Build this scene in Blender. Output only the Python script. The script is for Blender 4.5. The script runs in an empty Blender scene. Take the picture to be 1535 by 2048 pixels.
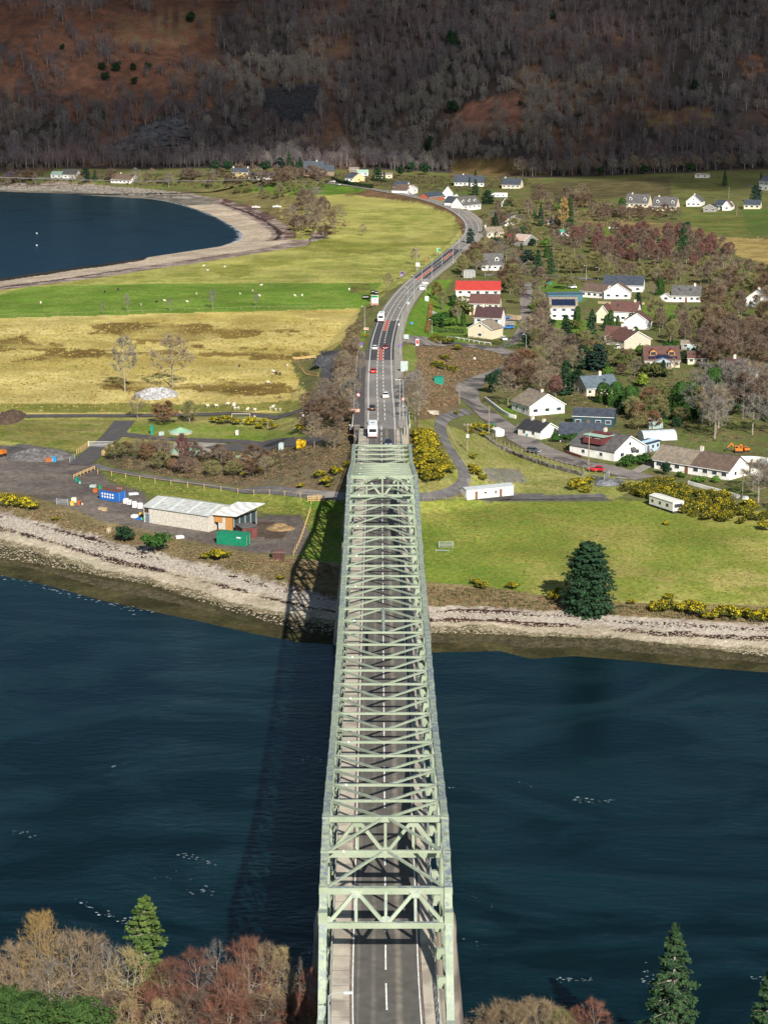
import bpy, math, random
import numpy as np
from math import radians, sin, cos, tan, pi
R = random.Random(7)
sc = bpy.context.scene
col = sc.collection
# ------------------------------------------------------------------ camera, sky, sun, exposure
F = 4140.0; PITCH = radians(13.0); YAW = radians(0.145); CX, CY, CZ = -0.7, 0.0, 120.0
cd = bpy.data.cameras.new('camera'); cam = bpy.data.objects.new('camera', cd); col.objects.link(cam)
cd.sensor_fit = 'VERTICAL'; cd.sensor_height = 36.0; cd.sensor_width = 27.0
cd.lens = F / 2048.0 * 36.0; cd.clip_start = 1.0; cd.clip_end = 9000.0
cam.location = (CX, CY, CZ); cam.rotation_euler = (pi/2 - PITCH, 0, -YAW)
sc.camera = cam
SX, SY, SZ = 0.42, -1.52, 1.0            # direction to the sun
sun_el = math.atan2(SZ, math.hypot(SX, SY)); sun_az = math.atan2(SX, SY)
w = bpy.data.worlds.new('World'); sc.world = w; w.use_nodes = True
wn = w.node_tree.nodes; wl = w.node_tree.links
bg = wn['Background']; sky = wn.new('ShaderNodeTexSky'); sky.sky_type = 'NISHITA'; sky.sun_disc = False
sky.sun_elevation = sun_el; sky.sun_rotation = sun_az; sky.air_density = 1.0; sky.dust_density = 0.2; sky.ozone_density = 2.0
wl.new(sky.outputs[0], bg.inputs[0]); bg.inputs[1].default_value = 0.060
sd_ = bpy.data.lights.new('sun', 'SUN'); sd_.energy = 4.9; sd_.angle = radians(0.53); sd_.color = (1.0, 0.95, 0.86)
sun = bpy.data.objects.new('sun', sd_); col.objects.link(sun)
from mathutils import Vector, Matrix
sun.rotation_euler = Vector((SX, SY, SZ)).to_track_quat('Z', 'Y').to_euler(); sun.location = (300, -300, 400)
sc.view_settings.view_transform = 'Standard'; sc.view_settings.look = 'None'; sc.view_settings.gamma = 1.0
sc.view_settings.exposure = 0.70
# ------------------------------------------------------------------ noise, projection
def _h(ix, iy, s):
    n = (ix*374761393 + iy*668265263 + s*1442695041) & 0xFFFFFFFF
    n = ((n ^ (n >> 13))*1274126177) & 0xFFFFFFFF
    return ((n ^ (n >> 16)) & 0xFFFF)/65535.0
def vnoise(x, y, s=0):
    x = np.asarray(x, float); y = np.asarray(y, float)
    ix = np.floor(x).astype(np.int64); iy = np.floor(y).astype(np.int64); fx = x-ix; fy = y-iy
    fx = fx*fx*(3-2*fx); fy = fy*fy*(3-2*fy)
    return ((_h(ix,iy,s)*(1-fx)+_h(ix+1,iy,s)*fx)*(1-fy)+(_h(ix,iy+1,s)*(1-fx)+_h(ix+1,iy+1,s)*fx)*fy)*2-1
def fbm(x, y, o=4, s=0):
    t = 0; a = 0.5
    for k in range(o): t = t + a*vnoise(x*2**k+k*17.3, y*2**k-k*9.1, s+k); a *= 0.5
    return t
cp, sp, cy_, sy_ = cos(PITCH), sin(PITCH), cos(YAW), sin(YAW)
def proj(x, y, z):
    dx = x-CX; dy = y-CY; dz = z-CZ
    rx = dx*cy_ - dy*sy_; fy = dx*sy_ + dy*cy_
    d = fy*cp - dz*sp; up = fy*sp + dz*cp
    return 767.5 + F*rx/d, 1024 - F*up/d, d
def ray(u, v):
    a = (u-767.5)/F; b = (1024-v)/F
    fy = cp + b*sp; dz = -sp + b*cp
    return a*cy_ + fy*sy_, -a*sy_ + fy*cy_, dz       # direction x,y,z
def atz(u, v, z):
    dx, dy, dz = ray(u, v); t = (z-CZ)/dz
    return np.array([CX+dx*t, CY+dy*t, z])
# ------------------------------------------------------------------ terrain description
def deckz(y):
    y = np.asarray(y, float); c = np.abs(y-306.5)
    zb = np.where(c < 92, 25.5-2.0*(c/92)**2, 23.5-(c-92)*0.043)
    far = np.interp(y, [480, 530, 711, 800, 900, 1000, 1200, 1500, 1700, 2500], [20.05, 18.0, 13.4, 10.6, 8.2, 7.0, 7.4, 10.5, 14.5, 15])
    return np.where(y > 480, far, zb)
def atroad(u, v):
    p = atz(u, v, 10.0)
    for _ in range(40): p = 0.5*p + 0.5*atz(u, v, float(deckz(p[1])))
    return p
ROADPX = [(759.5,775),(760.5,700),(765,675),(772,650),(781,626),(796,602),(812,582),(832,562),(854,544),(880,525),(905,504),(928,485),(943,468),(946,452),(936,436),(912,419),(880,406),(840,395),(800,387),(750,379),(700,371),(640,364),(583,361),(500,359),(380,362),(250,362),(100,358),(-60,352)]
RD = [np.array([0.0, y, float(deckz(y))]) for y in (540, 560, 580)] + [atroad(*p) for p in ROADPX]
def smooth_poly(pts, it=2):
    pts = [np.array(p, float) for p in pts]
    for _ in range(it):
        q = [pts[0]]
        for a, b in zip(pts[:-1], pts[1:]): q += [0.75*a+0.25*b, 0.25*a+0.75*b]
        q.append(pts[-1]); pts = q
    return pts
RD = smooth_poly(RD, 2); RDA = np.array(RD)
def curve_y(px, z):
    q = np.array([atz(u, v, z) for u, v in px]); o = np.argsort(q[:,0]); return q[o,0], q[o,1]
SH0 = curve_y([(-300,1080),(0,1150),(100,1172),(200,1200),(300,1222),(400,1243),(500,1266),(600,1285),(700,1292),(870,1305),(1000,1302),(1060,1318),(1150,1312),(1300,1325),(1400,1335),(1535,1345),(1900,1385)], 0)
SH1 = curve_y([(-300,960),(0,1022),(100,1050),(180,1075),(260,1098),(340,1113),(430,1135),(520,1160),(620,1185),(680,1200),(850,1216),(1000,1220),(1150,1228),(1300,1243),(1535,1253),(1900,1280)], 2.4)
NRX = [-120, -60, -30, -12, 0, 12, 30, 60, 120]; NRY = [262, 258, 250, 240, 228, 222, 222, 224, 226]
BAY = [(-700,376),(0,384),(100,386),(200,392),(300,398),(360,407),(420,428),(465,452),(485,468),(480,480),(440,493),(380,502),(300,514),(200,529),(100,542),(0,557),(-700,640)]
BAYW = np.array([atz(u, v, 0)[:2] for u, v in BAY])
HFX = [-900,-420,-330,-200,-100,-50,0,60,120,200,330,420,900]
HFY = [1760,1740,1735,1745,1750,1740,1735,1700,1640,1640,1650,1620,1600]
def sdpoly(x, y, P):
    d = np.full(x.shape, 1e18); ins = np.zeros(x.shape, bool); n = len(P)
    for i in range(n):
        ax, ay = P[i]; bx, by = P[(i+1) % n]; ex, ey = bx-ax, by-ay
        t = np.clip(((x-ax)*ex+(y-ay)*ey)/(ex*ex+ey*ey+1e-12), 0, 1)
        d = np.minimum(d, (x-ax-t*ex)**2+(y-ay-t*ey)**2)
        c = ((ay > y) != (by > y)); xx = ex*(y-ay)/(ey if abs(ey) > 1e-9 else 1e-9)+ax
        ins ^= c & (x < xx)
    d = np.sqrt(d); return np.where(ins, -d, d)
def roaddist(x, y):
    best = np.full(x.shape, 1e18); zz = np.zeros(x.shape); P = RDA[::2]
    for a, b in zip(P[:-1], P[1:]):
        ex, ey = b[0]-a[0], b[1]-a[1]
        t = np.clip(((x-a[0])*ex+(y-a[1])*ey)/(ex*ex+ey*ey), 0, 1)
        d = (x-a[0]-t*ex)**2+(y-a[1]-t*ey)**2; m = d < best
        best = np.where(m, d, best); zz = np.where(m, a[2]+t*(b[2]-a[2]), zz)
    return np.sqrt(best), zz
def terr(x, y):
    x = np.atleast_1d(np.asarray(x, float)); y = np.atleast_1d(np.asarray(y, float))
    z = np.interp(y, [0,420,700,1150,1500,1750,3000], [3.4,3.4,4.4,5.4,8.5,13,14]) + 0.5*fbm(x/60, y/60, 3, 3)
    z = z + np.clip((x-90)/200, 0, 1)*np.clip((y-560)/600, 0, 1)*7
    hf = np.interp(x, HFX, HFY); e = y-hf
    hill = np.where(e > 0, 0.50*e*np.clip(e/60, 0, 1)**0.4, 0)
    z = z + hill*(1+0.10*fbm(x/130, y/130, 3, 9)) + np.clip(e/80, 0, 1)*(9*fbm(x/70, y/90, 4, 21))
    d, zr = roaddist(x, y)
    emb = zr-0.30-np.maximum(0, d-8.5)*0.46
    z = np.where((zr > z) & (d < 60), np.maximum(z, emb), z)
    z = np.where(d < 9, np.minimum(z, zr-0.30), z)
    z = np.where((d >= 9) & (d < 26), np.minimum(z, zr-0.30+(d-9)*0.5), z)
    y0 = np.interp(x, *SH0); y1 = np.interp(x, *SH1)
    t = (y-y0)/(y1-y0)
    sh = np.where(t < 1, 2.4*t, 2.4+(y-y1)*0.10)
    z = np.minimum(z, np.maximum(sh, -4))
    yn = np.interp(x, NRX, NRY)
    z = np.where(y < yn+14, np.minimum((yn-y)*0.42, 9.0+0.6*fbm(x/9, y/9, 3, 5)), z)
    m = (y > 850) & (x < -40)
    if m.any():
        sd = sdpoly(x[m], y[m], BAYW); z[m] = np.where(sd < 95, np.minimum(z[m], np.maximum(sd*0.040, -3)+np.maximum(sd-60, 0)*.3), z[m])
    return z
YS = np.concatenate([np.arange(150, 700, 1.0), np.arange(700, 2600, 2.5)])
def P(u, v, dz=0.0):
    dx, dy, dzr = ray(u, v); t = YS/dy; xs = CX+dx*t; zs = CZ+dzr*t; g = terr(xs, YS)
    g = np.maximum(g, -0.2)
    i = np.argmax(zs < g)
    if zs[i] >= g[i]: i = len(YS)-1
    if i == 0: i = 1
    a = zs[i-1]-g[i-1]; b = g[i]-zs[i]; f = a/(a+b+1e-9)
    y = YS[i-1]+(YS[i]-YS[i-1])*f; x = CX+dx*y/dy
    return np.array([x, y, float(terr(x, y)[0])+dz])
def ppm(p): return F/proj(p[0], p[1], p[2])[2]
# ------------------------------------------------------------------ mesh helpers
class MB:
    def __init__(s): s.v = []; s.f = []; s.m = []
    def add(s, vs, fs, m=0):
        b = len(s.v); s.v += [tuple(map(float, p)) for p in vs]; s.f += [tuple(b+i for i in f) for f in fs]; s.m += [m]*len(fs); return s
    def box(s, x0, y0, z0, x1, y1, z1, m=0):
        return s.add([(x0,y0,z0),(x1,y0,z0),(x1,y1,z0),(x0,y1,z0),(x0,y0,z1),(x1,y0,z1),(x1,y1,z1),(x0,y1,z1)],
              [(0,3,2,1),(4,5,6,7),(0,1,5,4),(1,2,6,5),(2,3,7,6),(3,0,4,7)], m)
    def beam(s, a, b, w, h, m=0, up=(0,0,1)):
        a = Vector(a); b = Vector(b); d = (b-a).normalized(); up = Vector(up)
        if abs(d.dot(up)) > 0.98: up = Vector((0,1,0))
        sx = d.cross(up).normalized()*(w/2); sz = sx.cross(d).normalized()*(h/2)
        vs = [a-sx-sz, a+sx-sz, a+sx+sz, a-sx+sz, b-sx-sz, b+sx-sz, b+sx+sz, b-sx+sz]
        return s.add(vs, [(0,1,2,3),(7,6,5,4),(0,4,5,1),(1,5,6,2),(2,6,7,3),(3,7,4,0)], m)
    def tube(s, pts, rads, n=6, m=0, cap=True):
        pts = [Vector(p) for p in pts]; b = len(s.v); k = len(pts)
        for i, p in enumerate(pts):
            d = (pts[min(i+1,k-1)]-pts[max(i-1,0)]).normalized(); u = d.orthogonal().normalized(); w_ = d.cross(u)
            if i and u.dot(pu) < 0.5:
                u = (pu-d*pu.dot(d)).normalized(); w_ = d.cross(u)
            pu = u
            for j in range(n):
                q = p+(u*cos(2*pi*j/n)+w_*sin(2*pi*j/n))*rads[i]; s.v.append(tuple(q))
        for i in range(k-1):
            for j in range(n):
                s.f.append((b+i*n+j, b+i*n+(j+1)%n, b+(i+1)*n+(j+1)%n, b+(i+1)*n+j)); s.m.append(m)
        if cap:
            s.f.append(tuple(b+j for j in range(n))[::-1]); s.m.append(m)
            s.f.append(tuple(b+(k-1)*n+j for j in range(n))); s.m.append(m)
        return s
    def prism(s, prof, y0, y1, m=0, axis='x'):
        n = len(prof)
        if axis == 'x': A = [(p[0], y0, p[1]) for p in prof]; B = [(p[0], y1, p[1]) for p in prof]
        else: A = [(y0, p[0], p[1]) for p in prof]; B = [(y1, p[0], p[1]) for p in prof]
        return s.add(A+B, [tuple(range(n)), tuple(range(2*n-1, n-1, -1))]+[(i, n+i, n+(i+1)%n, (i+1)%n) for i in range(n)], m)
    def mesh(s, name, mats, smooth=False):
        me = bpy.data.meshes.new(name); me.from_pydata(s.v, [], s.f)
        for m in (mats if isinstance(mats, (list, tuple)) else [mats]): me.materials.append(m)
        if len(me.materials) > 1: me.polygons.foreach_set('material_index', s.m)
        if smooth: me.polygons.foreach_set('use_smooth', [True]*len(me.polygons))
        me.update(); return me
def npmesh(name, V, Fc, mats, mi=None, nv=3):
    me = bpy.data.meshes.new(name); V = np.asarray(V, np.float32); Fc = np.asarray(Fc, np.int32)
    me.vertices.add(len(V)); me.vertices.foreach_set('co', V.ravel())
    me.loops.add(Fc.size); me.loops.foreach_set('vertex_index', Fc.ravel())
    me.polygons.add(len(Fc)); me.polygons.foreach_set('loop_start', np.arange(0, Fc.size, nv, dtype=np.int32)); me.polygons.foreach_set('loop_total', np.full(len(Fc), nv, np.int32))
    for m in (mats if isinstance(mats, (list, tuple)) else [mats]): me.materials.append(m)
    if mi is not None: me.polygons.foreach_set('material_index', np.asarray(mi, np.int32))
    me.update(calc_edges=True); return me
def put(name, me, parent=None, loc=None, rz=0, sc_=None):
    o = bpy.data.objects.new(name, me); col.objects.link(o)
    if parent is not None: o.parent = parent
    if loc is not None: o.location = tuple(float(c) for c in loc)
    if rz: o.rotation_euler = (0, 0, rz)
    if sc_ is not None: o.scale = sc_ if hasattr(sc_, '__len__') else (sc_, sc_, sc_)
    return o
def tag(o, label, cat, group=None, kind=None):
    if label: o['label'] = label
    if cat: o['category'] = cat
    if group: o['group'] = group
    if kind: o['kind'] = kind
    return o
def struct(o, kind='structure'): o['kind'] = kind; return o
def thing(name, label, cat, loc, rz=0, group=None, sc_=None):
    return tag(put(name, None, None, loc, rz, sc_), label, cat, group)
def clone(root, loc, rz=0, label=None, sc_=None, group=None):
    r = root.copy(); col.objects.link(r); r.location = tuple(float(c) for c in loc); r.rotation_euler = (0, 0, rz)
    if sc_ is not None: r.scale = sc_ if hasattr(sc_, '__len__') else (sc_, sc_, sc_)
    if label: r['label'] = label
    if group: r['group'] = group
    def rec(a, b):
        for ch in CH.get(a.name, list(a.children)):
            c = ch.copy(); col.objects.link(c); c.parent = b; rec(ch, c)
    rec(root, r); return r
CH = {}
# ------------------------------------------------------------------ materials
MC = {}
def mat(name, c, rough=0.8, c2=None, scale=1.0, bump=0.0, metal=0.0, spec=0.3, rnd=0.0, coord='Object', detail=4, c3=None, scale3=0.1):
    if name in MC: return MC[name]
    m = bpy.data.materials.new(name); m.use_nodes = True; nt = m.node_tree; b = nt.nodes['Principled BSDF']
    b.inputs['Roughness'].default_value = rough; b.inputs['Metallic'].default_value = metal; b.inputs['Specular IOR Level'].default_value = spec
    N = nt.nodes.new; L = nt.links.new
    if c2 is None: c2 = tuple(k*0.8 for k in c)
    if coord == 'World': src = N('ShaderNodeNewGeometry').outputs['Position']
    else: src = N('ShaderNodeTexCoord').outputs['Object']
    nz = N('ShaderNodeTexNoise'); nz.inputs['Scale'].default_value = scale; nz.inputs['Detail'].default_value = detail; L(src, nz.inputs['Vector'])
    rp = N('ShaderNodeMapRange'); rp.inputs[1].default_value = 0.35; rp.inputs[2].default_value = 0.65; L(nz.outputs[0], rp.inputs[0])
    mx = N('ShaderNodeMix'); mx.data_type = 'RGBA'; L(rp.outputs[0], mx.inputs[0]); mx.inputs[6].default_value = (*c, 1); mx.inputs[7].default_value = (*c2, 1)
    out = mx.outputs[2]
    if c3 is not None:
        n3 = N('ShaderNodeTexNoise'); n3.inputs['Scale'].default_value = scale3; n3.inputs['Detail'].default_value = 5; L(src, n3.inputs['Vector'])
        r3 = N('ShaderNodeMapRange'); r3.inputs[1].default_value = 0.5; r3.inputs[2].default_value = 0.62; L(n3.outputs[0], r3.inputs[0])
        m3 = N('ShaderNodeMix'); m3.data_type = 'RGBA'; L(r3.outputs[0], m3.inputs[0]); L(out, m3.inputs[6]); m3.inputs[7].default_value = (*c3, 1); out = m3.outputs[2]
    if rnd:
        oi = N('ShaderNodeObjectInfo'); mr = N('ShaderNodeMapRange'); mr.inputs[3].default_value = 1-rnd; mr.inputs[4].default_value = 1+rnd; L(oi.outputs['Random'], mr.inputs[0])
        hs = N('ShaderNodeHueSaturation'); L(out, hs.inputs['Color']); L(mr.outputs[0], hs.inputs['Value']); out = hs.outputs[0]
    L(out, b.inputs['Base Color'])
    if bump:
        bp = N('ShaderNodeBump'); bp.inputs['Strength'].default_value = bump; bp.inputs['Distance'].default_value = 0.1; L(nz.outputs[0], bp.inputs['Height']); L(bp.outputs[0], b.inputs['Normal'])
    MC[name] = m; return m
# ------------------------------------------------------------------ ground
NX = 760
sg = np.linspace(-0.38, 0.38, NX); yg = [150.0]
while yg[-1] < 2700:
    q = yg[-1]; yg.append(q*(1.006 if q < 225 else 1.010 if 262 < q < 375 else 1.0013 if 375 <= q < 470 else 1.0036 if q < 1950 else 1.02))
yg = np.array(yg); NY = len(yg)
gx = (yg[:,None]*sg[None,:]).ravel(); gy = np.repeat(yg, NX)
gz = np.concatenate([terr(gx[i:i+60000], gy[i:i+60000]) for i in range(0, len(gx), 60000)])
gu, gv, gd = proj(gx, gy, gz)
GA = np.zeros((len(gx), 3)); GB = np.zeros((len(gx), 3)); GS = np.full(len(gx), 1.0)
def pip(u, v, poly):
    ins = np.zeros(u.shape, bool); n = len(poly)
    for i in range(n):
        ax, ay = poly[i]; bx, by = poly[(i+1) % n]
        if ay == by: continue
        ins ^= ((ay > v) != (by > v)) & (u < (bx-ax)*(v-ay)/(by-ay)+ax)
    return ins
JA = fbm(gx/9, gy/14, 4, 40); JB = fbm(gx/9, gy/14, 4, 60); J2 = fbm(gx/26, gy/40, 4, 80); J3 = fbm(gx/60, gy/80, 4, 90); J4 = fbm(gx/2.2, gy/3.2, 3, 120)
def soft(cond): return cond
def blend(mask, nz, lo, hi, a, b):
    t = np.clip((nz-lo)/(hi-lo), 0, 1)[:,None]*mask[:,None]; GA[:] = GA*(1-t)+np.array(a)*t; GB[:] = GB*(1-t)+np.array(b)*t
def zone(poly, a, b, jit=6.0, m=None, mixp=1.0):
    k = pip(gu+JA*jit*2, gv+JB*jit, poly)
    if m is not None: k &= m
    GA[k] = a; GB[k] = b
STRAW = (.540,.440,.165); STRAW2 = (.420,.345,.110); BRN = (.125,.085,.022); GRN = (.105,.185,.020); GRN2 = (.150,.215,.035)
PAL = (.32,.31,.085); PAL2 = (.20,.215,.045); SCR = (.150,.108,.062); SCR2 = (.095,.078,.042)
OLV = (.125,.130,.030); PEB = (.47,.405,.30); PEB2 = (.35,.295,.21)
GA[:] = (.135,.115,.050); GB[:] = (.105,.130,.034)
# open hill and wood floor
hillm = gy > np.interp(gx, HFX, HFY)-25
GA[hillm] = (.052,.042,.038); GB[hillm] = (.042,.035,.036)
BR = (.165,.078,.050); BR2 = (.105,.055,.040)
blend(hillm, fbm(gx/45, gy/70, 5, 402), .02, .30, (.13,.075,.05), (.09,.055,.042))
om = np.clip((1-((gu-150)/330)**2-((gv-40)/190)**2)*2+2.2*J3+1.2*J2+.5, 0, 1); blend(hillm & (gu < 560), om, 0.3, .8, BR, BR2)
zone([(280,40),(420,20),(440,60),(300,110),(230,80)], (.16,.115,.06), BR, 16)
zone([(900,250),(930,210),(1030,192),(1050,260),(940,262)], (.24,.115,.08), (.16,.08,.06), 8)
zone([(1290,225),(1420,215),(1430,250),(1300,265)], (.15,.11,.055), BR2, 8)
zone([(1480,110),(1600,110),(1600,150),(1480,150)], BR, BR2, 8)
zone([(900,320),(990,312),(1080,330),(1100,352),(900,352)], (.155,.095,.045), (.10,.08,.03), 5)
zone([(510,180),(640,165),(650,210),(590,255),(520,210)], (.035,.035,.042), (.05,.05,.06), 6)
zone([(270,260),(330,235),(375,235),(372,290),(280,305),(210,310),(230,285)], (.085,.085,.098), (.04,.04,.047), 8)
# fields left of the main road
zone([(-700,560),(0,575),(220,548),(330,530),(580,492),(560,450),(470,395),(455,375),(640,366),(760,385),(850,398),(905,420),(925,450),(915,485),(850,540),(780,580),(745,610),(0,640),(-700,640)], PAL, PAL2, 2)
zone([(455,375),(560,366),(690,368),(760,384),(745,392),(620,392),(460,388)], GRN, (.07,.13,.02), 3)
zone([(380,378),(470,378),(600,394),(700,392),(720,400),(640,440),(560,452),(470,400)], (.20,.17,.07), (.13,.11,.04), 6)
zone([(640,470),(900,468),(905,505),(640,505),(470,560),(420,540)], (.155,.165,.030), (.23,.23,.05), 8)
blend(pip(gu, gv, [(560,370),(925,400),(925,480),(560,500)]), J2+.3*JA, -.15, .3, (.38,.34,.11), PAL)
blend(pip(gu, gv, [(400,505),(905,490),(830,565),(400,566),(-100,585)]), J2+.3*JA, -.2, .3, (.36,.335,.10), PAL)
zone([(735,378),(800,386),(870,402),(930,425),(940,450),(925,470),(905,430),(850,408),(745,394),(690,390)], (.17,.10,.055), (.11,.07,.035), 3)
zone([(-700,590),(0,590),(60,574),(300,568),(720,566),(765,566),(748,585),(735,612),(720,617),(300,628),(0,636),(-700,650)], GRN, GRN2, 1.2)
zone([(700,566),(740,566),(742,590),(700,587)], (.10,.085,.03), (.14,.17,.03), 4)
FIELD = [(-700,650),(0,636),(300,628),(720,617),(700,670),(660,705),(585,722),(600,770),(628,800),(610,822),(500,828),(0,828),(-700,840)]
zone(FIELD, STRAW, STRAW2, 1.5)
blend(pip(gu, gv, FIELD), fbm(gx/45, gy/22, 5, 200), -.1, .35, (.42,.34,.10), (.33,.255,.07))
for poly in ([(0,688),(120,684),(130,700),(0,708)], [(190,664),(300,655),(512,662),(600,668),(512,684),(400,682),(240,680)], [(0,700),(130,700),(240,704),(330,700),(380,706),(200,716),(0,718)], [(400,696),(600,700),(640,712),(560,722),(400,712)], [(180,752),(340,760),(500,756),(600,770),(560,800),(430,790),(330,775),(150,770)]):
    k = pip(gu+J2*110+JA*60, gv+J2*22+JB*14, poly) & pip(gu, gv, FIELD); blend(k, fbm(gx/18, gy/12, 4, 230), -.45, .0, (.20,.135,.035), (.135,.09,.024))
zone([(-100,812),(0,806),(500,808),(600,800),(610,822),(0,826)], (.20,.19,.045), (.14,.15,.03), 3)
zone([(580,724),(625,722),(640,750),(612,770),(590,745)], (.13,.12,.05), (.10,.11,.03), 3)
# works, yard, grass strips
zone([(-400,835),(700,835),(700,885),(250,885),(-400,900)], PAL, (.20,.17,.06), 2)
zone([(0,840),(235,840),(205,872),(170,905),(0,880)], (.135,.155,.028), (.22,.20,.055), 3)
k = pip(gu, gv, [(10,838),(235,842),(190,880),(10,880)]) & (np.sin(gy*0.55+gx*0.02) > 0.1); GA[k] = (.24,.215,.075); GB[k] = (.18,.17,.05)
zone([(262,842),(400,846),(620,866),(640,882),(460,880),(300,876),(262,868)], (.13,.18,.025), (.19,.2,.05), 2)
zone([(345,884),(440,882),(470,900),(440,912),(350,912)], (.34,.31,.26), (.27,.25,.21), 3)
zone([(560,885),(640,884),(650,905),(570,905),(540,900)], (.20,.19,.15), (.14,.13,.09), 3)
zone([(195,944),(400,972),(690,1000),(680,1110),(600,1110),(560,1030),(430,1010),(290,985),(250,965)], (.20,.21,.045), (.135,.165,.028), 3)
zone([(600,1000),(690,1000),(690,1160),(640,1180),(600,1120),(620,1040)], (.10,.17,.02), (.14,.18,.03), 4)
YARD = [(-300,898),(0,892),(60,888),(140,905),(165,925),(195,935),(215,965),(290,985),(300,1035),(430,1050),(540,1030),(600,1030),(618,1060),(600,1110),(500,1105),(430,1092),(300,1062),(200,1040),(110,1005),(40,985),(0,990),(-300,970)]
zone(YARD, (.155,.130,.112), (.110,.092,.082), 3)
zone([(0,900),(40,886),(140,905),(130,918),(20,922)], (.075,.068,.068), (.11,.10,.10), 4)
zone([(480,1040),(590,1050),(560,1080),(500,1075)], (.085,.060,.045), (.13,.10,.07), 4)
zone([(-300,960),(40,985),(110,1005),(200,1040),(300,1062),(430,1092),(500,1105),(620,1118),(700,1130),(700,1215),(520,1165),(340,1118),(180,1078),(0,1026),(-300,965)], (.215,.165,.085), (.14,.115,.05), 4)
zone([(200,905),(330,915),(700,930),(700,998),(400,962),(230,935)], SCR, SCR2, 4)
zone([(440,900),(660,890),(720,860),(720,1000),(600,985),(440,965)], SCR, (.115,.095,.055), 5)
zone([(600,790),(650,770),(700,650),(725,640),(722,880),(640,930),(600,850)], SCR, SCR2, 4)
zone([(725,640),(732,640),(722,830),(710,830),(712,700)], (.11,.185,.022), (.13,.2,.03), 1)
zone([(720,617),(745,605),(730,650),(700,705),(690,690)], (.19,.195,.045), SCR, 3)
zone([(640,702),(680,700),(672,752),(650,800),(600,836),(600,822),(632,790),(648,745)], (.05,.05,.055), (.07,.068,.07), 2)
# right of the main road
zone([(806,640),(836,602),(868,560),(905,560),(880,600),(858,670),(848,676),(806,668)], (.090,.175,.018), (.12,.20,.025), 1.5)
zone([(800,690),(830,690),(836,760),(824,860),(806,860)], (.13,.18,.03), (.19,.18,.06), 1.5)
zone([(832,690),(870,686),(960,692),(1028,712),(1010,738),(940,770),(918,800),(918,825),(870,840),(836,880),(830,760)], (.165,.108,.062), (.125,.095,.048), 3)
zone([(836,842),(920,824),(880,846),(880,905),(922,950),(905,985),(836,996)], (.22,.20,.07), (.15,.16,.035), 3)
RF = [(836,1000),(930,996),(1240,1000),(1600,1030),(1600,1250),(1300,1238),(1150,1225),(850,1215)]
zone(RF, (.20,.225,.038), (.33,.29,.09), 3)
blend(pip(gu, gv, RF), J2+.5*JA, -.25, .35, (.31,.28,.07), (.38,.32,.10))
blend(pip(gu, gv, RF), (1000-gu)/300+(gv-1090)/300+J2*.6, -.1, .4, (.115,.175,.022), (.16,.20,.03))
blend(pip(gu, gv, RF), -J3-.4*J2, .0, .35, (.16,.205,.03), (.19,.21,.035))
zone([(850,1165),(1000,1175),(1110,1195),(1250,1205),(1600,1215),(1600,1258),(1300,1246),(1000,1224),(840,1222)], (.23,.175,.09), (.16,.125,.055), 4)
zone([(885,850),(960,870),(1180,945),(1290,965),(1220,1000),(940,995),(925,950),(890,900)], (.20,.215,.050), (.27,.25,.085), 3)
zone([(960,935),(1040,938),(1055,965),(975,962)], (.20,.19,.155), (.15,.14,.11), 3)
zone([(960,985),(1200,990),(1225,1002),(960,1003)], (.13,.12,.11), (.09,.085,.08), 2)
zone([(1180,950),(1240,958),(1260,972),(1190,975)], (.14,.14,.145), (.09,.09,.095), 2)
# village gardens and back fields
for poly in ([(870,600),(935,604),(935,690),(868,690)], [(1085,560),(1160,572),(1175,600),(1080,620)], [(1278,610),(1385,612),(1385,636),(1278,640)], [(858,650),(940,655),(940,690),(858,690)], [(1110,640),(1190,640),(1190,665),(1110,665)], [(1505,610),(1600,610),(1600,625),(1505,625)], [(985,812),(1035,818),(1035,835),(1010,835)], [(1090,700),(1150,705),(1160,740),(1100,745)]):
    zone(poly, (.095,.175,.020), (.13,.19,.03), 2)
zone([(1060,368),(1345,352),(1345,400),(1240,395),(1060,405)], (.115,.092,.040), (.070,.064,.028), 2)
zone([(1338,358),(1440,352),(1475,405),(1345,405)], (.135,.135,.045), (.095,.098,.030), 2)
zone([(1350,410),(1475,420),(1505,470),(1470,480),(1430,474),(1360,455)], (.15,.145,.040), (.085,.115,.025), 2)
zone([(1480,420),(1600,410),(1600,470),(1500,472)], (.07,.12,.022), (.10,.12,.03), 2)
zone([(1150,440),(1360,445),(1430,470),(1190,470)], (.22,.17,.07), (.13,.11,.045), 2)
zone([(1120,452),(1290,452),(1240,470),(1130,470)], (.10,.16,.025), (.13,.15,.03), 2)
zone([(1430,474),(1600,482),(1600,545),(1500,520),(1440,495)], (.36,.27,.10), (.24,.18,.06), 3)
zone([(870,355),(960,372),(990,380),(985,392),(870,390)], (.085,.125,.025), (.12,.13,.04), 2)
zone([(1040,400),(1200,398),(1200,412),(1040,415)], (.14,.14,.035), (.10,.11,.03), 2)
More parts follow.
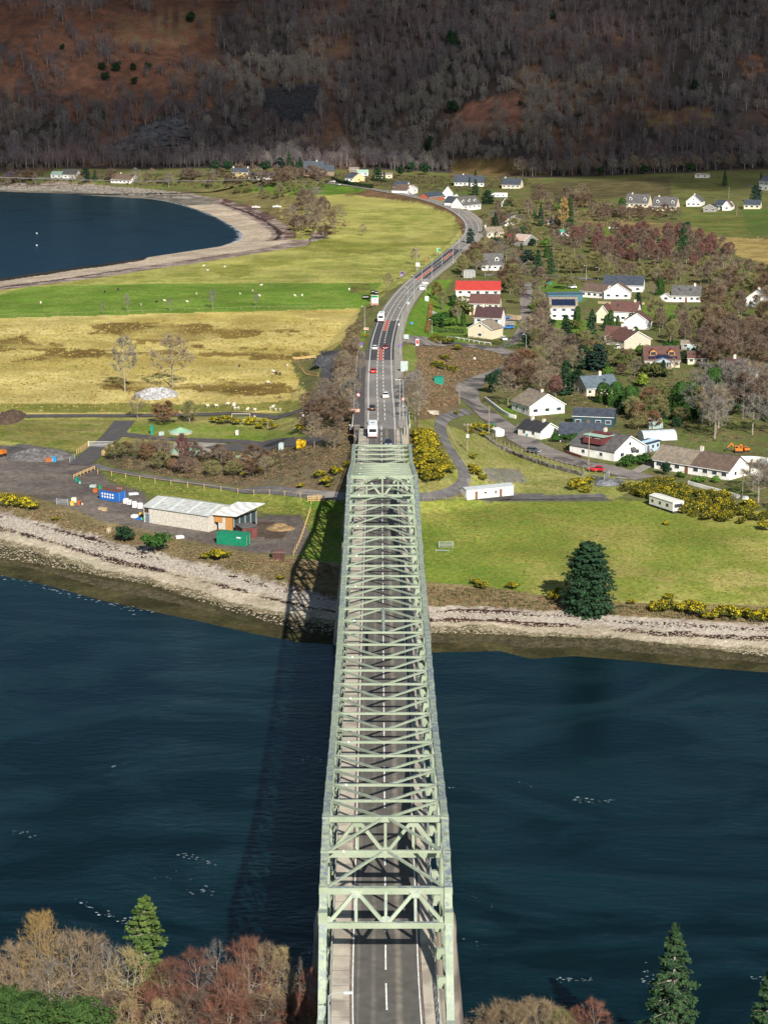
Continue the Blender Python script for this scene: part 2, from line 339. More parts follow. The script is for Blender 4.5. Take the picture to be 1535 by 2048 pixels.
# shore bands
y0g = np.interp(gx, *SH0); y1g = np.interp(gx, *SH1); tt = (gy-y0g)/(y1g-y0g)
L_ = gx < 0; tj = tt + JA*0.10 + J4*0.06
k = (tt > -0.6) & (tt < 1.06+0.10*JA) & (gy < 640); GA[k] = PEB; GB[k] = PEB2
k2 = k & (tj > 0.74); GA[k2] = (.45,.395,.325); GB[k2] = (.30,.25,.20)
sw = np.where(L_, 0.42, 0.47) + 0.16*J2+.1*JA; k3 = k & (tj < sw); GA[k3] = (.032,.029,.011); GB[k3] = (.062,.054,.022)
k3 = k & (tj >= sw) & (tj < sw+0.10); GA[k3] = (.20,.17,.10); GB[k3] = (.10,.085,.045)
for c, wd in ((0.72, 0.030), (0.93, 0.028)):
    k4 = k & (np.abs(tt-c-0.05*J2-0.05*JA) < wd*(1.15+2.6*JA+1.2*J4)); GA[k4] = (.030,.016,.014); GB[k4] = (.055,.028,.022)
bm = (gy > 850) & (gx < -30); sdg = np.full(len(gx), 999.0); sdg[bm] = sdpoly(gx[bm], gy[bm], BAYW)
bsc = np.interp(gx, [-230, -130, -60], [1.0, .62, .52]); sdg = np.where(gy > 1230, sdg/bsc, sdg); kb = sdg < 58+12*J2; GA[kb] = (.46,.38,.29); GB[kb] = (.36,.29,.22)
kb = (sdg > 34) & (sdg < 62+10*J2); GA[kb] = (.34,.27,.24); GB[kb] = (.15,.11,.09)
east = (gx > -115) & (gy > 1230)
kb = east & (np.abs(sdg-44-4*J2) < 3.2+3*JA); GA[kb] = (.03,.017,.017); GB[kb] = (.05,.03,.028)
kb = east & (sdg > 50) & (sdg < 66+8*J2) & (JA > -0.05); GA[kb] = (.07,.035,.035); GB[kb] = (.13,.08,.07)
nb = (gy < 1250) & (gx < -128); kb = nb & (sdg < 13+7*J2); GA[kb] = (.018,.018,.016); GB[kb] = (.035,.032,.026)
kb = nb & (np.abs(sdg-38-2*JA) < 1.5); GA[kb] = (.03,.025,.02); GB[kb] = (.05,.04,.03)
kb = (gy > 1500) & (sdg < 48) & (gx < -120); GA[kb] = (.19,.17,.14); GB[kb] = (.11,.10,.085)
kb = gy < 290; GA[kb] = (.075,.048,.030); GB[kb] = (.05,.045,.025)
V = np.stack([gx, gy, gz], 1)
ii = (np.arange(NY-1)[:,None]*NX+np.arange(NX-1)[None,:]).ravel()
keep = (gz[ii] > -2.5) | (gz[ii+NX+1] > -2.5)
ii = ii[keep]; Fq = np.stack([ii, ii+1, ii+NX+1, ii+NX], 1)
def gmat(name, bump=0.6):
    m = bpy.data.materials.new(name); m.use_nodes = True; nt = m.node_tree; b = nt.nodes['Principled BSDF']; N = nt.nodes.new; L = nt.links.new
    b.inputs['Roughness'].default_value = 0.95; b.inputs['Specular IOR Level'].default_value = 0.12
    g = N('ShaderNodeNewGeometry').outputs['Position']
    A = N('ShaderNodeAttribute'); A.attribute_name = 'colA'; B = N('ShaderNodeAttribute'); B.attribute_name = 'colB'
    def noise(s, d=5, dist=0.0):
        n = N('ShaderNodeTexNoise'); n.inputs['Scale'].default_value = s; n.inputs['Detail'].default_value = d; n.inputs['Distortion'].default_value = dist; L(g, n.inputs['Vector']); return n.outputs[0]
    def mr(x, a, b_, c=0.0, d=1.0):
        r = N('ShaderNodeMapRange'); r.inputs[1].default_value = a; r.inputs[2].default_value = b_; r.inputs[3].default_value = c; r.inputs[4].default_value = d; L(x, r.inputs[0]); return r.outputs[0]
    def mul(a, b_):
        q = N('ShaderNodeMath'); q.operation = 'MULTIPLY'; L(a, q.inputs[0]); L(b_, q.inputs[1]); return q.outputs[0]
    mx = N('ShaderNodeMix'); mx.data_type = 'RGBA'; L(mr(noise(0.11, 7, 0.4), 0.40, 0.60), mx.inputs[0]); L(A.outputs['Color'], mx.inputs[6]); L(B.outputs['Color'], mx.inputs[7])
    f = mul(mr(noise(0.9, 5), 0.3, 0.7, 0.66, 1.28), mr(noise(0.035, 4), 0.35, 0.65, 0.82, 1.14))
    f = mul(f, mr(noise(3.5, 3), 0.3, 0.7, 0.75, 1.22))
    hs = N('ShaderNodeHueSaturation'); L(mx.outputs[2], hs.inputs['Color']); L(f, hs.inputs['Value']); L(mr(noise(0.3, 3), 0.3, 0.7, 0.485, 0.515), hs.inputs['Hue'])
    L(hs.outputs[0], b.inputs['Base Color'])
    bp = N('ShaderNodeBump'); bp.inputs['Strength'].default_value = bump; bp.inputs['Distance'].default_value = 0.35; L(noise(1.6, 6), bp.inputs['Height']); L(bp.outputs[0], b.inputs['Normal'])
    return m
gme = npmesh('ground', V, Fq, gmat('ground_cover'), nv=4)
for nm, arr in (('colA', GA), ('colB', GB)):
    at = gme.color_attributes.new(nm, 'FLOAT_COLOR', 'POINT'); at.data.foreach_set('color', np.concatenate([arr, np.ones((len(arr), 1))], 1).astype(np.float32).ravel())
gme.polygons.foreach_set('use_smooth', [True]*len(gme.polygons))
struct(put('ground', gme))
# ------------------------------------------------------------------ water
def wmat():
    m = bpy.data.materials.new('sea_water'); m.use_nodes = True; nt = m.node_tree; b = nt.nodes['Principled BSDF']; N = nt.nodes.new; L = nt.links.new
    b.inputs['Roughness'].default_value = 0.6; b.inputs['Specular IOR Level'].default_value = 0.0
    gl = N('ShaderNodeBsdfGlossy'); gl.inputs['Roughness'].default_value = .2; gl.inputs['Color'].default_value = (.55,.80,1,1); fr = N('ShaderNodeFresnel'); fr.inputs['IOR'].default_value = 1.33
    fm = N('ShaderNodeMath'); fm.operation = 'MULTIPLY'; fm.inputs[1].default_value = .54; L(fr.outputs[0], fm.inputs[0]); ms_ = N('ShaderNodeMixShader'); L(fm.outputs[0], ms_.inputs[0]); L(b.outputs[0], ms_.inputs[1]); L(gl.outputs[0], ms_.inputs[2]); L(ms_.outputs[0], nt.nodes['Material Output'].inputs[0])
    g = N('ShaderNodeNewGeometry').outputs['Position']
    mp = N('ShaderNodeMapping'); mp.inputs['Scale'].default_value = (0.55, 1.0, 1); mp.inputs['Rotation'].default_value = (0, 0, 0.35); L(g, mp.inputs[0])
    n1 = N('ShaderNodeTexNoise'); n1.inputs['Scale'].default_value = 0.75; n1.inputs['Detail'].default_value = 6; n1.inputs['Roughness'].default_value = 0.62; L(mp.outputs[0], n1.inputs['Vector'])
    n2 = N('ShaderNodeTexNoise'); n2.inputs['Scale'].default_value = 0.035; n2.inputs['Detail'].default_value = 5; n2.inputs['Distortion'].default_value = 2.6; L(mp.outputs[0], n2.inputs['Vector'])
    cr = N('ShaderNodeMix'); cr.data_type = 'RGBA'; mr = N('ShaderNodeMapRange'); mr.inputs[1].default_value = 0.4; mr.inputs[2].default_value = 0.65; L(n2.outputs[0], mr.inputs[0]); L(mr.outputs[0], cr.inputs[0])
    cr.inputs[6].default_value = (.0008,.0075,.0105,1); cr.inputs[7].default_value = (.0022,.0160,.0215,1); L(cr.outputs[2], b.inputs['Base Color'])
    am = N('ShaderNodeMath'); am.operation = 'MULTIPLY_ADD'; L(n2.outputs[0], am.inputs[0]); am.inputs[1].default_value = 1.6; L(n1.outputs[0], am.inputs[2])
    bp = N('ShaderNodeBump'); ms = N('ShaderNodeMapRange'); ms.inputs[1].default_value = .38; ms.inputs[2].default_value = .62; ms.inputs[3].default_value = .22; ms.inputs[4].default_value = .95; L(n2.outputs[0], ms.inputs[0]); L(ms.outputs[0], bp.inputs['Strength']); bp.inputs['Distance'].default_value = 0.5; L(am.outputs[0], bp.inputs['Height']); L(bp.outputs[0], b.inputs['Normal']); L(bp.outputs[0], gl.inputs['Normal']); L(bp.outputs[0], fr.inputs['Normal'])
    return m
mb = MB(); mb.add([(-1600,60,0),(1600,60,0),(1600,2300,0),(-1600,2300,0)], [(0,1,2,3)])
struct(put('water', mb.mesh('water', wmat())))
# foam: streaks on the current and the wash along the bay
fv = []; ff = []
def foam_streak(pts, n, wid, sz):
    pts = smooth_poly(pts, 2)
    for _ in range(n):
        t = R.random()*(len(pts)-1); i = int(t); p = pts[i]*(1-(t-i))+pts[min(i+1, len(pts)-1)]*(t-i)
        x = p[0]+R.gauss(0, wid); y = p[1]+R.gauss(0, wid); r = sz*R.uniform(.3, 1); b = len(fv)
        for k in range(5):
            a = k*1.2566+R.uniform(-.4,.4); fv.append((x+1.9*r*cos(a), y+.55*r*sin(a), 0.06+0.01*R.random()))
        ff.append((b,b+1,b+2,b+3,b+4))
for pl, n, wid, sz in (([(1150,1597),(1190,1606),(1225,1602)],50,.35,.35), ([(370,1712),(400,1717),(440,1730)],45,.4,.3), ([(205,1830),(235,1836),(262,1842)],60,.4,.32), ([(1120,1958),(1150,1962),(1185,1958)],60,.3,.25), ([(600,1518),(630,1515),(650,1520)],30,.4,.3), ([(160,1795),(175,1818)],20,.3,.3), ([(380,1785),(420,1780)],30,.5,.3), ([(600,1908),(618,1905)],20,.2,.3), ([(890,1575),(900,1578)],12,.2,.25), ([(220,1535),(240,1530)],16,.4,.3), ([(1285,1925),(1300,1950),(1290,1965)],40,.3,.25),([(1500,1955),(1530,1965)],25,.3,.25),([(1020,1565),(1060,1570)],12,.3,.22),([(30,1665),(70,1672)],20,.4,.3),([(330,1740),(420,1790)],22,.8,.2),([(905,1880),(960,1892)],16,.5,.2),([(920,1785),(990,1810)],14,.8,.16),([(560,1905),(630,1908)],14,.5,.2)):
    foam_streak([atz(u, v, 0) for u, v in pl], int(n*.42), wid*1.5, sz*.5)
foam_streak([atz(u, v, 0) for u, v in [(310,398),(360,408),(420,429),(465,453),(484,468),(479,480),(470,486)]], 420, .8, 1.0)
foam_streak([atz(u, v, 0) for u, v in [(0,1154),(100,1176),(200,1204),(300,1226)]], 70, 1.2, .25)
mb = MB(); mb.add(fv, ff); struct(put('foam', mb.mesh('foam', mat('foam', (.50,.55,.58), .6))), 'stuff')
# ------------------------------------------------------------------ roads and paths
ASPH = mat('asphalt', (.205,.188,.172), .9, (.155,.143,.132), .5, coord='World', c3=(.24,.22,.20), scale3=.06)
ASPD = mat('asphalt_fresh', (.052,.050,.054), .85, (.068,.064,.066), .6, coord='World')
ASPO = mat('asphalt_old', (.235,.205,.185), .92, (.17,.148,.135), .35, coord='World', c3=(.07,.065,.062), scale3=.12)
TRK = mat('track_gravel', (.125,.118,.118), .95, (.080,.075,.075), .6, coord='World', c3=(.19,.175,.155), scale3=.15)
TRKD = mat('track_dark', (.060,.056,.058), .95, (.085,.078,.076), .6, coord='World')
PAVE = mat('pavement', (.30,.275,.235), .9, (.235,.212,.18), .7, coord='World')
WHT = mat('road_paint', (.78,.77,.72), .7, (.55,.54,.50), 1.5, coord='World')
REDP = mat('red_surfacing', (.42,.12,.085), .8, (.33,.11,.085), 1.2, coord='World')
def normals(pts):
    out = []
    for i in range(len(pts)):
        d = pts[min(i+1, len(pts)-1)]-pts[max(i-1, 0)]; n = np.array([-d[1], d[0]]); out.append(n/(np.linalg.norm(n)+1e-9))
    return out
def ribbon(name, pts, o0, o1, m, dz=0.0, zf=None, thick=0.0):
    """strip between lateral offsets o0 and o1 (right positive) along world points"""
    ns = normals(pts); mb = MB(); k = max(2, int(abs((o1[0] if hasattr(o1, '__len__') else o1)-(o0[0] if hasattr(o0, '__len__') else o0))/2.2)+2); vs = []
    for i, p in enumerate(pts):
        a = o0[i] if hasattr(o0, '__len__') else o0; b = o1[i] if hasattr(o1, '__len__') else o1
        for j in range(k):
            o = a+(b-a)*j/(k-1); x = p[0]-ns[i][0]*o; y = p[1]-ns[i][1]*o
            vs.append((x, y, p[2] if zf is None else None))
    if zf is not None:
        A = np.array([(q[0], q[1]) for q in vs]); zz = zf(A[:,0], A[:,1]); vs = [(q[0], q[1], z) for q, z in zip(vs, zz)]
    vs = [(a, b, c+dz) for a, b, c in vs]; fs = []
    for i in range(len(pts)-1):
        for j in range(k-1): fs.append((i*k+j, i*k+j+1, (i+1)*k+j+1, (i+1)*k+j))
    mb.add(vs, fs)
    if thick:
        n0 = len(mb.v)
        for ed in (0, k-1):
            b = len(mb.v)
            for i in range(len(pts)): q = vs[i*k+ed]; mb.v += [q, (q[0], q[1], q[2]-thick)]
            for i in range(len(pts)-1): mb.f.append((b+2*i, b+2*i+1, b+2*i+3, b+2*i+2)); mb.m.append(0)
    return mb.mesh(name, m)
def arclen(pts): return np.concatenate([[0], np.cumsum([np.linalg.norm(b[:2]-a[:2]) for a, b in zip(pts[:-1], pts[1:])])])
def resample(pts, step):
    s = arclen(pts); t = np.arange(0, s[-1], step); A = np.array(pts); return [np.array([np.interp(q, s, A[:,k]) for k in range(3)]) for q in t]
RS = resample(RD, 4.0)
RDW = [4.6 if p[1] < 1500 else 3.6 for p in RS]
struct(put('road', ribbon('road', RS, [-a for a in RDW], RDW, ASPH, 0.0)))
def seg(y0, y1): return [p for p in RS if y0 <= p[1] <= y1]
def yv(v, u=760): return atroad(u, v)[1]
for a, b in ((721, 641), (558, 498)):
    struct(put('road', ribbon('road', seg(yv(a), yv(b, 770 if a > 600 else 870)), -4.5, 4.5, ASPD, 0.010)))
mainS = [p for p in RS if p[1] < 1500]
struct(put('pavement', ribbon('pavement', mainS[:-40], 4.6, 7.4, PAVE, 0.12, thick=0.3)))
struct(put('pavement', ribbon('pavement', seg(541, yv(700)), -7.6, -4.6, TRKD, 0.12, thick=0.3)))
# painted markings
mk = MB()
def strip(mb, pts, off, wd, dz=0.03):
    ns = normals(pts); vs = []
    for p, n in zip(pts, ns):
        for o in (off-wd/2, off+wd/2): vs.append((p[0]-n[0]*o, p[1]-n[1]*o, p[2]+dz))
    mb.add(vs, [(2*i, 2*i+1, 2*i+3, 2*i+2) for i in range(len(pts)-1)])
R1 = resample(RD, 1.0); wd_ = lambda p: 0.2+max(0, p[1]-900)*0.0001
def dashes(off, y0, y1, on, offl, wd=0.22):
    q = [p for p in R1 if y0 <= p[1] <= y1]; i = 0
    while i+on < len(q): strip(mk, q[i:i+on+1], off, wd); i += on+offl
q = [p for p in R1 if p[1] < 1500]; strip(mk, q, -3.6, .24); strip(mk, q[:-1], 3.6, .22)
ya = yv(845); yb = yv(655)
dashes(0.0, 540, ya, 6, 3, .25); dashes(-0.95, ya+3, 1100, 6, 2, .24); dashes(0.95, ya+3, 1100, 5, 3, .24); dashes(0.0, 1105, 1480, 5, 5, .22)
struct(put('road_marking', mk.mesh('road_marking', WHT)))
rm = MB()
for a, b in ((721, 695), (662, 640), (560, 535), (520, 503)):
    uu = 761 if a > 690 else (768 if a > 600 else 860)
    q = [p for p in R1 if yv(a, uu) <= p[1] <= yv(b, uu)]
    if len(q) > 2: strip(rm, q, 0.0, 1.6, 0.022)
struct(put('road_marking', rm.mesh('red_hatching', REDP)))
PATHS = []
def groundline(px, step=3.0, it=2):
    pts = resample(smooth_poly([P(u, v) for u, v in px], it), step); PATHS.extend([(q[0], q[1]) for q in pts]); return pts
VROAD = groundline([(786,684),(800,684),(830,681),(880,684),(920,689),(985,698),(1020,707),(1036,720),(1028,733),(998,745),(960,757),(935,775),(932,797),(958,820),(998,850),(1040,878),(1090,905),(1148,925),(1200,934),(1250,948),(1292,958)])
tf = lambda x, y: np.maximum(terr(x, y), 0)
struct(put('road', ribbon('road', VROAD, -3.9, 3.9, ASPO, 0.16, tf)))
STRK = groundline([(938,822),(905,830),(881,841),(880,862),(896,896),(921,931),(932,955),(921,976),(890,990),(843,997),(760,997),(690,996),(600,990),(500,981),(400,968),(300,955),(230,943),(185,930)])
struct(put('path', ribbon('path', STRK, -1.6, 1.6, TRK, 0.14, tf)))
for px, wd, m in (([(250,842),(236,860),(221,877),(200,895),(182,911),(156,935)],3.2,TRKD), ([(240,868),(273,873),(330,878),(420,882),(520,884),(600,885),(655,887)],2.6,TRKD), ([(430,900),(480,892),(560,890)],5.0,TRKD),
                  ([(678,703),(664,715),(657,732),(655,760),(649,789),(629,812),(600,822),(500,826),(400,829),(250,832),(50,833)],2.4,TRKD), ([(1025,996),(1100,996),(1200,992),(1225,990)],2.0,TRK),
                  ([(1190,560),(1150,556),(1090,551),(1040,546),(1000,548),(960,552)],2.6,ASPO), ([(1058,566),(1050,600),(1052,640),(1040,672),(1020,690),(990,697)],2.4,ASPO), ([(1035,640),(1000,640)],3.0,ASPO),
                  ([(1240,958),(1270,945),(1305,925)],1.6,PAVE), ([(1195,408),(1245,408),(1300,412)],2.0,ASPO), ([(1490,370),(1535,378),(1600,385)],2.4,TRK)):
    struct(put('path', ribbon('path', groundline(px), -wd, wd, m, 0.15, tf)))
# ------------------------------------------------------------------ bridge
def steelmat():
    m = bpy.data.materials.new('green_steel'); m.use_nodes = True; nt = m.node_tree; b = nt.nodes['Principled BSDF']; N = nt.nodes.new; L = nt.links.new
    b.inputs['Roughness'].default_value = 0.55; b.inputs['Specular IOR Level'].default_value = 0.3
    g = N('ShaderNodeNewGeometry'); sx = N('ShaderNodeSeparateXYZ'); L(g.outputs['Normal'], sx.inputs[0])
    def noise(s, d=6, r=.6):
        n = N('ShaderNodeTexNoise'); n.inputs['Scale'].default_value = s; n.inputs['Detail'].default_value = d; n.inputs['Roughness'].default_value = r; L(g.outputs['Position'], n.inputs['Vector']); return n.outputs[0]
    def mr(x, a, c, e=0.0, f=1.0):
        r = N('ShaderNodeMapRange'); r.inputs[1].default_value = a; r.inputs[2].default_value = c; r.inputs[3].default_value = e; r.inputs[4].default_value = f; L(x, r.inputs[0]); return r.outputs[0]
    def mul(a, c):
        q = N('ShaderNodeMath'); q.operation = 'MULTIPLY'; L(a, q.inputs[0]); L(c, q.inputs[1]); return q.outputs[0]
    mx = N('ShaderNodeMix'); mx.data_type = 'RGBA'; L(mr(noise(.5), .35, .65), mx.inputs[0]); mx.inputs[6].default_value = (.245,.292,.198,1); mx.inputs[7].default_value = (.315,.358,.262,1)
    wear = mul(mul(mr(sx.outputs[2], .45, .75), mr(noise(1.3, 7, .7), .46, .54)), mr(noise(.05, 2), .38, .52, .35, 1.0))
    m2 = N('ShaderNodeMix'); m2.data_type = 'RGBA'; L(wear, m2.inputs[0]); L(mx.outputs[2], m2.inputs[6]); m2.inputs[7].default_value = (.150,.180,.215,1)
    m3 = N('ShaderNodeMix'); m3.data_type = 'RGBA'; L(mr(noise(2.6, 6, .7), .60, .68, 0, .75), m3.inputs[0]); L(m2.outputs[2], m3.inputs[6]); m3.inputs[7].default_value = (.16,.115,.07,1)
    L(m3.outputs[2], b.inputs['Base Color']); return m
STL = steelmat()
GRAT = mat('grating', (.16,.19,.17), .7, (.22,.25,.21), 3.0, coord='World')
CONC = mat('concrete', (.45,.40,.32), .9, (.35,.31,.255), .5, coord='World', c3=(.27,.235,.19), scale3=.25)
CPIER = mat('pier_concrete', (.30,.255,.20), .9, (.21,.185,.155), .3, coord='World', c3=(.12,.10,.085), scale3=.15)
DARK = mat('dark_steel', (.035,.045,.035), .7)
RAILW = mat('rail_galvanised', (.42,.46,.42), .5, (.3,.33,.3), 2.0, coord='World')
YS_ = [203.0, 209.5, 216.0] + [216.0+183.0*k/28 for k in range(1, 28)] + [399.0] + [399.0+7.3*k for k in range(1, 12)]
def chz(y):
    ys = [203.0, 216.0, 255.2, 306.5, 359.8, 399.0, 450.1, 479.3]; zs = [32.9, 35.6, 32.4, 32.0, 32.5, 35.4, 27.3, 25.7]
    return float(np.interp(y, ys, zs))
def cz(y): return chz(y)
bridge = thing('truss_bridge', 'long pale green steel truss bridge carrying the road over the dark narrows', 'bridge', (0, 330, 0))
def bp_(name, mb, m=STL, parent=None): return put(name, mb.mesh(name, m), parent or bridge, None if parent else (0, -330, 0))
TX = 6.55
def roadsurf():
    m = bpy.data.materials.new('bridge_asphalt'); m.use_nodes = True; nt = m.node_tree; b = nt.nodes['Principled BSDF']; N = nt.nodes.new; L = nt.links.new
    b.inputs['Roughness'].default_value = .85; g = N('ShaderNodeNewGeometry'); sx = N('ShaderNodeSeparateXYZ'); L(g.outputs['Position'], sx.inputs[0])
    n = N('ShaderNodeTexNoise'); n.inputs['Scale'].default_value = .8; n.inputs['Detail'].default_value = 7; L(g.outputs['Position'], n.inputs['Vector'])
    n2 = N('ShaderNodeTexNoise'); n2.inputs['Scale'].default_value = .06; n2.inputs['Detail'].default_value = 3; L(g.outputs['Position'], n2.inputs['Vector'])
    def M(op, a, c=None, v=None):
        q = N('ShaderNodeMath'); q.operation = op; L(a, q.inputs[0])
        if c is not None: L(c, q.inputs[1])
        elif v is not None: q.inputs[1].default_value = v
        return q.outputs[0]
    tot = None
    for c0, wd in ((1.35, .55), (-1.3, .40), (-2.9,.25)):
        d = M('ABSOLUTE', M('SUBTRACT', sx.outputs[0], v=c0)); r = N('ShaderNodeMapRange'); r.interpolation_type = 'SMOOTHSTEP'; r.inputs[1].default_value = 0; r.inputs[2].default_value = wd; r.inputs[3].default_value = 1.0 if c0 > 0 else .5; r.inputs[4].default_value = 0; L(d, r.inputs[0])
        tot = r.outputs[0] if tot is None else M('ADD', tot, r.outputs[0])
    tot = M('MULTIPLY', tot, M('ADD', n.outputs[0], n2.outputs[0]))
    mx = N('ShaderNodeMix'); mx.data_type = 'RGBA'; L(tot, mx.inputs[0]); mx.inputs[6].default_value = (.085,.078,.068,1); mx.inputs[7].default_value = (.175,.152,.122,1)
    hs = N('ShaderNodeHueSaturation'); L(mx.outputs[2], hs.inputs['Color']); r = N('ShaderNodeMapRange'); r.inputs[1].default_value = .3; r.inputs[2].default_value = .7; r.inputs[3].default_value = .8; r.inputs[4].default_value = 1.2; L(n.outputs[0], r.inputs[0]); L(r.outputs[0], hs.inputs['Value'])
    L(hs.outputs[0], b.inputs['Base Color']); return m
DY = list(np.arange(150, 541, 3.0))+[541.0]
def xoff(y): return 0.0 if y > 205 else (205-y)**2*0.0009
def slab(mb, x0, x1, dz0, dz1, ys=DY):
    b = len(mb.v)
    for y in ys:
        o = xoff(y); z = float(deckz(y)); mb.v += [(x0+o, y, z+dz0), (x1+o, y, z+dz0), (x1+o, y, z+dz1), (x0+o, y, z+dz1)]
    for i in range(len(ys)-1):
        for j in range(4): mb.f.append((b+4*i+j, b+4*i+(j+1)%4, b+4*i+4+(j+1)%4, b+4*i+4+j)); mb.m.append(0)
    n = b+4*(len(ys)-1); mb.f += [(b, b+3, b+2, b+1), (n, n+1, n+2, n+3)]; mb.m += [0, 0]; return mb
bp_('road_deck', slab(MB(), -3.85, 3.80, -.45, 0.0), roadsurf())
bp_('footway', slab(MB(), 3.803, 5.25, -.35, .16), CONC)
# expansion joints on the footway, drains, kerbs
mb = slab(MB(), -5.72, -3.853, -.35, .16)
for y in np.arange(154, 530, 3.27): mb.box(-5.70+xoff(y), y, float(deckz(y))+.12, -3.87+xoff(y), y+.07, float(deckz(y))+.172, 1)
bp_('footway', mb, [CONC, mat('joint', (.14,.12,.10))])
bp_('drain_channel', slab(MB(), -3.85, -3.66, .002, .012), mat('drain', (.13,.08,.06), .9, (.26,.2,.17), 2.0, coord='World')); bp_('drain_channel', slab(MB(), 3.62, 3.80, .002, .012), mat('drain', (.13,.1,.08)))
mk = MB(); slab(mk, -3.56, -3.42, .010, .022); slab(mk, 3.38, 3.51, .010, .022)
y = 152.0
while y < 540:
    slab(mk, -.085, .085, .010, .022, [y, y+2, y+4, y+5.6]); y += 8.6
bp_('lane_marking', mk, WHT)
for sgn, xr in ((-1, -5.80), (1, 5.33)):
    rl = MB()
    for hgt, wdt in ((1.25, .09), (.85, .05), (.5, .05)):
        ys = DY
        for a, b in zip(ys[:-1], ys[1:]): rl.beam((xr+xoff(a), a, float(deckz(a))+hgt), (xr+xoff(b), b, float(deckz(b))+hgt), wdt, wdt)
    for yy in np.arange(151, 540, 2.2):
        z = float(deckz(yy)); rl.beam((xr+xoff(yy), yy, z-.3), (xr+xoff(yy), yy, z+1.25), .07, .09)
        rl.beam((xr+xoff(yy), yy, z+.1), (xr-0.5*(-sgn)*0+xoff(yy+1.6), yy+1.6, z+1.2), .05, .05)
    bp_('railing', rl, RAILW)
for k in (-1, 1):
    tc = MB(); x = k*TX; ys = YS_
    for a, b in zip(ys[:-1], ys[1:]):
        nx = 0.0025 if (ys.index(a) % 2) else 0
        tc.beam((x, a, cz(a)-.38), (x, b+.01, cz(b)-.38), .78+nx, .76+nx)
    for i, y in enumerate(ys): tc.box(x-.44, y-.55, cz(y)-.83, x+.44, y+.55, cz(y)-.02)   # gussets
    tc_ = bp_('top_chord', tc)
    for y in ([204.2, 207.3, 212.5, 217.5]+list(YS_[5:30:2])):
        d = MB(); r = .30; n = 12; d.add([(x+r*cos(i*pi/6), y+r*1.25*sin(i*pi/6), cz(y)+.015) for i in range(n)]+[(x+r*cos(i*pi/6), y+r*1.25*sin(i*pi/6), cz(y)+.05) for i in range(n)], [tuple(range(n))[::-1], tuple(range(n, 2*n))]+[(i, (i+1)%n, n+(i+1)%n, n+i) for i in range(n)])
        o = put('access_cover', d.mesh('access_cover', GRAT), tc_)
    bc = MB(); bys = [193.0]+ys+[482.0]
    for a, b in zip(bys[:-1], bys[1:]): bc.beam((x, a, float(deckz(a))-1.5), (x, b+.01, float(deckz(b))-1.5), .74, .8)
    bp_('bottom_chord', bc)
    ep = MB(); ep.beam((x, 192.8, float(deckz(193))-1.9), (x, 203.2, cz(203)-.45), .80, .80); ep.box(x-.46, 192.0, 20.3, x+.46, 194.2, 22.2); ep.box(x-.46, 200.3, 29.0, x+.46, 201.9, 31.0)
    bp_('end_post', ep)
    ep = MB(); ep.beam((x, 479.3, cz(479.3)-.4), (x, 483.5, float(deckz(483))-1.8), .7, .7); bp_('end_post', ep)
    for i, y in enumerate(ys):
        p = MB(); s_ = .36 if y not in (216.0, 399.0) else .75
        zt = cz(y)-.7; zb = float(deckz(y))-1.2; p.box(x-s_/2, y-.22, zb, x+s_/2, y+.22, zt); bp_('post', p)
    for i in range(len(ys)-1):
        a, b = ys[i], ys[i+1]; p = MB()
        if i % 2: a, b = b, a
        p.beam((x, a, float(deckz(a))-1.2), (x, b, cz(b)-.7), .36, .34); bp_('diagonal', p)
    mbw = MB()
for i, y in enumerate(YS_):
    z = cz(y); p = MB(); big = y in (216.0, 399.0)
    if y > 204:
        hh = .30 if not big else .62
        p.box(-TX+.40, y-.13-(.12 if big else 0), z-hh-.08, TX-.40, y+.13+(.12 if big else 0), z-.08); bp_('top_strut', p)
    fb = MB(); zd = float(deckz(y)); fb.box(-TX+.2, y-.25, zd-1.75, TX-.2, y+.25, zd-.47); bp_('floor_beam', fb, STL)
def vbrace(ya, ye):
    """V from the middle of the strut at ya to both ends of the strut at ye"""
    p = MB()
    for k in (-1, 1): p.beam((k*.25, ya, cz(ya)-.24), (k*(TX-.35), ye, cz(ye)-.24), .27, .24)
    return bp_('bracing', p)
n0 = 2; nc = 16; nf = 30
for i in range(len(YS_)-1):
    a, b = YS_[i], YS_[i+1]
    if i < 2: vbrace(b, a)                      # apex away from the camera
    elif i < nc-1: vbrace(a, b)
    elif i < nc+1: pass
    elif i < nf: vbrace(b, a)
    else: vbrace(a, b)
vbrace(YS_[nc-1], YS_[nc]); vbrace(YS_[nc+1], YS_[nc])
p = MB(); p.beam((0, YS_[nc-1], cz(YS_[nc-1])-.2), (0, YS_[nc+1], cz(YS_[nc+1])-.2), .42, .3); bp_('centre_strut', p)
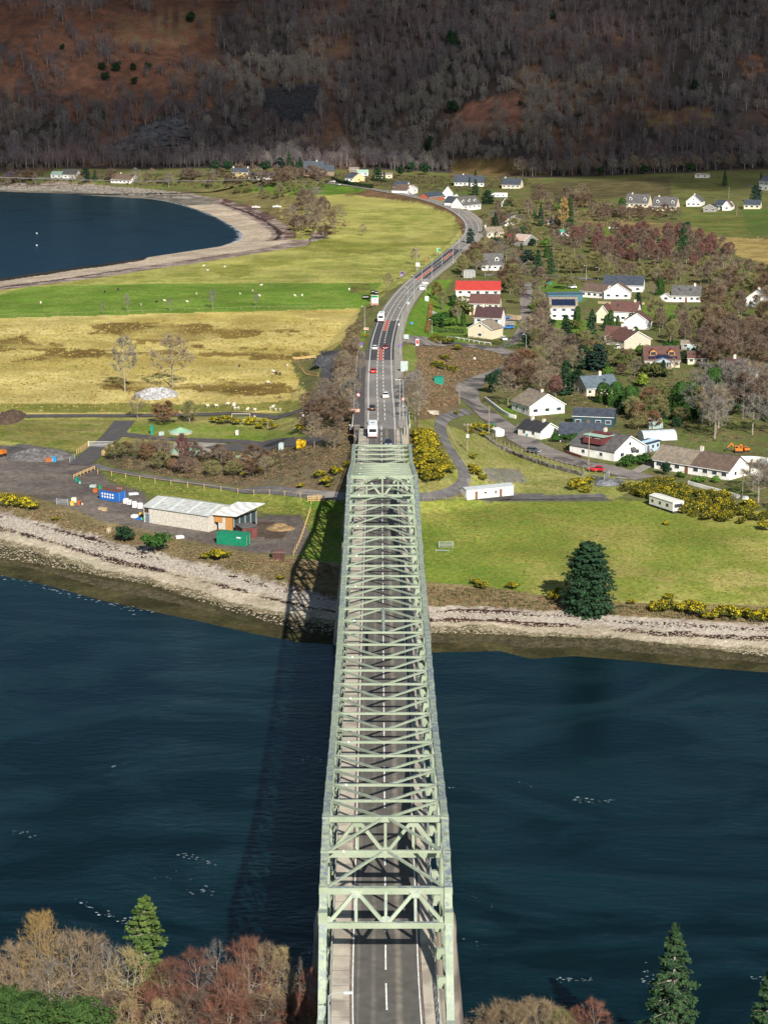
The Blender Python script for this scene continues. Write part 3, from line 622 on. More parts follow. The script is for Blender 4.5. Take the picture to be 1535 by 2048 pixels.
def sway(name, y, topz, botz, ytop=None):
    yt = y if ytop is None else ytop
    fr = put(name, None, bridge, (0, -330, 0)); E = TX-.38
    def pt(x, top): return (x, yt if top else y, topz if top else botz)
    def part(n, a, b, w, h, up=(0,0,1)):
        q = MB(); q.beam(a, b, w, h, 0, up); put(n, q.mesh(n, STL), fr)
    part('top_beam', pt(-E,1), pt(E,1), .7, .42, (0,1,0)); part('bottom_beam', pt(-E,0), pt(E,0), .62, .45, (0,1,0))
    for xa in (-E, E):
        part('diagonal', pt(xa,0), pt(math.copysign(3.1, xa),1), .38, .32, (0,1,0)); part('diagonal', pt(0,0), pt(math.copysign(3.1, xa),1), .38, .32, (0,1,0))
    for xa in (-3.1, 0, 3.1): part('vertical', pt(xa,1), pt(xa,0), .30, .26, (0,1,0))
    for xa, top in ((-3.1,1),(3.1,1),(0,0),(-E,0),(E,0)):
        P0 = Vector(pt(xa, top)); up = (Vector(pt(0,1))-Vector(pt(0,0))).normalized(); nn = Vector((1,0,0)).cross(up); s1 = -1 if top else 1
        vs = [P0+Vector((sx_,0,0))+up*s1*h_ for sx_, h_ in ((-.75,-.1),(.75,-.1),(.35,.85),(-.35,.85))]
        q = MB(); q.add([v-nn*.20 for v in vs]+[v+nn*.20 for v in vs], [(0,1,2,3),(7,6,5,4),(0,4,5,1),(1,5,6,2),(2,6,7,3),(3,7,4,0)]); put('gusset_plate', q.mesh('gusset_plate', STL), fr)
    return fr
sway('sway_frame', 216.3, 35.05, 30.9); sway('sway_frame', 398.7, 35.05, 30.9)
sway('portal_frame', 200.6, 32.35, 29.5, 202.9+.0)
p = MB(); p.box(-TX+.4, 204.0, 31.6, TX-.4, 204.5, 32.2); bp_('top_strut', p)
p = MB(); p.box(-TX+.4, 478.9, 25.1, TX-.4, 479.7, 25.68); bp_('top_strut', p)
# small navigation lamps on the left end of the struts, two lighting columns
for i in range(1, 41, 3):
    y = YS_[i]; q = MB(); q.box(-4.68, y-.30, cz(y)-.26, -4.42, y-.152, cz(y)-.02); bp_('lamp', q, mat('lamp_white', (.8,.78,.74), .5))
def pier(y, ztop, zbot, name='pier'):
    pr = put(name, None, bridge, (0, -330, 0))
    for k in (-1, 1):
        q = MB(); n = 16; b = 0
        for z, cx, rx, ry in ((zbot, 7.8, 2.3, 3.0), (ztop-3.0, 6.9, 1.35, 2.2), (ztop-1.2, 6.9, 1.35, 2.1), (ztop, 6.85, 1.2, 1.9)):
            for j in range(n): q.v.append((k*cx+rx*cos(2*pi*j/n), y+ry*sin(2*pi*j/n), z))
        for i in range(3):
            for j in range(n): q.f.append((i*n+j, i*n+(j+1)%n, (i+1)*n+(j+1)%n, (i+1)*n+j)); q.m.append(0)
        q.f.append(tuple(range(3*n, 4*n))); q.m.append(0)
        put('shaft', q.mesh('shaft', CPIER, True), pr)
    q = MB(); q.box(-6.9, y-1.3, ztop-4.2, 6.9, y+1.3, ztop-2.2); put('cross_beam', q.mesh('cross_beam', CPIER), pr)
    for k in (-1, 1):
        q = MB(); q.box(k*TX-.5, y-.6, ztop-.02, k*TX+.5, y+.6, float(deckz(y))-1.86); put('bearing', q.mesh('bearing', DARK), pr)
pier(222.5, 20.9, -3); pier(402, 21.0, -1); pier(481.5, 17.6, 1)
q = MB(); q.box(-7.2, 536, 2, 7.2, 541, 17.0); q.box(-7.2, 537, 17.0, -5.8, 541, 18.9); q.box(5.8, 537, 17.0, 7.2, 541, 18.9); bp_('abutment', q, CPIER)
q = MB(); slab(q, -5.0, -3.6, -1.9, -.46, list(np.arange(482, 541, 3.0))); slab(q, 3.6, 5.0, -1.9, -.46, list(np.arange(482, 541, 3.0))); bp_('approach_girder', q, CPIER)
# low white parapet walls past the truss
for k, x in ((-1, -7.75), (1, 7.55)):
    pts = [p for p in RS if 540 < p[1] < (640 if k > 0 else yv(700))]
    wl_ = MB(); ns = normals(pts)
    L0 = [(p[0]-n[0]*x, p[1]-n[1]*x, p[2]) for p, n in zip(pts, ns)]
    for a, b in zip(L0[:-1], L0[1:]): wl_.beam((a[0], a[1], a[2]+.42), (b[0], b[1], b[2]+.42), .22, .95 if k > 0 else .5)
    o = put('parapet_wall', wl_.mesh('parapet_wall', mat('parapet', (.62,.58,.50), .8, (.45,.42,.36), .8, coord='World')))
    tag(o, 'low pale parapet edging the %s footway of the approach road beyond the bridge' % ('left' if k < 0 else 'right'), 'wall')
# bridge street lamp by the near left footway
lamp_grey = mat('lamp_steel', (.36,.40,.39), .5)
def street_lamp(loc, h, label, arm=-1.2, rz=0, r=.09, group='street lamps along the main road'):
    key = ('lampmesh', round(h), arm)
    if key not in MC:
        a = MB(); a.tube([(0,0,0),(0,0,.9),(0,0,h)], [r*1.9, r*1.5, r*.8], 6)
        b = MB(); b.tube([(0,0,h-.05),(arm*.3,0,h+.22),(arm,0,h+.30)], [r*.7, r*.6, r*.5], 5); 
        c = MB(); c.box(min(arm, arm*1.55), -.16, h+.20, max(arm, arm*1.55), .16, h+.38)
        MC[key] = (a.mesh('column', lamp_grey), b.mesh('arm', lamp_grey), c.mesh('lamp_head', mat('lamp_head', (.62,.64,.62), .4)))
    t = thing('street_lamp', label, 'street lamp', loc, rz, group); a, b, c = MC[key]
    put('column', a, t); q = put('arm', b, t); put('lamp_head', c, q); return t
yl = 187.0
street_lamp((-5.95+xoff(yl), yl, float(deckz(yl))-.3), 6.2, 'street lamp with curved arm beside the near end of the left bridge footway', 1.5, 0, .07, 'street lamps along the main road')
# ------------------------------------------------------------------ vegetation
rng = np.random.default_rng(11)
def fol(name, c, c2, rough=.85, scale=.6, rnd=.18): return mat(name, c, rough, c2, scale, rnd=rnd, spec=.15, coord='World')
TWIG = {'tan': fol('twig_tan', (.235,.185,.125), (.16,.125,.085)), 'purple': fol('twig_purple', (.165,.115,.086), (.112,.080,.062)), 'red': fol('twig_red', (.185,.088,.072), (.125,.065,.056)),
        'grey': fol('twig_grey', (.20,.18,.155), (.13,.118,.105)), 'gold': fol('twig_gold', (.36,.24,.080), (.24,.15,.055)), 'olive': fol('twig_olive', (.20,.185,.075), (.13,.12,.05)), 'brown': fol('twig_brown', (.155,.098,.060), (.10,.068,.045)),
        'hill': fol('twig_hill', (.135,.105,.092), (.095,.078,.074), rnd=.3), 'rust': fol('twig_rust', (.22,.125,.065), (.15,.085,.05)), 'nred': fol('twig_near_red', (.21,.095,.062), (.14,.068,.048)), 'ntan': fol('twig_near_tan', (.255,.185,.11), (.18,.135,.085)), 'straw': fol('twig_straw', (.38,.30,.15), (.25,.19,.09))}
BARK = {'pale': mat('bark_pale', (.34,.30,.25), .9, (.16,.135,.11), 2.0), 'grey': mat('bark_grey', (.24,.21,.17), .9, (.13,.11,.09), 2.0), 'dark': mat('bark_dark', (.12,.09,.07), .9, (.07,.055,.04), 2.0)}
GREEN = {'pine': (fol('needles_pine', (.026,.062,.026), (.014,.036,.018)),), 'spruce': (fol('needles_spruce', (.042,.082,.030), (.022,.048,.022)),), 'blue': (fol('needles_blue', (.022,.050,.036), (.012,.030,.024)),),
         'lime': (fol('leaves_lime', (.20,.26,.030), (.12,.17,.022)),), 'laurel': (fol('leaves_laurel', (.040,.100,.018), (.022,.058,.012)),), 'holly': (fol('leaves_holly', (.020,.052,.022), (.012,.030,.014)),), 'cypress': (fol('leaves_cypress', (.038,.085,.016), (.02,.05,.012)),),
         'fresh': (fol('leaves_fresh', (.080,.150,.022), (.05,.10,.018)),), 'olivebush': (fol('leaves_olive', (.095,.105,.030), (.06,.07,.022)),)}
FLOW = fol('gorse_flower', (.56,.42,.010), (.34,.27,.012)); GORSEG = fol('gorse_green', (.085,.085,.014), (.035,.045,.012))
def slivers(A, D, Ln, W):
    """thin triangles from A along D (unit) of length Ln, base width W"""
    n = len(A); r = rng.normal(size=(n, 3)); s = np.cross(D, r); s /= (np.linalg.norm(s, axis=1, keepdims=True)+1e-9)
    V = np.stack([A-s*W[:,None]/2, A+s*W[:,None]/2, A+D*Ln[:,None]], 1).reshape(-1, 3); return V
def unit(v): return v/(np.linalg.norm(v, axis=1, keepdims=True)+1e-9)
def bare(h=9, rad=4, base=.22, limbs=9, sub=5, tw=9, tl=1.1, twd=.05, up=.35, tr=.17, twig='tan', bark='grey', lean=0.0, stems=1):
    tb = MB(); T = []; cz_ = h*(base+1)/2+h*.04; rz_ = h*(1-base)/2
    def tri(A, B, w):
        A = np.asarray(A, float); B = np.asarray(B, float); d = B-A; T.append(slivers(A[None], unit(d[None]), np.array([np.linalg.norm(d)]), np.array([w])))
    for st in range(stems):
        ox = 0 if stems == 1 else R.uniform(-.5, .5)*rad*.4; lx = lean*h+ (0 if stems == 1 else R.uniform(-.2, .2)*h)
        tp = [(ox*.3, ox*.2, -.5), (ox*.5+lx*.2, 0, h*.3), (ox+lx*.5, R.uniform(-.2,.2), h*.6), (ox+lx, R.uniform(-.3,.3), h*.93)]
        tb.tube(tp, [tr*1.2, tr*.85, tr*.5, tr*.12], 5, 0, False)
        tpa = np.array(tp)
        for i in range(limbs):
            f = base+(1-base)*(i+.5)/limbs*.85; p0 = np.array([np.interp(f*h, tpa[:,2], tpa[:,k]) for k in range(3)])
            az = i*2.4+R.uniform(-.5,.5); e0 = max(-.8, (f*h-cz_)/rz_)
            zt = min(.96, e0+up+R.uniform(.0,.35)); rr = math.sqrt(max(.05, 1-zt*zt))*rad*R.uniform(.8, 1.05)
            p3 = np.array([tpa[-1][0]*f+cos(az)*rr, sin(az)*rr, cz_+zt*rz_]); mid = p0*.5+p3*.5+np.array([cos(az)*rr*.12, sin(az)*rr*.12, -.05*h])
            r0 = tr*.50*(1-f*.6); tb.tube([p0, mid, p3], [r0, r0*.6, r0*.15], 4, 0, False)
            for j in range(sub):
                t = .3+.7*(j+.5)/sub; q0 = (1-t)**2*p0+2*t*(1-t)*mid+t*t*p3 if t < 1 else p3
                a2 = az+R.choice((-1,1))*R.uniform(.2,1.2); zt2 = min(.98, (q0[2]-cz_)/rz_+R.uniform(.05,.4)); r2 = math.sqrt(max(.04, 1-zt2*zt2))*rad*R.uniform(.75,1.05)
                q3 = np.array([cos(a2)*r2, sin(a2)*r2, cz_+zt2*rz_]); q3 = q0+(q3-q0)*R.uniform(.55,.95); tri(q0, q3, r0*.7+.02)
                n = tw; tt_ = rng.uniform(.15, 1, n)[:,None]; A = q0+(q3-q0)*tt_; d0 = (q3-q0)/(np.linalg.norm(q3-q0)+1e-9)
                D = unit(d0*.5+rng.normal(size=(n,3))*.55+np.array([0,0,.30+up*.5])); T.append(slivers(A, D, rng.uniform(.5,1.2,n)*tl, np.full(n, twd)))
    V = np.concatenate(T); Fc = np.arange(len(V)).reshape(-1, 3)
    return tb.mesh('trunk', BARK[bark]), npmesh('crown', V, Fc, TWIG[twig])
def tuftcloud(C, N_, size, flat=.5):
    """one triangle per point, facing roughly along N_"""
    n = len(C); nn = unit(N_+rng.normal(size=(n,3))*flat); a = unit(np.cross(nn, rng.normal(size=(n,3)))); b = np.cross(nn, a); s = size*rng.uniform(.6,1.3,(n,1))
    return np.stack([C+a*s, C-a*s*.5+b*s*.8, C-a*s*.5-b*s*.8], 1).reshape(-1, 3)
def conifer(h=14, rad=3.2, base=.08, levels=16, per=9, spray=14, droop=.25, size=.32, power=1.0, green='spruce', bark='grey', thin=1.0, dome=False, tr=.2):
    tb = MB(); tb.tube([(0,0,-.5),(0,0,h*.5),(0,0,h*.98)], [tr*1.2, tr*.7, .03], 6, 0, False); V = []
    for i in range(levels):
        f = base+(1-base)*(i+R.uniform(-.3,.3)+.5)/levels; g = (f-base)/(1-base)
        rr = rad*(math.sqrt(max(0, 1-g**2.6)) if dome else (1-g)**power*.95+.05)*(.75+.25*min(1, g*6+.3))
        for j in range(per):
            az = j*2*pi/per+i*1.7+R.uniform(-.3,.3); r1 = rr*R.uniform(.62,1.12); d = np.array([cos(az), sin(az), 0]); z0 = f*h; sl = -droop+g*.9*(droop+.3)
            if thin < 1 and R.random() > thin: continue
            t = np.sqrt(rng.uniform(.04, 1, spray)); C = d*(t*r1)[:,None]; C[:,2] = z0+t*r1*sl+R.uniform(-.2,.2); wd = .34*r1*(1.05-t*.6)
            C += np.array([-d[1], d[0], 0])*(rng.uniform(-1,1,spray)*wd)[:,None]; C[:,2] += rng.uniform(-.12,.12,spray)
            V.append(tuftcloud(C, np.array([d[0]*.5, d[1]*.5, .8])+0*C, size, .6))
            if r1 > .8: tb.tube([(0,0,z0), tuple(d*r1*.85+np.array([0,0,z0+r1*.85*sl]))], [.05, .015], 3, 0, False)
    V = np.concatenate(V); return tb.mesh('trunk', BARK[bark]), npmesh('crown', V, np.arange(len(V)).reshape(-1,3), list(GREEN[green]))
def bushmesh(name, rx=1.5, ry=1.5, h=2.0, n=700, size=.22, mats=None, flower=0.0, lumps=9, squash=1.0, box=False):
    V = []; mi = []
    L = [(0, 0, h*.45, .72)]+[(R.uniform(-.6,.6)*rx, R.uniform(-.6,.6)*ry, h*R.uniform(.25,.72), R.uniform(.28,.5)) for _ in range(lumps)]
    per = n//len(L)
    for lx, ly, lz, s in L:
        d = unit(rng.normal(size=(per, 3))); d[:,2] = np.abs(d[:,2])*1.0-.25*(rng.random(per) < .35); k = rng.uniform(.80,1.06,(per,1))
        C = np.array([lx, ly, lz])+d*np.array([rx*s, ry*s, h*.55*s])*k*(1+.12*rng.normal(size=(per,1))); C[:,2] = np.maximum(C[:,2], .02)
        V.append(tuftcloud(C, d, size, .55))
        fl = rng.random(per) < flower*np.clip(.35+d[:,2]*.9+.5*rng.normal()*.6, 0, 1.2); mi.append(fl.astype(int))
    V = np.concatenate(V); return npmesh(name, V, np.arange(len(V)).reshape(-1,3), mats, np.concatenate(mi) if len(mats) > 1 else None)
def column(h=4, r=1.0, n=900, size=.2, green='cypress', taper=.35):
    t = rng.uniform(0, 1, n); a = rng.uniform(0, 2*pi, n); rr = r*(1-taper*t)*np.sqrt(np.clip(1-np.maximum(0, (t-.7)/.3)**2, 0.02, 1))*(.9+.14*np.sin(a*5+t*4))
    d = np.stack([np.cos(a), np.sin(a), np.full(n, .35)], 1); C = np.stack([np.cos(a)*rr, np.sin(a)*rr, t*h], 1)
    V = tuftcloud(C, d, size, .5); return npmesh('crown', V, np.arange(len(V)).reshape(-1,3), list(GREEN[green]))
PROTO = {}
def proto(key, trunk, crown): PROTO[key] = (trunk, crown)
def pair(key, p): PROTO[key] = p
for i in range(3):
    pair('tan%d' % i, bare(9, 4.0, .25, 11, 7, 16, 1.2, .085, .35, .16, 'tan', 'grey'))
    pair('grey%d' % i, bare(9, 3.6, .25, 10, 7, 14, 1.3, .085, .45, .17, 'grey', 'pale'))
    pair('birch%d' % i, bare(9, 2.9, .18, 11, 7, 22, 1.1, .10, .45, .10, 'red' if i == 1 else 'purple', 'pale', 0, 1+i % 2))
pair('brown0', bare(6, 2.9, .12, 8, 6, 20, 1.0, .10, .3, .10, 'brown', 'dark', 0, 2)); pair('brown1', bare(5, 3.2, .10, 9, 6, 20, .9, .10, .2, .09, 'purple', 'dark', 0, 2))
pair('olive0', bare(5, 2.9, .10, 9, 6, 20, .9, .09, .3, .08, 'olive', 'grey', 0, 2)); pair('olive1', bare(6.5, 2.6, .12, 9, 6, 20, 1.0, .09, .45, .09, 'olive', 'pale', 0, 2))
pair('rust0', bare(5, 2.6, .1, 8, 6, 22, .8, .10, .3, .07, 'rust', 'dark', 0, 2)); pair('gold0', bare(9, 2.4, .12, 14, 6, 20, .8, .10, .0, .14, 'gold', 'grey'))
pair('straw0', bare(3.2, 2.2, .05, 8, 6, 12, .7, .06, .3, .05, 'straw', 'grey', 0, 3))
pair('spruce0', conifer(13, 3.4, .05, 18, 9, 13, .25, .42, .85, 'spruce')); pair('spruce1', conifer(11, 3.2, .05, 15, 8, 13, .2, .42, .75, 'pine'))
pair('blue0', conifer(9, 3.6, .04, 13, 9, 16, .12, .42, .6, 'blue', dome=True)); pair('blue1', conifer(7, 3.4, .03, 10, 9, 16, .1, .42, .6, 'pine', dome=True))
pair('bigpine', conifer(15.5, 6.0, .02, 26, 13, 34, .20, .40, .7, 'pine', dome=True, tr=.35))
pair('hol0', (BARK and MB().tube([(0,0,-.3),(0,0,2)], [.12,.06], 5).mesh('trunk', BARK['dark']), bushmesh('crown', 2.2, 2.2, 4.4, 1300, .26, list(GREEN['holly']))))
pair('lau0', (MB().tube([(0,0,-.3),(0,0,1.5)], [.12,.06], 5).mesh('trunk', BARK['dark']), bushmesh('crown', 1.9, 1.9, 3.0, 1000, .22, list(GREEN['laurel']))))
pair('lime0', (MB().tube([(0,0,-.3),(0,0,1)], [.12,.06], 5).mesh('trunk', BARK['dark']), bushmesh('crown', 1.5, 1.5, 2.4, 800, .2, list(GREEN['lime']))))
pair('fre0', (MB().tube([(0,0,-.3),(0,0,1)], [.12,.06], 5).mesh('trunk', BARK['dark']), bushmesh('crown', 1.5, 1.5, 2.2, 800, .2, list(GREEN['fresh']))))
pair('oli0', (MB().tube([(0,0,-.3),(0,0,1)], [.12,.06], 5).mesh('trunk', BARK['dark']), bushmesh('crown', 1.7, 1.7, 2.2, 800, .2, list(GREEN['olivebush']))))
pair('cyp0', (MB().tube([(0,0,-.3),(0,0,1.5)], [.12,.06], 5).mesh('trunk', BARK['dark']), column(6, 1.35, 1500, .22, 'cypress', .3)))
pair('cyp1', (MB().tube([(0,0,-.3),(0,0,1.5)], [.12,.06], 5).mesh('trunk', BARK['dark']), column(7, 2.4, 2200, .26, 'laurel', .35)))
HEIGHT = {'tan':9,'grey':9,'birch':9,'brown0':6,'brown1':5,'olive0':5,'olive1':6.5,'rust0':5,'gold0':9,'straw0':3.2,'spruce0':13,'spruce1':11,'blue0':9,'blue1':7,'bigpine':15.5,'hol0':4.6,'lau0':3.1,'lime0':2.5,'fre0':2.3,'oli0':2.3,'cyp0':6,'cyp1':7}
for i in range(3): HEIGHT['tan%d'%i] = HEIGHT['grey%d'%i] = HEIGHT['birch%d'%i] = 9
GORSE = [bushmesh('crown', 2.0, 1.8, 2.2, 1500, .16, [GORSEG, FLOW], .36, 11) for _ in range(2)]+[bushmesh('crown', 2.0, 1.8, 2.0, 1200, .16, [GORSEG, FLOW], .14, 11)]
GORSTEM = MB().tube([(0,0,-.3),(0,0,.8)], [.1,.05], 5).mesh('stem', BARK['dark'])
TNAME = {'tan':('bare_tree','tree'),'grey':('bare_tree','tree'),'birch':('birch_tree','birch tree'),'brown':('bare_shrub','shrub'),'olive':('willow_shrub','willow shrub'),'rust':('beech_shrub','shrub'),'gold':('larch_tree','larch tree'),'straw':('dry_shrub','shrub'),
         'spruce':('spruce_tree','spruce tree'),'blue':('cypress_tree','evergreen tree'),'bigpine':('pine_tree','pine tree'),'hol':('holly_bush','evergreen bush'),'lau':('laurel_bush','evergreen bush'),'lime':('conifer_bush','conifer bush'),'fre':('garden_bush','garden bush'),'oli':('garden_bush','garden bush'),'cyp':('conifer_column','conifer tree')}
def plant(key, loc, h, label, group=None, wide=1.0, parts=True):
    tr, cr = PROTO[key]; k = key.rstrip('0123456789'); nm, cat = TNAME[k]; s = h/HEIGHT[key]
    t = thing(nm, label, cat, loc, R.uniform(0, 6.28), group, (s*wide, s*wide, s))
    put('trunk', tr, t); put('crown', cr, t); return t
def plantpx(key, u, v, hpx, label, group=None, wide=1.0):
    p = P(u, v); d = proj(*p)[2]; h = hpx/(F/d)/cos(PITCH-math.atan((1024-v)/F)*1.0)*1.0; return plant(key, p, h, label, group, wide)
def gorse(u, v, wpx, label, group='gorse bushes in yellow flower', k=None, hk=1.0):
    p = P(u, v); s = wpx/(F/proj(*p)[2])/4.0; k = R.choice((0,1)) if k is None else k
    t = thing('gorse_bush', label, 'gorse bush', p, R.uniform(0,6.28), group, (s, s, s*hk)); put('stem', GORSTEM, t); put('crown', GORSE[k], t); return t
PA_ = np.array(PATHS) if PATHS else None
def scatter(poly, n, jitter=0):
    """n ground points whose position in the view of the plan polygon is inside it, spread evenly over the ground"""
    c = [P(u, v) for u, v in poly]; xs = [q[0] for q in c]; ys = [q[1] for q in c]; out = []
    while len(out) < n:
        x = rng.uniform(min(xs), max(xs), 400); y = rng.uniform(min(ys), max(ys), 400); z = terr(x, y); u, v, d = proj(x, y, z); k = pip(u, v, poly) & (z > .5)
        if PA_ is not None: dm = ((x[:,None]-PA_[None,:,0])**2+(y[:,None]-PA_[None,:,1])**2).min(1); k &= dm > 4.6**2; k &= roaddist(x, y)[0] > 8.2
        for a, b, r in FORB: k &= (x-a)**2+(y-b)**2 > (r*.8)**2
        out += list(np.stack([x[k], y[k], z[k]], 1))
        if not k.any(): break
    return out[:n]
def spaced(poly, n, dmin):
    pts = []
    for q in scatter(poly, n*8):
        if len(pts) >= n: break
        if all((q[0]-a[0])**2+(q[1]-a[1])**2 > dmin*dmin for a in pts): pts.append(q)
    return pts
FORB = []     # house footprints, filled below: (x, y, radius)
ADJ = {'tan':'tan bare','grey':'pale grey bare','birch':'purple-red','brown':'dark brown bare','olive':'olive','rust':'rust-brown','gold':'golden','straw':'straw-coloured','spruce':'dark green','blue':'dark green','hol':'dark','lau':'green','lime':'lime','fre':'green','oli':'olive green','cyp':'green'}
def wood(poly, n, dmin, kinds, h0, h1, label, group, wide=1.0, chk=True):
    for q in spaced(poly, n, dmin):
        if chk and any((q[0]-a)**2+(q[1]-b)**2 < r*r for a, b, r in FORB): continue
        kd = R.choice(kinds); uu, vv, _ = proj(*q); us = [p[0] for p in poly]; vs = [p[1] for p in poly]; fu = (uu-min(us))/(min(max(us), 1535)-min(us)+1e-6); fv_ = (vv-min(vs))/(max(vs)-min(vs)+1e-6)
        lab = '%s %s, %s %s of %s' % (ADJ[kd.rstrip('0123456789')], TNAME[kd.rstrip('0123456789')][1], 'far' if fv_ < .5 else 'near', 'left' if fu < .34 else ('middle' if fu < .67 else 'right'), label)
        plant(kd, q, R.uniform(h0, h1)*1.15, lab, group, wide*R.uniform(.95,1.25))
# ------------------------------------------------------------------ houses
RENDER_W = mat('white_render', (.80,.78,.74), .85, (.70,.68,.63), 1.2, c3=(.60,.57,.51), scale3=.35)
CREAM = mat('cream_render', (.66,.56,.40), .85, (.58,.49,.35), 1.0); YELL = mat('yellow_render', (.60,.49,.22), .85, (.52,.42,.19), 1.0); ORNG = mat('orange_render', (.64,.45,.22), .85, (.56,.39,.19))
STONE = mat('stone_wall', (.26,.19,.14), .9, (.17,.13,.10), 1.4); GREYW = mat('grey_boards', (.28,.27,.25), .9, (.20,.19,.18), 2.0)
TEALW = mat('teal_cladding', (.022,.055,.075), .6, (.03,.07,.09)); BLUW = mat('blue_boards', (.40,.52,.66), .7, (.33,.45,.58)); REDW = mat('red_boards', (.35,.10,.07), .8); TIMB = mat('timber_cladding', (.50,.24,.07), .7, (.38,.18,.05), 3.0)
def roofm(name, c, c2, rough=.75):
    if name in MC: return MC[name]
    m = bpy.data.materials.new(name); m.use_nodes = True; nt = m.node_tree; b = nt.nodes['Principled BSDF']; N = nt.nodes.new; L = nt.links.new; b.inputs['Roughness'].default_value = rough; b.inputs['Specular IOR Level'].default_value = .35
    tc = N('ShaderNodeTexCoord'); n = N('ShaderNodeTexNoise'); n.inputs['Scale'].default_value = .9; n.inputs['Detail'].default_value = 6; L(tc.outputs['Object'], n.inputs['Vector'])
    wv = N('ShaderNodeTexWave'); wv.wave_type = 'BANDS'; wv.bands_direction = 'Z'; wv.inputs['Scale'].default_value = 1.7; wv.inputs['Distortion'].default_value = .3; L(tc.outputs['Object'], wv.inputs['Vector'])
    mr = N('ShaderNodeMapRange'); mr.inputs[1].default_value = .38; mr.inputs[2].default_value = .62; L(n.outputs[0], mr.inputs[0]); mx = N('ShaderNodeMix'); mx.data_type = 'RGBA'; L(mr.outputs[0], mx.inputs[0]); mx.inputs[6].default_value = (*c,1); mx.inputs[7].default_value = (*c2,1)
    hs = N('ShaderNodeHueSaturation'); L(mx.outputs[2], hs.inputs['Color']); r = N('ShaderNodeMapRange'); r.inputs[3].default_value = .80; r.inputs[4].default_value = 1.12; L(wv.outputs[0], r.inputs[0]); L(r.outputs[0], hs.inputs['Value']); L(hs.outputs[0], b.inputs['Base Color']); MC[name] = m; return m
RF_ = {'brown': roofm('tiles_brown', (.145,.098,.072), (.10,.070,.056)), 'tan': roofm('tiles_tan', (.26,.215,.16), (.17,.14,.11)), 'grey': roofm('tiles_grey', (.115,.108,.105), (.075,.072,.072)), 'slate': roofm('slate_blue', (.060,.072,.092), (.042,.050,.066), .5), 'bslate': roofm('slate_pale', (.115,.150,.175), (.085,.11,.13), .5),
       'purple': roofm('tiles_purple', (.072,.034,.036), (.052,.026,.028)), 'red': roofm('roof_red', (.40,.045,.035), (.33,.035,.03), .5), 'maroon': roofm('tiles_maroon', (.125,.058,.045), (.09,.045,.038)), 'white': roofm('sheet_white', (.62,.62,.59), (.48,.48,.45)), 'green': roofm('sheet_green', (.06,.30,.20), (.05,.25,.17)), 'pgreen': roofm('sheet_pale_green', (.30,.42,.34), (.25,.36,.3)), 'dark': roofm('dark_felt', (.035,.036,.042), (.025,.026,.03)), 'rusty': roofm('sheet_rusty', (.46,.26,.18), (.40,.38,.36))}
GLASS = mat('window_glass', (.030,.040,.050), .15, (.05,.06,.07), 1.0, spec=.6); FRAMEW = mat('window_frame', (.78,.77,.74), .5); SOLAR = mat('solar_panel', (.008,.014,.035), .2, (.012,.02,.05), 3.0, spec=.6); WOODD = mat('door_wood', (.20,.09,.05), .6); CHIM = mat('chimney_render', (.62,.58,.50), .9); TREEHOUSE = None
def hbox(name, par, x0, y0, z0, x1, y1, z1, m): return put(name, MB().box(x0, y0, z0, x1, y1, z1).mesh(name, m), par)
def window(par, x, z, w_, h_, y=0.0, face='f', x1=None):
    """frame proud of the wall with a pane; face f front (y = 0 plane facing -y), l / r the side walls"""
    if face == 'f': f = MB().box(x, y-.07, z, x+w_, y+.02, z+h_); g = MB().box(x+.1, y-.09, z+.1, x+w_-.1, y-.071, z+h_-.1)
    else:
        X = x1; s = -1 if face == 'l' else 1
        a, b = sorted((X-s*.02, X+s*.07)); f = MB().box(a, x, z, b, x+w_, z+h_); a, b = sorted((X+s*.071, X+s*.09)); g = MB().box(a, x+.1, z+.1, b, x+w_-.1, z+h_-.1)
    o = put('window', f.mesh('window', FRAMEW), par); put('pane', g.mesh('pane', GLASS), o); return o
def dormer(par, x, W, D, wh, rh, hw=1.9, m=None, rm=None, wm=None):
    """dormer on the front slope"""
    y0 = D*.5*.30; z0 = wh+rh*.30; z1 = z0+1.5
    o = put('dormer', MB().box(x, y0, z0-.3, x+hw, D*.5*.95, z1).prism([(x, z1), (x+hw, z1), (x+hw/2, z1+.8)], y0, D*.5*.98).mesh('dormer', m or RENDER_W), par)
    rf = MB()
    for a, b in (((x-.15), z1-.05), ((x+hw+.15), z1-.05)): rf.beam((0,0,0),(0,0,0.001),.001,.001) if False else None
    q = MB(); c = x+hw/2; t = .12
    q.add([(x-.2,y0-.2,z1-.02),(c,y0-.2,z1+.90),(x+hw+.2,y0-.2,z1-.02),(x-.2,D*.5,z1-.02),(c,D*.5,z1+.90),(x+hw+.2,D*.5,z1-.02),(x-.2,y0-.2,z1+t),(c,y0-.2,z1+.9+t),(x+hw+.2,y0-.2,z1+t),(x-.2,D*.5,z1+t),(c,D*.5,z1+.9+t),(x+hw+.2,D*.5,z1+t)],
          [(6,7,10,9),(7,8,11,10),(0,3,4,1),(1,4,5,2),(0,1,7,6),(1,2,8,7),(0,6,9,3),(2,5,11,8)])
    put('dormer_roof', q.mesh('dormer_roof', rm), o); g = MB().box(x+.3, y0-.06, z0+.35, x+hw-.3, y0-.01, z1-.05); put('pane', g.mesh('pane', GLASS), o)
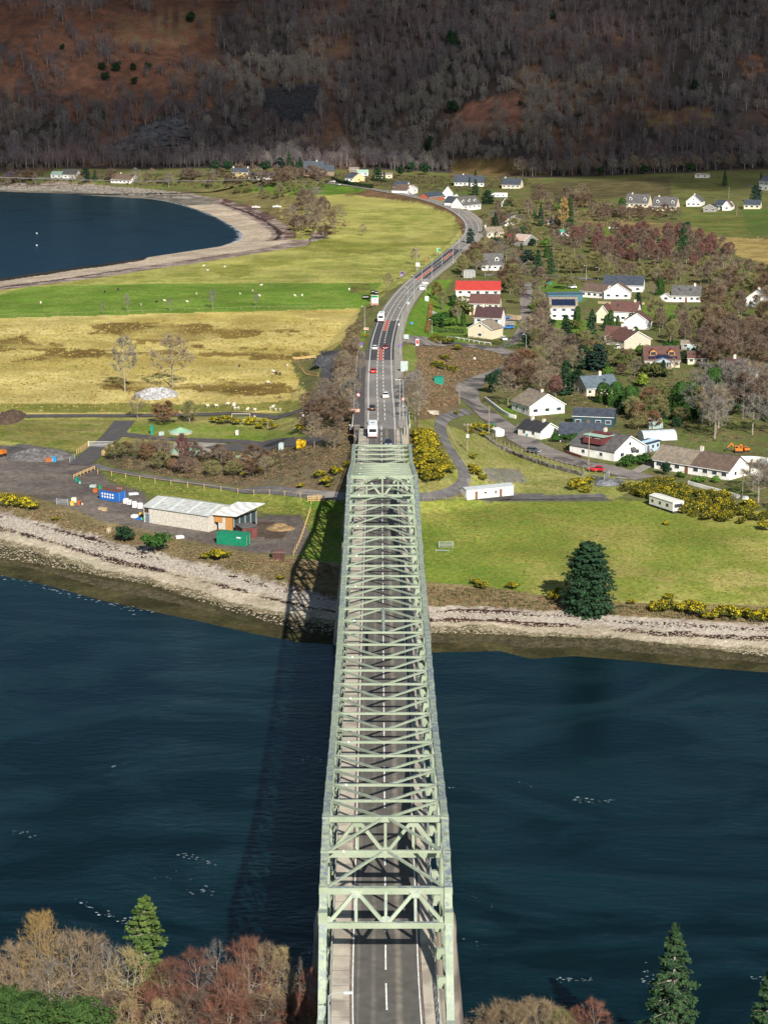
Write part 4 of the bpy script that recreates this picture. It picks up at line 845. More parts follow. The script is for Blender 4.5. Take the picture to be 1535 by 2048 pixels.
def house(name, label, A, B, D, wh=2.7, rh=2.8, ridge='x', wall=None, roof='grey', wins=3, door=None, chim=(), vel=(), dorm=(), solar=None, two=False, cat='house', group=None, gable_win=False, side='', ov=.35, dz=0.0, reg=True):
    wall = wall or RENDER_W; pa = P(*A); pb = P(*B); pb[1] = pa[1]+(pb[1]-pa[1]); W = math.hypot(pb[0]-pa[0], pb[1]-pa[1]); rz = math.atan2(pb[1]-pa[1], pb[0]-pa[0])
    c = (pa+pb)/2; nx, ny = -sin(rz), cos(rz); mid = (c[0]+nx*D/2, c[1]+ny*D/2)
    cor = [(pa[0], pa[1]), (pb[0], pb[1]), (pa[0]+nx*D, pa[1]+ny*D), (pb[0]+nx*D, pb[1]+ny*D)]; zs = terr([q[0] for q in cor], [q[1] for q in cor]); zb = float(c[2])+dz
    if reg: FORB.append((mid[0], mid[1], max(W, D)*.55))
    t = thing(name, label, cat, (c[0], c[1], zb), rz, group); h0 = -max(1.0, zb-float(zs.min())+.5); x0, x1 = -W/2, W/2
    wb = MB()
    if ridge == 'x':
        wb.prism([(0, h0), (D, h0), (D, wh), (D/2, wh+rh), (0, wh)], x0, x1, axis='y')
    else:
        wb.prism([(x0, h0), (x1, h0), (x1, wh), (0, wh+rh), (x0, wh)], 0, D)
    put('wall', wb.mesh('wall', wall), t)
    T_ = .16; q = MB()
    if rh > .6:
        if ridge == 'x':
            k = rh/(D/2); ys = [(-ov, wh-ov*k), (D/2, wh+rh), (D+ov, wh-ov*k)]; pr = [(y, z+.02) for y, z in ys]+[(y, z+T_+.02) for y, z in ys[::-1]]
            q.add([(x0-ov, y, z) for y, z in pr]+[(x1+ov, y, z) for y, z in pr], [(0,1,4,5),(1,2,3,4),(11,10,7,6),(10,9,8,7),(5,4,10,11),(4,3,9,10),(1,0,6,7),(2,1,7,8),(0,5,11,6),(3,2,8,9)])
        else:
            k = rh/(W/2); xs = [(x0-ov, wh-ov*k), (0, wh+rh), (x1+ov, wh-ov*k)]; pr = [(x, z+.02) for x, z in xs]+[(x, z+T_+.02) for x, z in xs[::-1]]
            q.add([(x, -ov, z) for x, z in pr]+[(x, D+ov, z) for x, z in pr], [(1,0,5,4),(2,1,4,3),(6,7,10,11),(7,8,9,10),(4,5,11,10),(3,4,10,9),(0,1,7,6),(1,2,8,7),(5,0,6,11),(2,3,9,8)])
    else:
        q.box(x0-ov, -ov, wh+.02, x1+ov, D+ov, wh+.2)
    ro = put('roof', q.mesh('roof', RF_[roof] if isinstance(roof, str) else roof), t)
    if rh > .6:      # pale bargeboards / ridge line
        bb = MB()
        if ridge == 'x': bb.beam((x0-ov, D/2, wh+rh+T_+.03), (x1+ov, D/2, wh+rh+T_+.03), .22, .1)
        else: bb.beam((0, -ov, wh+rh+T_+.03), (0, D+ov, wh+rh+T_+.03), .22, .1)
        put('ridge_cap', bb.mesh('ridge_cap', RF_['grey']), ro)
        gt = MB()
        if ridge == 'x': gt.box(x0-ov, -ov-.12, wh-ov*k-.06, x1+ov, -ov, wh-ov*k+.08)
        else:
            for s in (-1, 1): gt.beam((s*(W/2+ov), -ov-.05, wh-ov*k+.05), (0, -ov-.05, wh+rh+.06), .05, .24)
        put('fascia', gt.mesh('fascia', FRAMEW), t)
    for cx, cyf in chim:      # along the ridge fraction
        X = x0+W*cx if ridge == 'x' else 0; Y = D/2 if ridge == 'x' else D*cx
        ch = hbox('chimney', ro, X-.45, Y-.35, wh+rh-.6, X+.45, Y+.35, wh+rh+cyf, CHIM); pt = MB()
        for s in (-.2, .2): pt.tube([(X+s, Y, wh+rh+cyf), (X+s, Y, wh+rh+cyf+.35)], [.12, .1], 6)
        put('chimney_pot', pt.mesh('chimney_pot', mat('pot', (.42,.2,.1))), t)
    big = W*F/proj(*c)[2] > 26
    if wins and rh is not None:
        rows = [(.95, 1.15)] if not two else [(.95, 1.2), (wh/2+.85, 1.1)]
        dx = W/(wins+(1 if door is not None else 0)); k = 0
        for r_, (z, hh) in enumerate(rows):
            hh = min(hh, wh-z-.25 if not two else hh)
            for i in range(wins+(1 if door is not None else 0)):
                xc = x0+dx*(i+.5); ww = min(1.7, dx*.55)
                if door is not None and i == door and r_ == 0:
                    d = hbox('door', t, xc-.5, -.08, -.02, xc+.5, .02, 2.05, WOODD)
                    continue
                window(t, xc-ww/2, z, ww, hh)
    if gable_win: window(t, -.55, wh+rh*.25, 1.1, 1.0)
    for s in side:
        X = x0 if s == 'l' else x1
        for fy in (.25, .65): window(t, D*fy, .95, 1.2, 1.1, 0, s, X)
    def slope(x, f, w_, l_, name, m, lift=.05):
        """panel on the front slope at fraction f up from the eaves"""
        if ridge != 'x': return
        k = rh/(D/2); L_ = math.hypot(1, k); a = f*D/2; b = a+l_/L_
        n = (-k/L_, 1/L_); zz = T_*1.0+.02
        vs = []
        for y in (a, b):
            z = wh+k*y+zz
            for xx in (x, x+w_): vs.append((xx, y+n[0]*.02, z+n[1]*.02)); vs.append((xx, y+n[0]*(.02+lift), z+n[1]*(.02+lift)))
        put(name, MB().add(vs, [(0,2,6,4),(1,5,7,3),(0,1,3,2),(4,6,7,5),(0,4,5,1),(2,3,7,6)]).mesh(name, m), ro)
    for fx in vel: slope(x0+W*fx, .45, 1.0, 1.2, 'roof_window', GLASS, .1)
    for fx in dorm: dormer(t, x0+W*fx, W, D, wh, rh, rm=RF_[roof])
    if solar: slope(x0+W*solar[0], solar[1], W*(solar[2]-solar[0]), solar[3], 'solar_panel', SOLAR, .08)
    return t
# ---- near village
h = house('bungalow', 'long white semi-detached bungalow with half grey, half brown tiled roof above the gorse', (1307,937), (1456,961), 10, 2.6, 3.1, 'x', RENDER_W, 'brown', 7, 3, chim=((.5,1.3),), side='r', cat='bungalow')
hh = MB()
W_ = 25.5
house('house', 'white house with slate roof, wide dormer and roadside solar panels', (1227,923), (1288,910), 16, 2.8, 3.5, 'y', RENDER_W, 'grey', 2, None, gable_win=True, side='l', chim=((.55,1.2),))
house('cottage', 'small white cottage with dark roof and two square chimneys beside the black van', (1080,879), (1115,872), 9, 2.4, 2.0, 'y', RENDER_W, 'dark', 0, chim=((.25,.9),(.75,1.1)), side='l')
house('house', 'long house under a dark slate roof behind the two-chimney cottage', (1118,884), (1205,886), 8, 2.4, 2.6, 'x', RENDER_W, 'slate', 5, 2)
house('barn_house', 'dark teal clad modern house with flat-pitched blue roof', (1145,852), (1225,855), 8, 3.2, 1.7, 'x', TEALW, 'slate', 3, 1, vel=(.2,.6))
house('house', 'white gabled house with grey-brown tiled roof behind a white garden wall', (1058,832), (1128,826), 12, 2.9, 3.6, 'y', RENDER_W, 'tan', 3, None, gable_win=False, side='l', chim=((.3,.9),))
house('bungalow', 'cream bungalow with pale blue slate roof and one tall chimney among dark evergreens', (1172,793), (1236,789), 10, 2.7, 3.2, 'x', CREAM, 'bslate', 4, 1, chim=((.6,1.3),), vel=(.62,), cat='bungalow', side='l')
house('shed', 'pale blue garden shed behind the white solar-panelled house', (1290,907), (1318,899), 4, 2.6, .5, 'x', BLUW, 'slate', 2, 0, cat='shed')
house('house', 'cream gable-fronted house with pale brown roof by the bend of the village road', (935,675), (983,679), 9, 3.8, 2.8, 'y', CREAM, 'tan', 1, None, gable_win=True)
house('house', 'two-storey house with plum-coloured roof and white wall chimney', (948,660), (1000,662), 9, 5.2, 3.6, 'x', RENDER_W, 'purple', 3, None, chim=((.25,1.2),), two=True)
house('house', 'house with a big light brown roof between the plum roof and the red roof', (938,630), (997,631), 9, 5.0, 3.3, 'x', CREAM, 'maroon', 4, 0, two=True)
house('house', 'white two-storey house with bright red roof', (911,602), (999,603), 9, 5.0, 3.4, 'x', RENDER_W, 'red', 5, None, two=True)
house('house', 'white two-storey house whose brown roof is filled by a black solar array', (1099,639), (1153,639), 8, 5.2, 3.6, 'x', RENDER_W, 'tan', 3, None, solar=(.06,.10,.94,3.4), two=True)
house('outbuilding', 'blue-clad outbuilding behind the house with the black solar array', (1094,604), (1164,603), 6, 3.4, .5, 'x', mat('blue_clad', (.05,.11,.19), .7, (.05,.14,.16), .3), 'slate', 0, cat='outbuilding')
house('house', 'big white gable-fronted house with wide windows, front of the dark-roofed hall', (1207,598), (1259,598), 9, 3.2, 3.6, 'y', RENDER_W, 'brown', 3)
house('house', 'white wing with brown roof at the left end of the big gabled house', (1160,594), (1206,597), 9, 2.9, 3.0, 'x', RENDER_W, 'brown', 4, side='l')
house('house', 'long building with a blue-black slate roof rising behind the big white gable', (1205,584), (1284,584), 11, 3.2, 3.6, 'x', RENDER_W, 'slate', 4, vel=(.28,.6))
house('bungalow', 'white bungalow with grey-mauve roof, two roof windows and cream chimney', (1342,604), (1399,604), 8, 2.9, 3.8, 'x', RENDER_W, 'grey', 4, 2, chim=((.78,1.1),), vel=(.2,.6), cat='bungalow')
house('garage', 'small white garage left of the grey-mauve roofed bungalow', (1320,603), (1341,604), 5, 2.3, 1.4, 'y', RENDER_W, 'tan', 1, cat='garage')
house('house', 'white gabled house at the right edge in front of the birch wood', (1489,612), (1532,614), 10, 3.2, 3.6, 'y', RENDER_W, 'grey', 2, gable_win=True, chim=((.4,.9),))
house('house', 'house with chestnut tiled roof and roof vent behind the white gable', (1218,642), (1272,644), 8, 4.2, 3.6, 'x', RENDER_W, 'maroon', 3, None, vel=(.2,), chim=((.85,.9),))
house('house', 'cream gabled wing with chestnut roof left of the three conifer columns', (1192,646), (1216,647), 9, 4.0, 3.2, 'y', CREAM, 'maroon', 1)
house('house', 'plain white gable end under a chestnut roof on the lawn side', (1246,658), (1298,659), 10, 3.0, 3.4, 'y', RENDER_W, 'maroon', 0)
house('house', 'brown-roofed house with pale grey gable facing the parked white cars', (1247,700), (1300,694), 11, 3.2, 3.2, 'y', mat('stone_render', (.52,.46,.36), .9), 'maroon', 0, chim=((.25,.8),))
house('house', 'low wing with brown and grey roofs behind the two parked white cars', (1208,683), (1248,684), 8, 2.6, 2.8, 'x', RENDER_W, 'maroon', 3, chim=((.8,1.1),))
h = house('house', 'brown-roofed house with a row of solar panels, timber dormers and a glass porch', (1288,736), (1358,735), 10, 2.7, 4.2, 'x', CREAM, 'maroon', 4, 1)
house('bungalow', 'low dark brown roofed bungalow right of the timber-dormer house', (1374,729), (1416,729), 7, 2.3, 1.9, 'x', CREAM, 'maroon', 3, None, cat='bungalow')
house('shed', 'small grey shed behind the low brown-roofed bungalow', (1361,699), (1379,699), 4, 2.2, 1.0, 'x', GREYW, 'tan', 1, cat='shed')
house('house', 'pale grey gable half hidden by tall green hedges at right', (1494,768), (1521,768), 8, 2.6, 2.8, 'y', mat('pale_grey_wall', (.46,.42,.36), .9), 'tan', 0)
house('house', 'dark roofed house with one white chimney deep among the bare birches', (1453,750), (1492,750), 8, 2.2, 3.0, 'x', CREAM, 'purple', 2, None, chim=((.4,1.3),))
# ---- far village
for nm, lab, A, B, D, wh, rh, rg, wl2, rf, wn_, kw in (
 ('house','white house with long slate-blue roof on the green below the wood',(908,372),(942,372),11,2.8,5.2,'x',RENDER_W,'slate',4,dict(chim=((.5,.7),))),
 ('house','white wing with small red dormer at the right end of the long slate-blue house',(940,373),(967,373),11,2.8,4.6,'x',RENDER_W,'slate',3,dict()),
 ('house','low house with dark blue roof right of the slate-blue pair',(1003,377),(1039,377),10,2.8,4.4,'x',CREAM,'slate',4,dict(chim=((.1,.8),))),
 ('farmhouse','yellow farmhouse with two end chimneys near the head of the bay',(464,357),(496,357),8,4.8,3.0,'x',YELL,'slate',3,dict(chim=((.05,1.2),(.95,1.2)),two=True)),
 ('cottage','long low white cottage with blue roof right of the yellow farmhouse',(497,359),(553,359),7,2.6,2.4,'x',RENDER_W,'slate',7,dict()),
 ('house','house with orange gable and dark blue roof beside the shore road',(706,364),(729,363),12,3.0,3.4,'y',ORNG,'slate',1,dict()),
 ('house','white wing on the left side of the orange gabled house',(690,363),(706,364),9,2.8,2.8,'x',RENDER_W,'slate',2,dict()),
 ('shed','pale green roofed shed behind the orange gabled house',(714,352),(736,352),7,2.6,2.0,'x',RENDER_W,'pgreen',2,dict(cat='shed')),
 ('house','flat beige building between the church meadow and the pines',(748,357),(784,357),9,3.0,1.2,'x',CREAM,'tan',3,dict()),
 ('hut','tiny stone hut on the slope right of the church',(698,345),(717,345),6,2.6,1.4,'x',STONE,'tan',1,dict(cat='hut')),
 ('house','blue roofed cottage left of the white gable on the road bend',(786,380),(812,381),9,2.6,3.6,'x',RENDER_W,'slate',3,dict()),
 ('house','white gabled house with brown roof above the road bend',(812,387),(835,386),11,2.8,3.2,'y',RENDER_W,'brown',2,dict()),
 ('cottage','brown roofed part left of the white gable above the road bend',(797,385),(812,386),9,2.6,3.0,'x',RENDER_W,'brown',2,dict()),
 ('cottage','red walled cottage with blue roof at the roadside',(857,399),(888,400),8,2.4,2.8,'x',REDW,'slate',3,dict()),
 ('house','tall white gabled house behind the red walled cottage',(884,397),(905,397),11,3.6,4.6,'y',RENDER_W,'tan',2,dict(gable_win=True)),
 ('house','small white gabled roadside house right of the tall gable',(903,405),(921,405),9,2.6,3.2,'y',RENDER_W,'slate',1,dict()),
 ('house','grey roofed white house with three white dormers beside the road bend',(926,418),(961,418),10,3.0,5.0,'x',RENDER_W,'grey',4,dict(dorm=(.05,.4,.72))),
 ('cottage','blue roofed gabled cottage left of the three-dormer house',(914,412),(928,412),9,2.8,3.4,'y',RENDER_W,'slate',1,dict(chim=((.5,.8),))),
 ('house','little white gabled house alone in the scrub right of the road bend',(1002,414),(1018,414),8,2.6,3.6,'y',RENDER_W,'slate',1,dict(gable_win=True)),
 ('house','white gabled house with brown roof among the trees inside the road bend',(1009,452),(1041,451),10,3.0,3.6,'y',RENDER_W,'brown',1,dict()),
 ('house','brown roof with round gable behind the white house inside the bend',(1000,440),(1018,440),9,2.8,3.2,'x',RENDER_W,'maroon',2,dict()),
 ('cottage','sand coloured cottage with pale roof inside the road bend',(973,474),(1006,475),8,2.8,2.8,'x',CREAM,'tan',3,dict(chim=((.04,1.2),))),
 ('shed','tiny red roofed shed right of the sand coloured cottage',(1013,481),(1021,481),4,2.2,1.4,'x',RENDER_W,'red',1,dict(cat='shed')),
 ('barn','old grey barn with rusty patched roof in the scrub',(1047,492),(1072,489),9,2.8,3.0,'y',GREYW,'rusty',0,dict(cat='barn')),
 ('house','grey roofed house with one white dormer behind roadside trees',(962,541),(1006,541),9,3.0,5.0,'x',RENDER_W,'grey',4,dict(dorm=(.62,))),
 ('shed','white shed with bright green roof in the birch scrub',(1121,473),(1137,472),5,2.4,1.2,'x',RENDER_W,'green',2,dict(cat='shed')),
 ('house','left of two matching cream houses with dormers under the meadow',(1249,415),(1294,415),10,2.9,5.4,'x',CREAM,'grey',5,dict(dorm=(.14,.78),chim=((.22,.8),),group='pair of cream dormer houses')),
 ('house','right of two matching cream houses with dormers under the meadow',(1303,421),(1350,421),10,2.9,5.4,'x',CREAM,'grey',5,dict(dorm=(.14,.78),chim=((.2,.8),),group='pair of cream dormer houses')),
 ('house','white chalet with wide gable and dark roof in the high field',(1371,413),(1400,413),13,3.2,4.0,'y',RENDER_W,'grey',3,dict(gable_win=True,side='r',chim=((.2,.9),))),
 ('hut','dark timber lodge with veranda below the white chalet',(1405,424),(1431,424),8,2.6,2.0,'y',GREYW,'dark',2,dict(cat='lodge')),
 ('house','white bungalow with slate roof right of the timber lodge',(1427,419),(1452,420),9,2.7,3.0,'x',RENDER_W,'slate',3,dict()),
 ('house','small white gable attached to the bungalow near the timber lodge',(1443,421),(1460,421),9,2.7,3.2,'y',RENDER_W,'brown',1,dict()),
 ('cottage','low pale cottage with blue-black roof near the right edge',(1486,418),(1518,418),8,2.6,2.8,'x',CREAM,'slate',3,dict()),
 ('house','large white two-storey house with slate roof at the right edge under the wood',(1516,379),(1545,382),10,6.0,3.6,'x',RENDER_W,'slate',3,dict(two=True,side='l')),
 ('hut','long low pale hut at the edge of the wood above the high field',(1388,356),(1415,356),6,2.6,.5,'x',mat('hut_white', (.55,.52,.46), .9),'tan',2,dict(cat='hut')),
 ('bungalow','white bungalow with brown roof alone above the stony shore of the bay',(222,366),(261,367),12,2.9,4.2,'x',RENDER_W,'brown',5,dict(cat='bungalow',chim=((.28,.9),))),
 ('shed','low white building with pale green roof by the quay road',(102,356),(124,356),9,2.8,2.2,'x',RENDER_W,'pgreen',2,dict(cat='shed')),
 ('shed','white building with dark roof right of the pale green roofed one',(125,357),(152,357),12,3.2,3.6,'x',RENDER_W,'grey',2,dict(cat='shed')),
 ('shed','small white hut among the garden clutter beyond the birches',(1094,448),(1104,448),5,2.4,1.2,'x',RENDER_W,'grey',1,dict(cat='shed'))):
    cat = kw.pop('cat', 'house' if nm not in ('cottage','bungalow') else nm); house(nm, lab, A, B, D, wh, rh, rg, wl2, rf, wn_, cat=cat, **kw)
ch = house('church', 'stone church with steep slate roof beneath the dark wood', (607,352), (647,352), 10, 5.0, 6.2, 'x', STONE, 'slate', 5, 0, cat='church', chim=((.65,.9),))
pa = P(647,352); q = MB().box(8.1, 1.2, -2, 16, 8.8, 4.0); put('chancel', q.prism([(1.2, 4.0), (8.8, 4.0), (5, 8.2)], 8.1, 16, axis='y').mesh('chancel', STONE), ch)
put('chancel_roof', MB().add([(8.15,.8,3.6),(8.15,5,8.4),(8.15,9.2,3.6),(16.3,.8,3.6),(16.3,5,8.4),(16.3,9.2,3.6),(8.15,5,8.15),(16.3,5,8.15)], [(0,3,4,1),(1,4,5,2),(0,1,6),(2,6,1),(3,7,4),(4,7,5)]).mesh('chancel_roof', RF_['slate']), ch)
# details: timber-dormer house, solar house, long bungalow
def find(s): return [o for o in col.objects if o.get('label', '').startswith(s)][0]
t = find('brown-roofed house with a row of solar'); W_ = 70/(F/proj(*t.location)[2])
k = 4.2/5; L_ = math.hypot(1, k)
for i in range(8):
    x = -W_/2+W_*(.10+i*.105); y0 = .3 if i in (0,1,6,7) else .3; l_ = 1.0 if i in (0,1,6,7) else 1.9; y1 = y0+l_/L_; z = lambda y: 2.7+k*y+.23
    put('solar_panel', MB().add([(x,y0,z(y0)),(x+W_*.095,y0,z(y0)),(x+W_*.095,y1,z(y1)),(x,y1,z(y1)),(x,y0,z(y0)+.08),(x+W_*.095,y0,z(y0)+.08),(x+W_*.095,y1,z(y1)+.08),(x,y1,z(y1)+.08)], [(4,5,6,7),(0,1,5,4),(1,2,6,5),(2,3,7,6),(3,0,4,7)]).mesh('solar_panel', SOLAR), t)
for fx in (.16, .68): dormer(t, -W_/2+W_*fx, W_, 10, 2.7, 4.2, 2.4, TIMB, RF_['maroon'])
gp = put('glass_porch', MB().box(-2.9,-3.2,-1,2.9,-.05,.7).mesh('glass_porch', STONE), t)
q = MB()
for i in range(7): q.box(-2.9+i*.94, -3.2, .7, -2.78+i*.94, -3.1, 2.4)
q.box(-2.9,-3.22,2.4,2.9,-3.08,2.52); put('glazing_bar', q.mesh('glazing_bar', FRAMEW), gp)
put('glass_roof', MB().prism([(-3.1,2.5),(3.1,2.5),(0,3.7)], -3.3, -.05).mesh('glass_roof', mat('pale_glass', (.28,.33,.38), .2, (.36,.42,.46), 1.0, spec=.6)), gp)
t = find('white house with slate roof, wide dormer'); rr = t
put('dormer', MB().prism([(-6.8,4.0),(-1.2,4.0),(-1.2,6.6),(-4.4,6.0),(-6.3,5.5)], 5.0, 11.5).mesh('dormer', mat('dark_red_boards', (.12,.03,.03), .8)), t)
put('dormer_roof', MB().box(-6.3,4.8,6.0,-.9,11.8,6.2).mesh('dormer_roof', RF_['pgreen']), t)
for yy in (5.6, 8.8): window(t, yy, 4.6, 2.2, 1.0, 0, 'l', -6.1)
pn = put('solar_panel', None, t)
for i in range(4):
    for j in range(2):
        y = 12.2+i*1.15; k = 3.5/4.35; xa = -4.2+j*1.9; xb = xa+1.8; za = 2.8+(4.35+xa)*k+.25; zb = 2.8+(4.35+xb)*k+.25
        if j == 0: za += .0
        q = MB().add([(xa,y,za),(xb,y,zb),(xb,y+1.05,zb),(xa,y+1.05,za),(xa,y,za+.07),(xb,y,zb+.07),(xb,y+1.05,zb+.07),(xa,y+1.05,za+.07)], [(4,5,6,7),(0,1,5,4),(1,2,6,5),(2,3,7,6),(3,0,4,7)])
        put('panel', q.mesh('panel', mat('solar_blue', (.015,.045,.13), .2, (.02,.06,.16), 2, spec=.6)), pn)
q = MB().beam((-.8,-.9,2.3),(1.6,-.9,2.3),.1,.1); put('porch_roof', MB().add([(.2,-.06,2.9),(2.0,-.06,2.9),(2.1,-1.3,2.2),(.1,-1.3,2.2),(.2,-.06,3.0),(2.0,-.06,3.0),(2.1,-1.3,2.3),(.1,-1.3,2.3)], [(4,7,6,5),(3,2,6,7),(0,3,7,4),(1,5,6,2)]).mesh('porch_roof', RF_['grey']), t)
t = find('long white semi-detached'); Wb = 25.4
ro = [c for c in t.children if c.name.startswith('roof')][0]; k = 3.1/5
q = MB(); ya, yb = -.37, 5.0; z = lambda y: 2.6+k*y+.19
q.add([(-Wb/2-.36,ya,z(ya)),(-.2,ya,z(ya)),(-.2,yb,z(yb)),(-Wb/2-.36,yb,z(yb)),(-Wb/2-.36,ya,z(ya)+.04),(-.2,ya,z(ya)+.04),(-.2,yb,z(yb)+.04),(-Wb/2-.36,yb,z(yb)+.04)], [(4,5,6,7),(0,1,5,4),(1,2,6,5),(3,0,4,7)])
put('old_tiles', q.mesh('old_tiles', RF_['tan']), ro)
# ------------------------------------------------------------------ planting
# hillside wood: individuals along the foot, the rest one mass
def hilltree(n_tw, h, r, tw=.16, pal=True):
    A = rng.normal(size=(n_tw, 3)); A = unit(A)*np.cbrt(rng.random((n_tw,1)))*np.array([r*.95, r*.95, h*.36])+np.array([0, 0, h*.56]); D = unit(A*np.array([1,1,.6])-np.array([0,0,h*.25])+np.array([0,0,h*.35])+rng.normal(size=A.shape)*.8)
    V = slivers(A, D, rng.uniform(.6,1.4,n_tw), np.full(n_tw, tw)); m = np.zeros(n_tw, int)
    nb = 7; a = rng.uniform(0, 2*pi, nb); B = np.stack([np.zeros(nb), np.zeros(nb), rng.uniform(.1,.5,nb)*h], 1); E = np.stack([np.cos(a)*r*.6, np.sin(a)*r*.6, rng.uniform(.6,1,nb)*h], 1)
    d = E-B; L_ = np.linalg.norm(d, axis=1); V2 = slivers(B, d/L_[:,None], L_, np.full(nb, .2)); V3 = slivers(np.array([[0,0,-.5],[.05,0,-.5]]), unit(np.array([[.05,0,1.],[0,.08,1.]])), np.array([h*.95,h*.9]), np.array([.32,.3]))
    return np.concatenate([V, V2, V3]), np.concatenate([m, np.ones(nb+2, int)])
HM = [fol('wood_twig_a', (.150,.128,.140), (.105,.090,.103)), BARK['grey'], fol('wood_twig_b', (.25,.225,.20), (.175,.155,.14)), fol('wood_twig_c', (.145,.098,.108), (.10,.072,.083)), mat('wood_trunk', (.26,.235,.21), .9, (.15,.135,.12), .3, coord='World')]
HP = [hilltree(260, 12, 3.6, .22) for _ in range(4)]+[hilltree(220, 14, 2.6, .2) for _ in range(2)]+[hilltree(200, 8, 3.2, .2) for _ in range(2)]
def inpoly_w(x, y, poly):
    z = terr(x, y); u, v, d = proj(x, y, z); return pip(u, v, poly)
N_ = 8800; hx = rng.uniform(-460, 460, N_*2); hy = rng.uniform(1590, 2120, N_*2)
hfy = np.interp(hx, HFX, HFY); hz = terr(hx, hy); hu, hv, hd = proj(hx, hy, hz)
OPEN1 = [(-400,-400),(520,-400),(470,40),(440,120),(410,230),(300,230),(220,190),(100,200),(-400,190)]
dens = np.clip(.85+1.5*fbm(hx/38, hy/55, 4, 300), .16, 1); k = (hy > hfy-18) & (np.abs(hx) < hy*.235)
dens = np.where(pip(hu+60*fbm(hx/30, hy/30, 3, 311), hv+30*fbm(hx/30, hy/30, 3, 312), OPEN1), np.where(fbm(hx/22, hy/30, 3, 310) > .16, .45, .03), dens)
for pl in ([(905,250),(930,205),(1030,190),(1045,262)], [(1290,232),(1420,222),(1430,250),(1300,262)], [(515,185),(638,172),(640,215),(590,262),(530,225)], [(270,270),(330,245),(375,245),(370,290),(290,300)], [(905,325),(1080,330),(1095,350),(905,350)]):
    dens = np.where(pip(hu, hv, pl), .02, dens)
k &= rng.random(len(hx)) < dens
idx = np.nonzero(k)[0]; idx = idx[np.argsort(hd[idx])]
ind = []; tk = []
for i in idx:
    if len(ind) < 45 and -20 < hu[i] < 1560 and hy[i] > hfy[i]-18 and all((hx[i]-hx[j])**2+(hy[i]-hy[j])**2 > 45 for j in ind[-60:]) and not any((hx[i]-a)**2+(hy[i]-b)**2 < (r+3)**2 for a, b, r in FORB): ind.append(i)
inds = set(ind); rest = [i for i in idx if i not in inds and not any((hx[i]-a)**2+(hy[i]-b)**2 < (r+3)**2 for a, b, r in FORB)]
Vs = []; Ms = []; tone = fbm(hx/50, hy/50, 3, 333)+.25*rng.normal(size=len(hx))
litm = pip(hu, hv, [(450,120),(640,110),(700,230),(900,170),(1300,170),(1300,300),(900,330),(560,330),(480,250)])  # paler twigs in here paint in the light on the middle of the hill
for i in rest:
    V, m = HP[rng.integers(len(HP))]; a = rng.uniform(0, 6.28); s = rng.choice((.65,.8,.95,1.05,1.2,1.4))*rng.uniform(.85,1.15); c_, s_ = math.cos(a)*s, math.sin(a)*s
    W = np.empty_like(V); W[:,0] = V[:,0]*c_-V[:,1]*s_+hx[i]; W[:,1] = V[:,0]*s_+V[:,1]*c_+hy[i]; W[:,2] = V[:,2]*s+hz[i]; Vs.append(W)
    tw = 2 if (litm[i] and tone[i] > -.15) or tone[i] > .45 else (3 if tone[i] < -.22 else 0); Ms.append(np.where(m == 0, tw, 4 if (tw == 2 or rng.random() < .35) else 1))
Vs = np.concatenate(Vs); struct(put('wood', npmesh('wood', Vs, np.arange(len(Vs)).reshape(-1,3), HM, np.concatenate(Ms))), 'stuff')
WH = ['behind the quay','behind the white shore bungalow','behind the head of the bay','behind the yellow farmhouse','behind the church','behind the beige building','behind the long slate-blue house','above the empty meadow','above the cream dormer houses','behind the right-edge white house']
where = lambda i: WH[int(min(9, max(0, hu[i]/154)))]
for n, i in enumerate(ind):
    kd = R.choice(('grey0','grey1','grey2','tan0','tan1','tan2')); p = (hx[i], hy[i], hz[i])
    if kd.startswith('tan'): plant(kd, p, R.uniform(8, 13), 'brown-twigged bare tree at the foot of the dark wood, '+where(i), 'brown bare trees at the foot of the hill')
    else: plant(kd, p, R.uniform(9, 14), 'pale grey bare tree at the foot of the dark wood, '+where(i), 'grey bare trees at the foot of the hill')
# evergreens on the hill
for u, v, hp in ((380,47,26),(124,100,14),(205,142,20),(232,145,24),(268,142,18),(297,141,18),(211,163,22),(268,170,18),(205,240,20),(900,150,22),(905,85,26),(820,78,20),(855,80,18),(903,100,30),(1005,118,16),(905,228,30),(1105,40,18),(1280,130,22),(1390,180,22),(1155,245,20),(1040,212,12)):
    plantpx('hol0', u, v, hp, 'dark evergreen bush standing out on the brown hillside', 'dark evergreens on the hillside', 1.0)
for u, v, hp, kk in ((172,364,28,'blue0'),(190,362,22,'spruce1'),(578,338,34,'spruce0'),(600,340,26,'spruce1'),(560,342,26,'blue0'),(430,350,28,'blue1'),(455,345,26,'hol0'),(530,345,26,'hol0'),(755,362,26,'blue1'),(768,366,22,'spruce1'),(1520,372,26,'spruce0'),(1448,372,30,'spruce0'),(950,358,18,'spruce1'),(1510,405,34,'blue0'),(820,345,24,'hol0'),(850,350,26,'hol0'),(1250,345,26,'hol0'),(1290,348,22,'hol0'),(860,300,26,'blue1'),(600,345,22,'hol0'),(380,352,20,'hol0'),(800,352,22,'hol0'),(1200,352,22,'hol0'),(1380,345,22,'hol0')):
    plantpx(kk, u, v, hp, 'dark evergreen tree among the bare trees at the foot of the hill', 'evergreens at the foot of the hill')
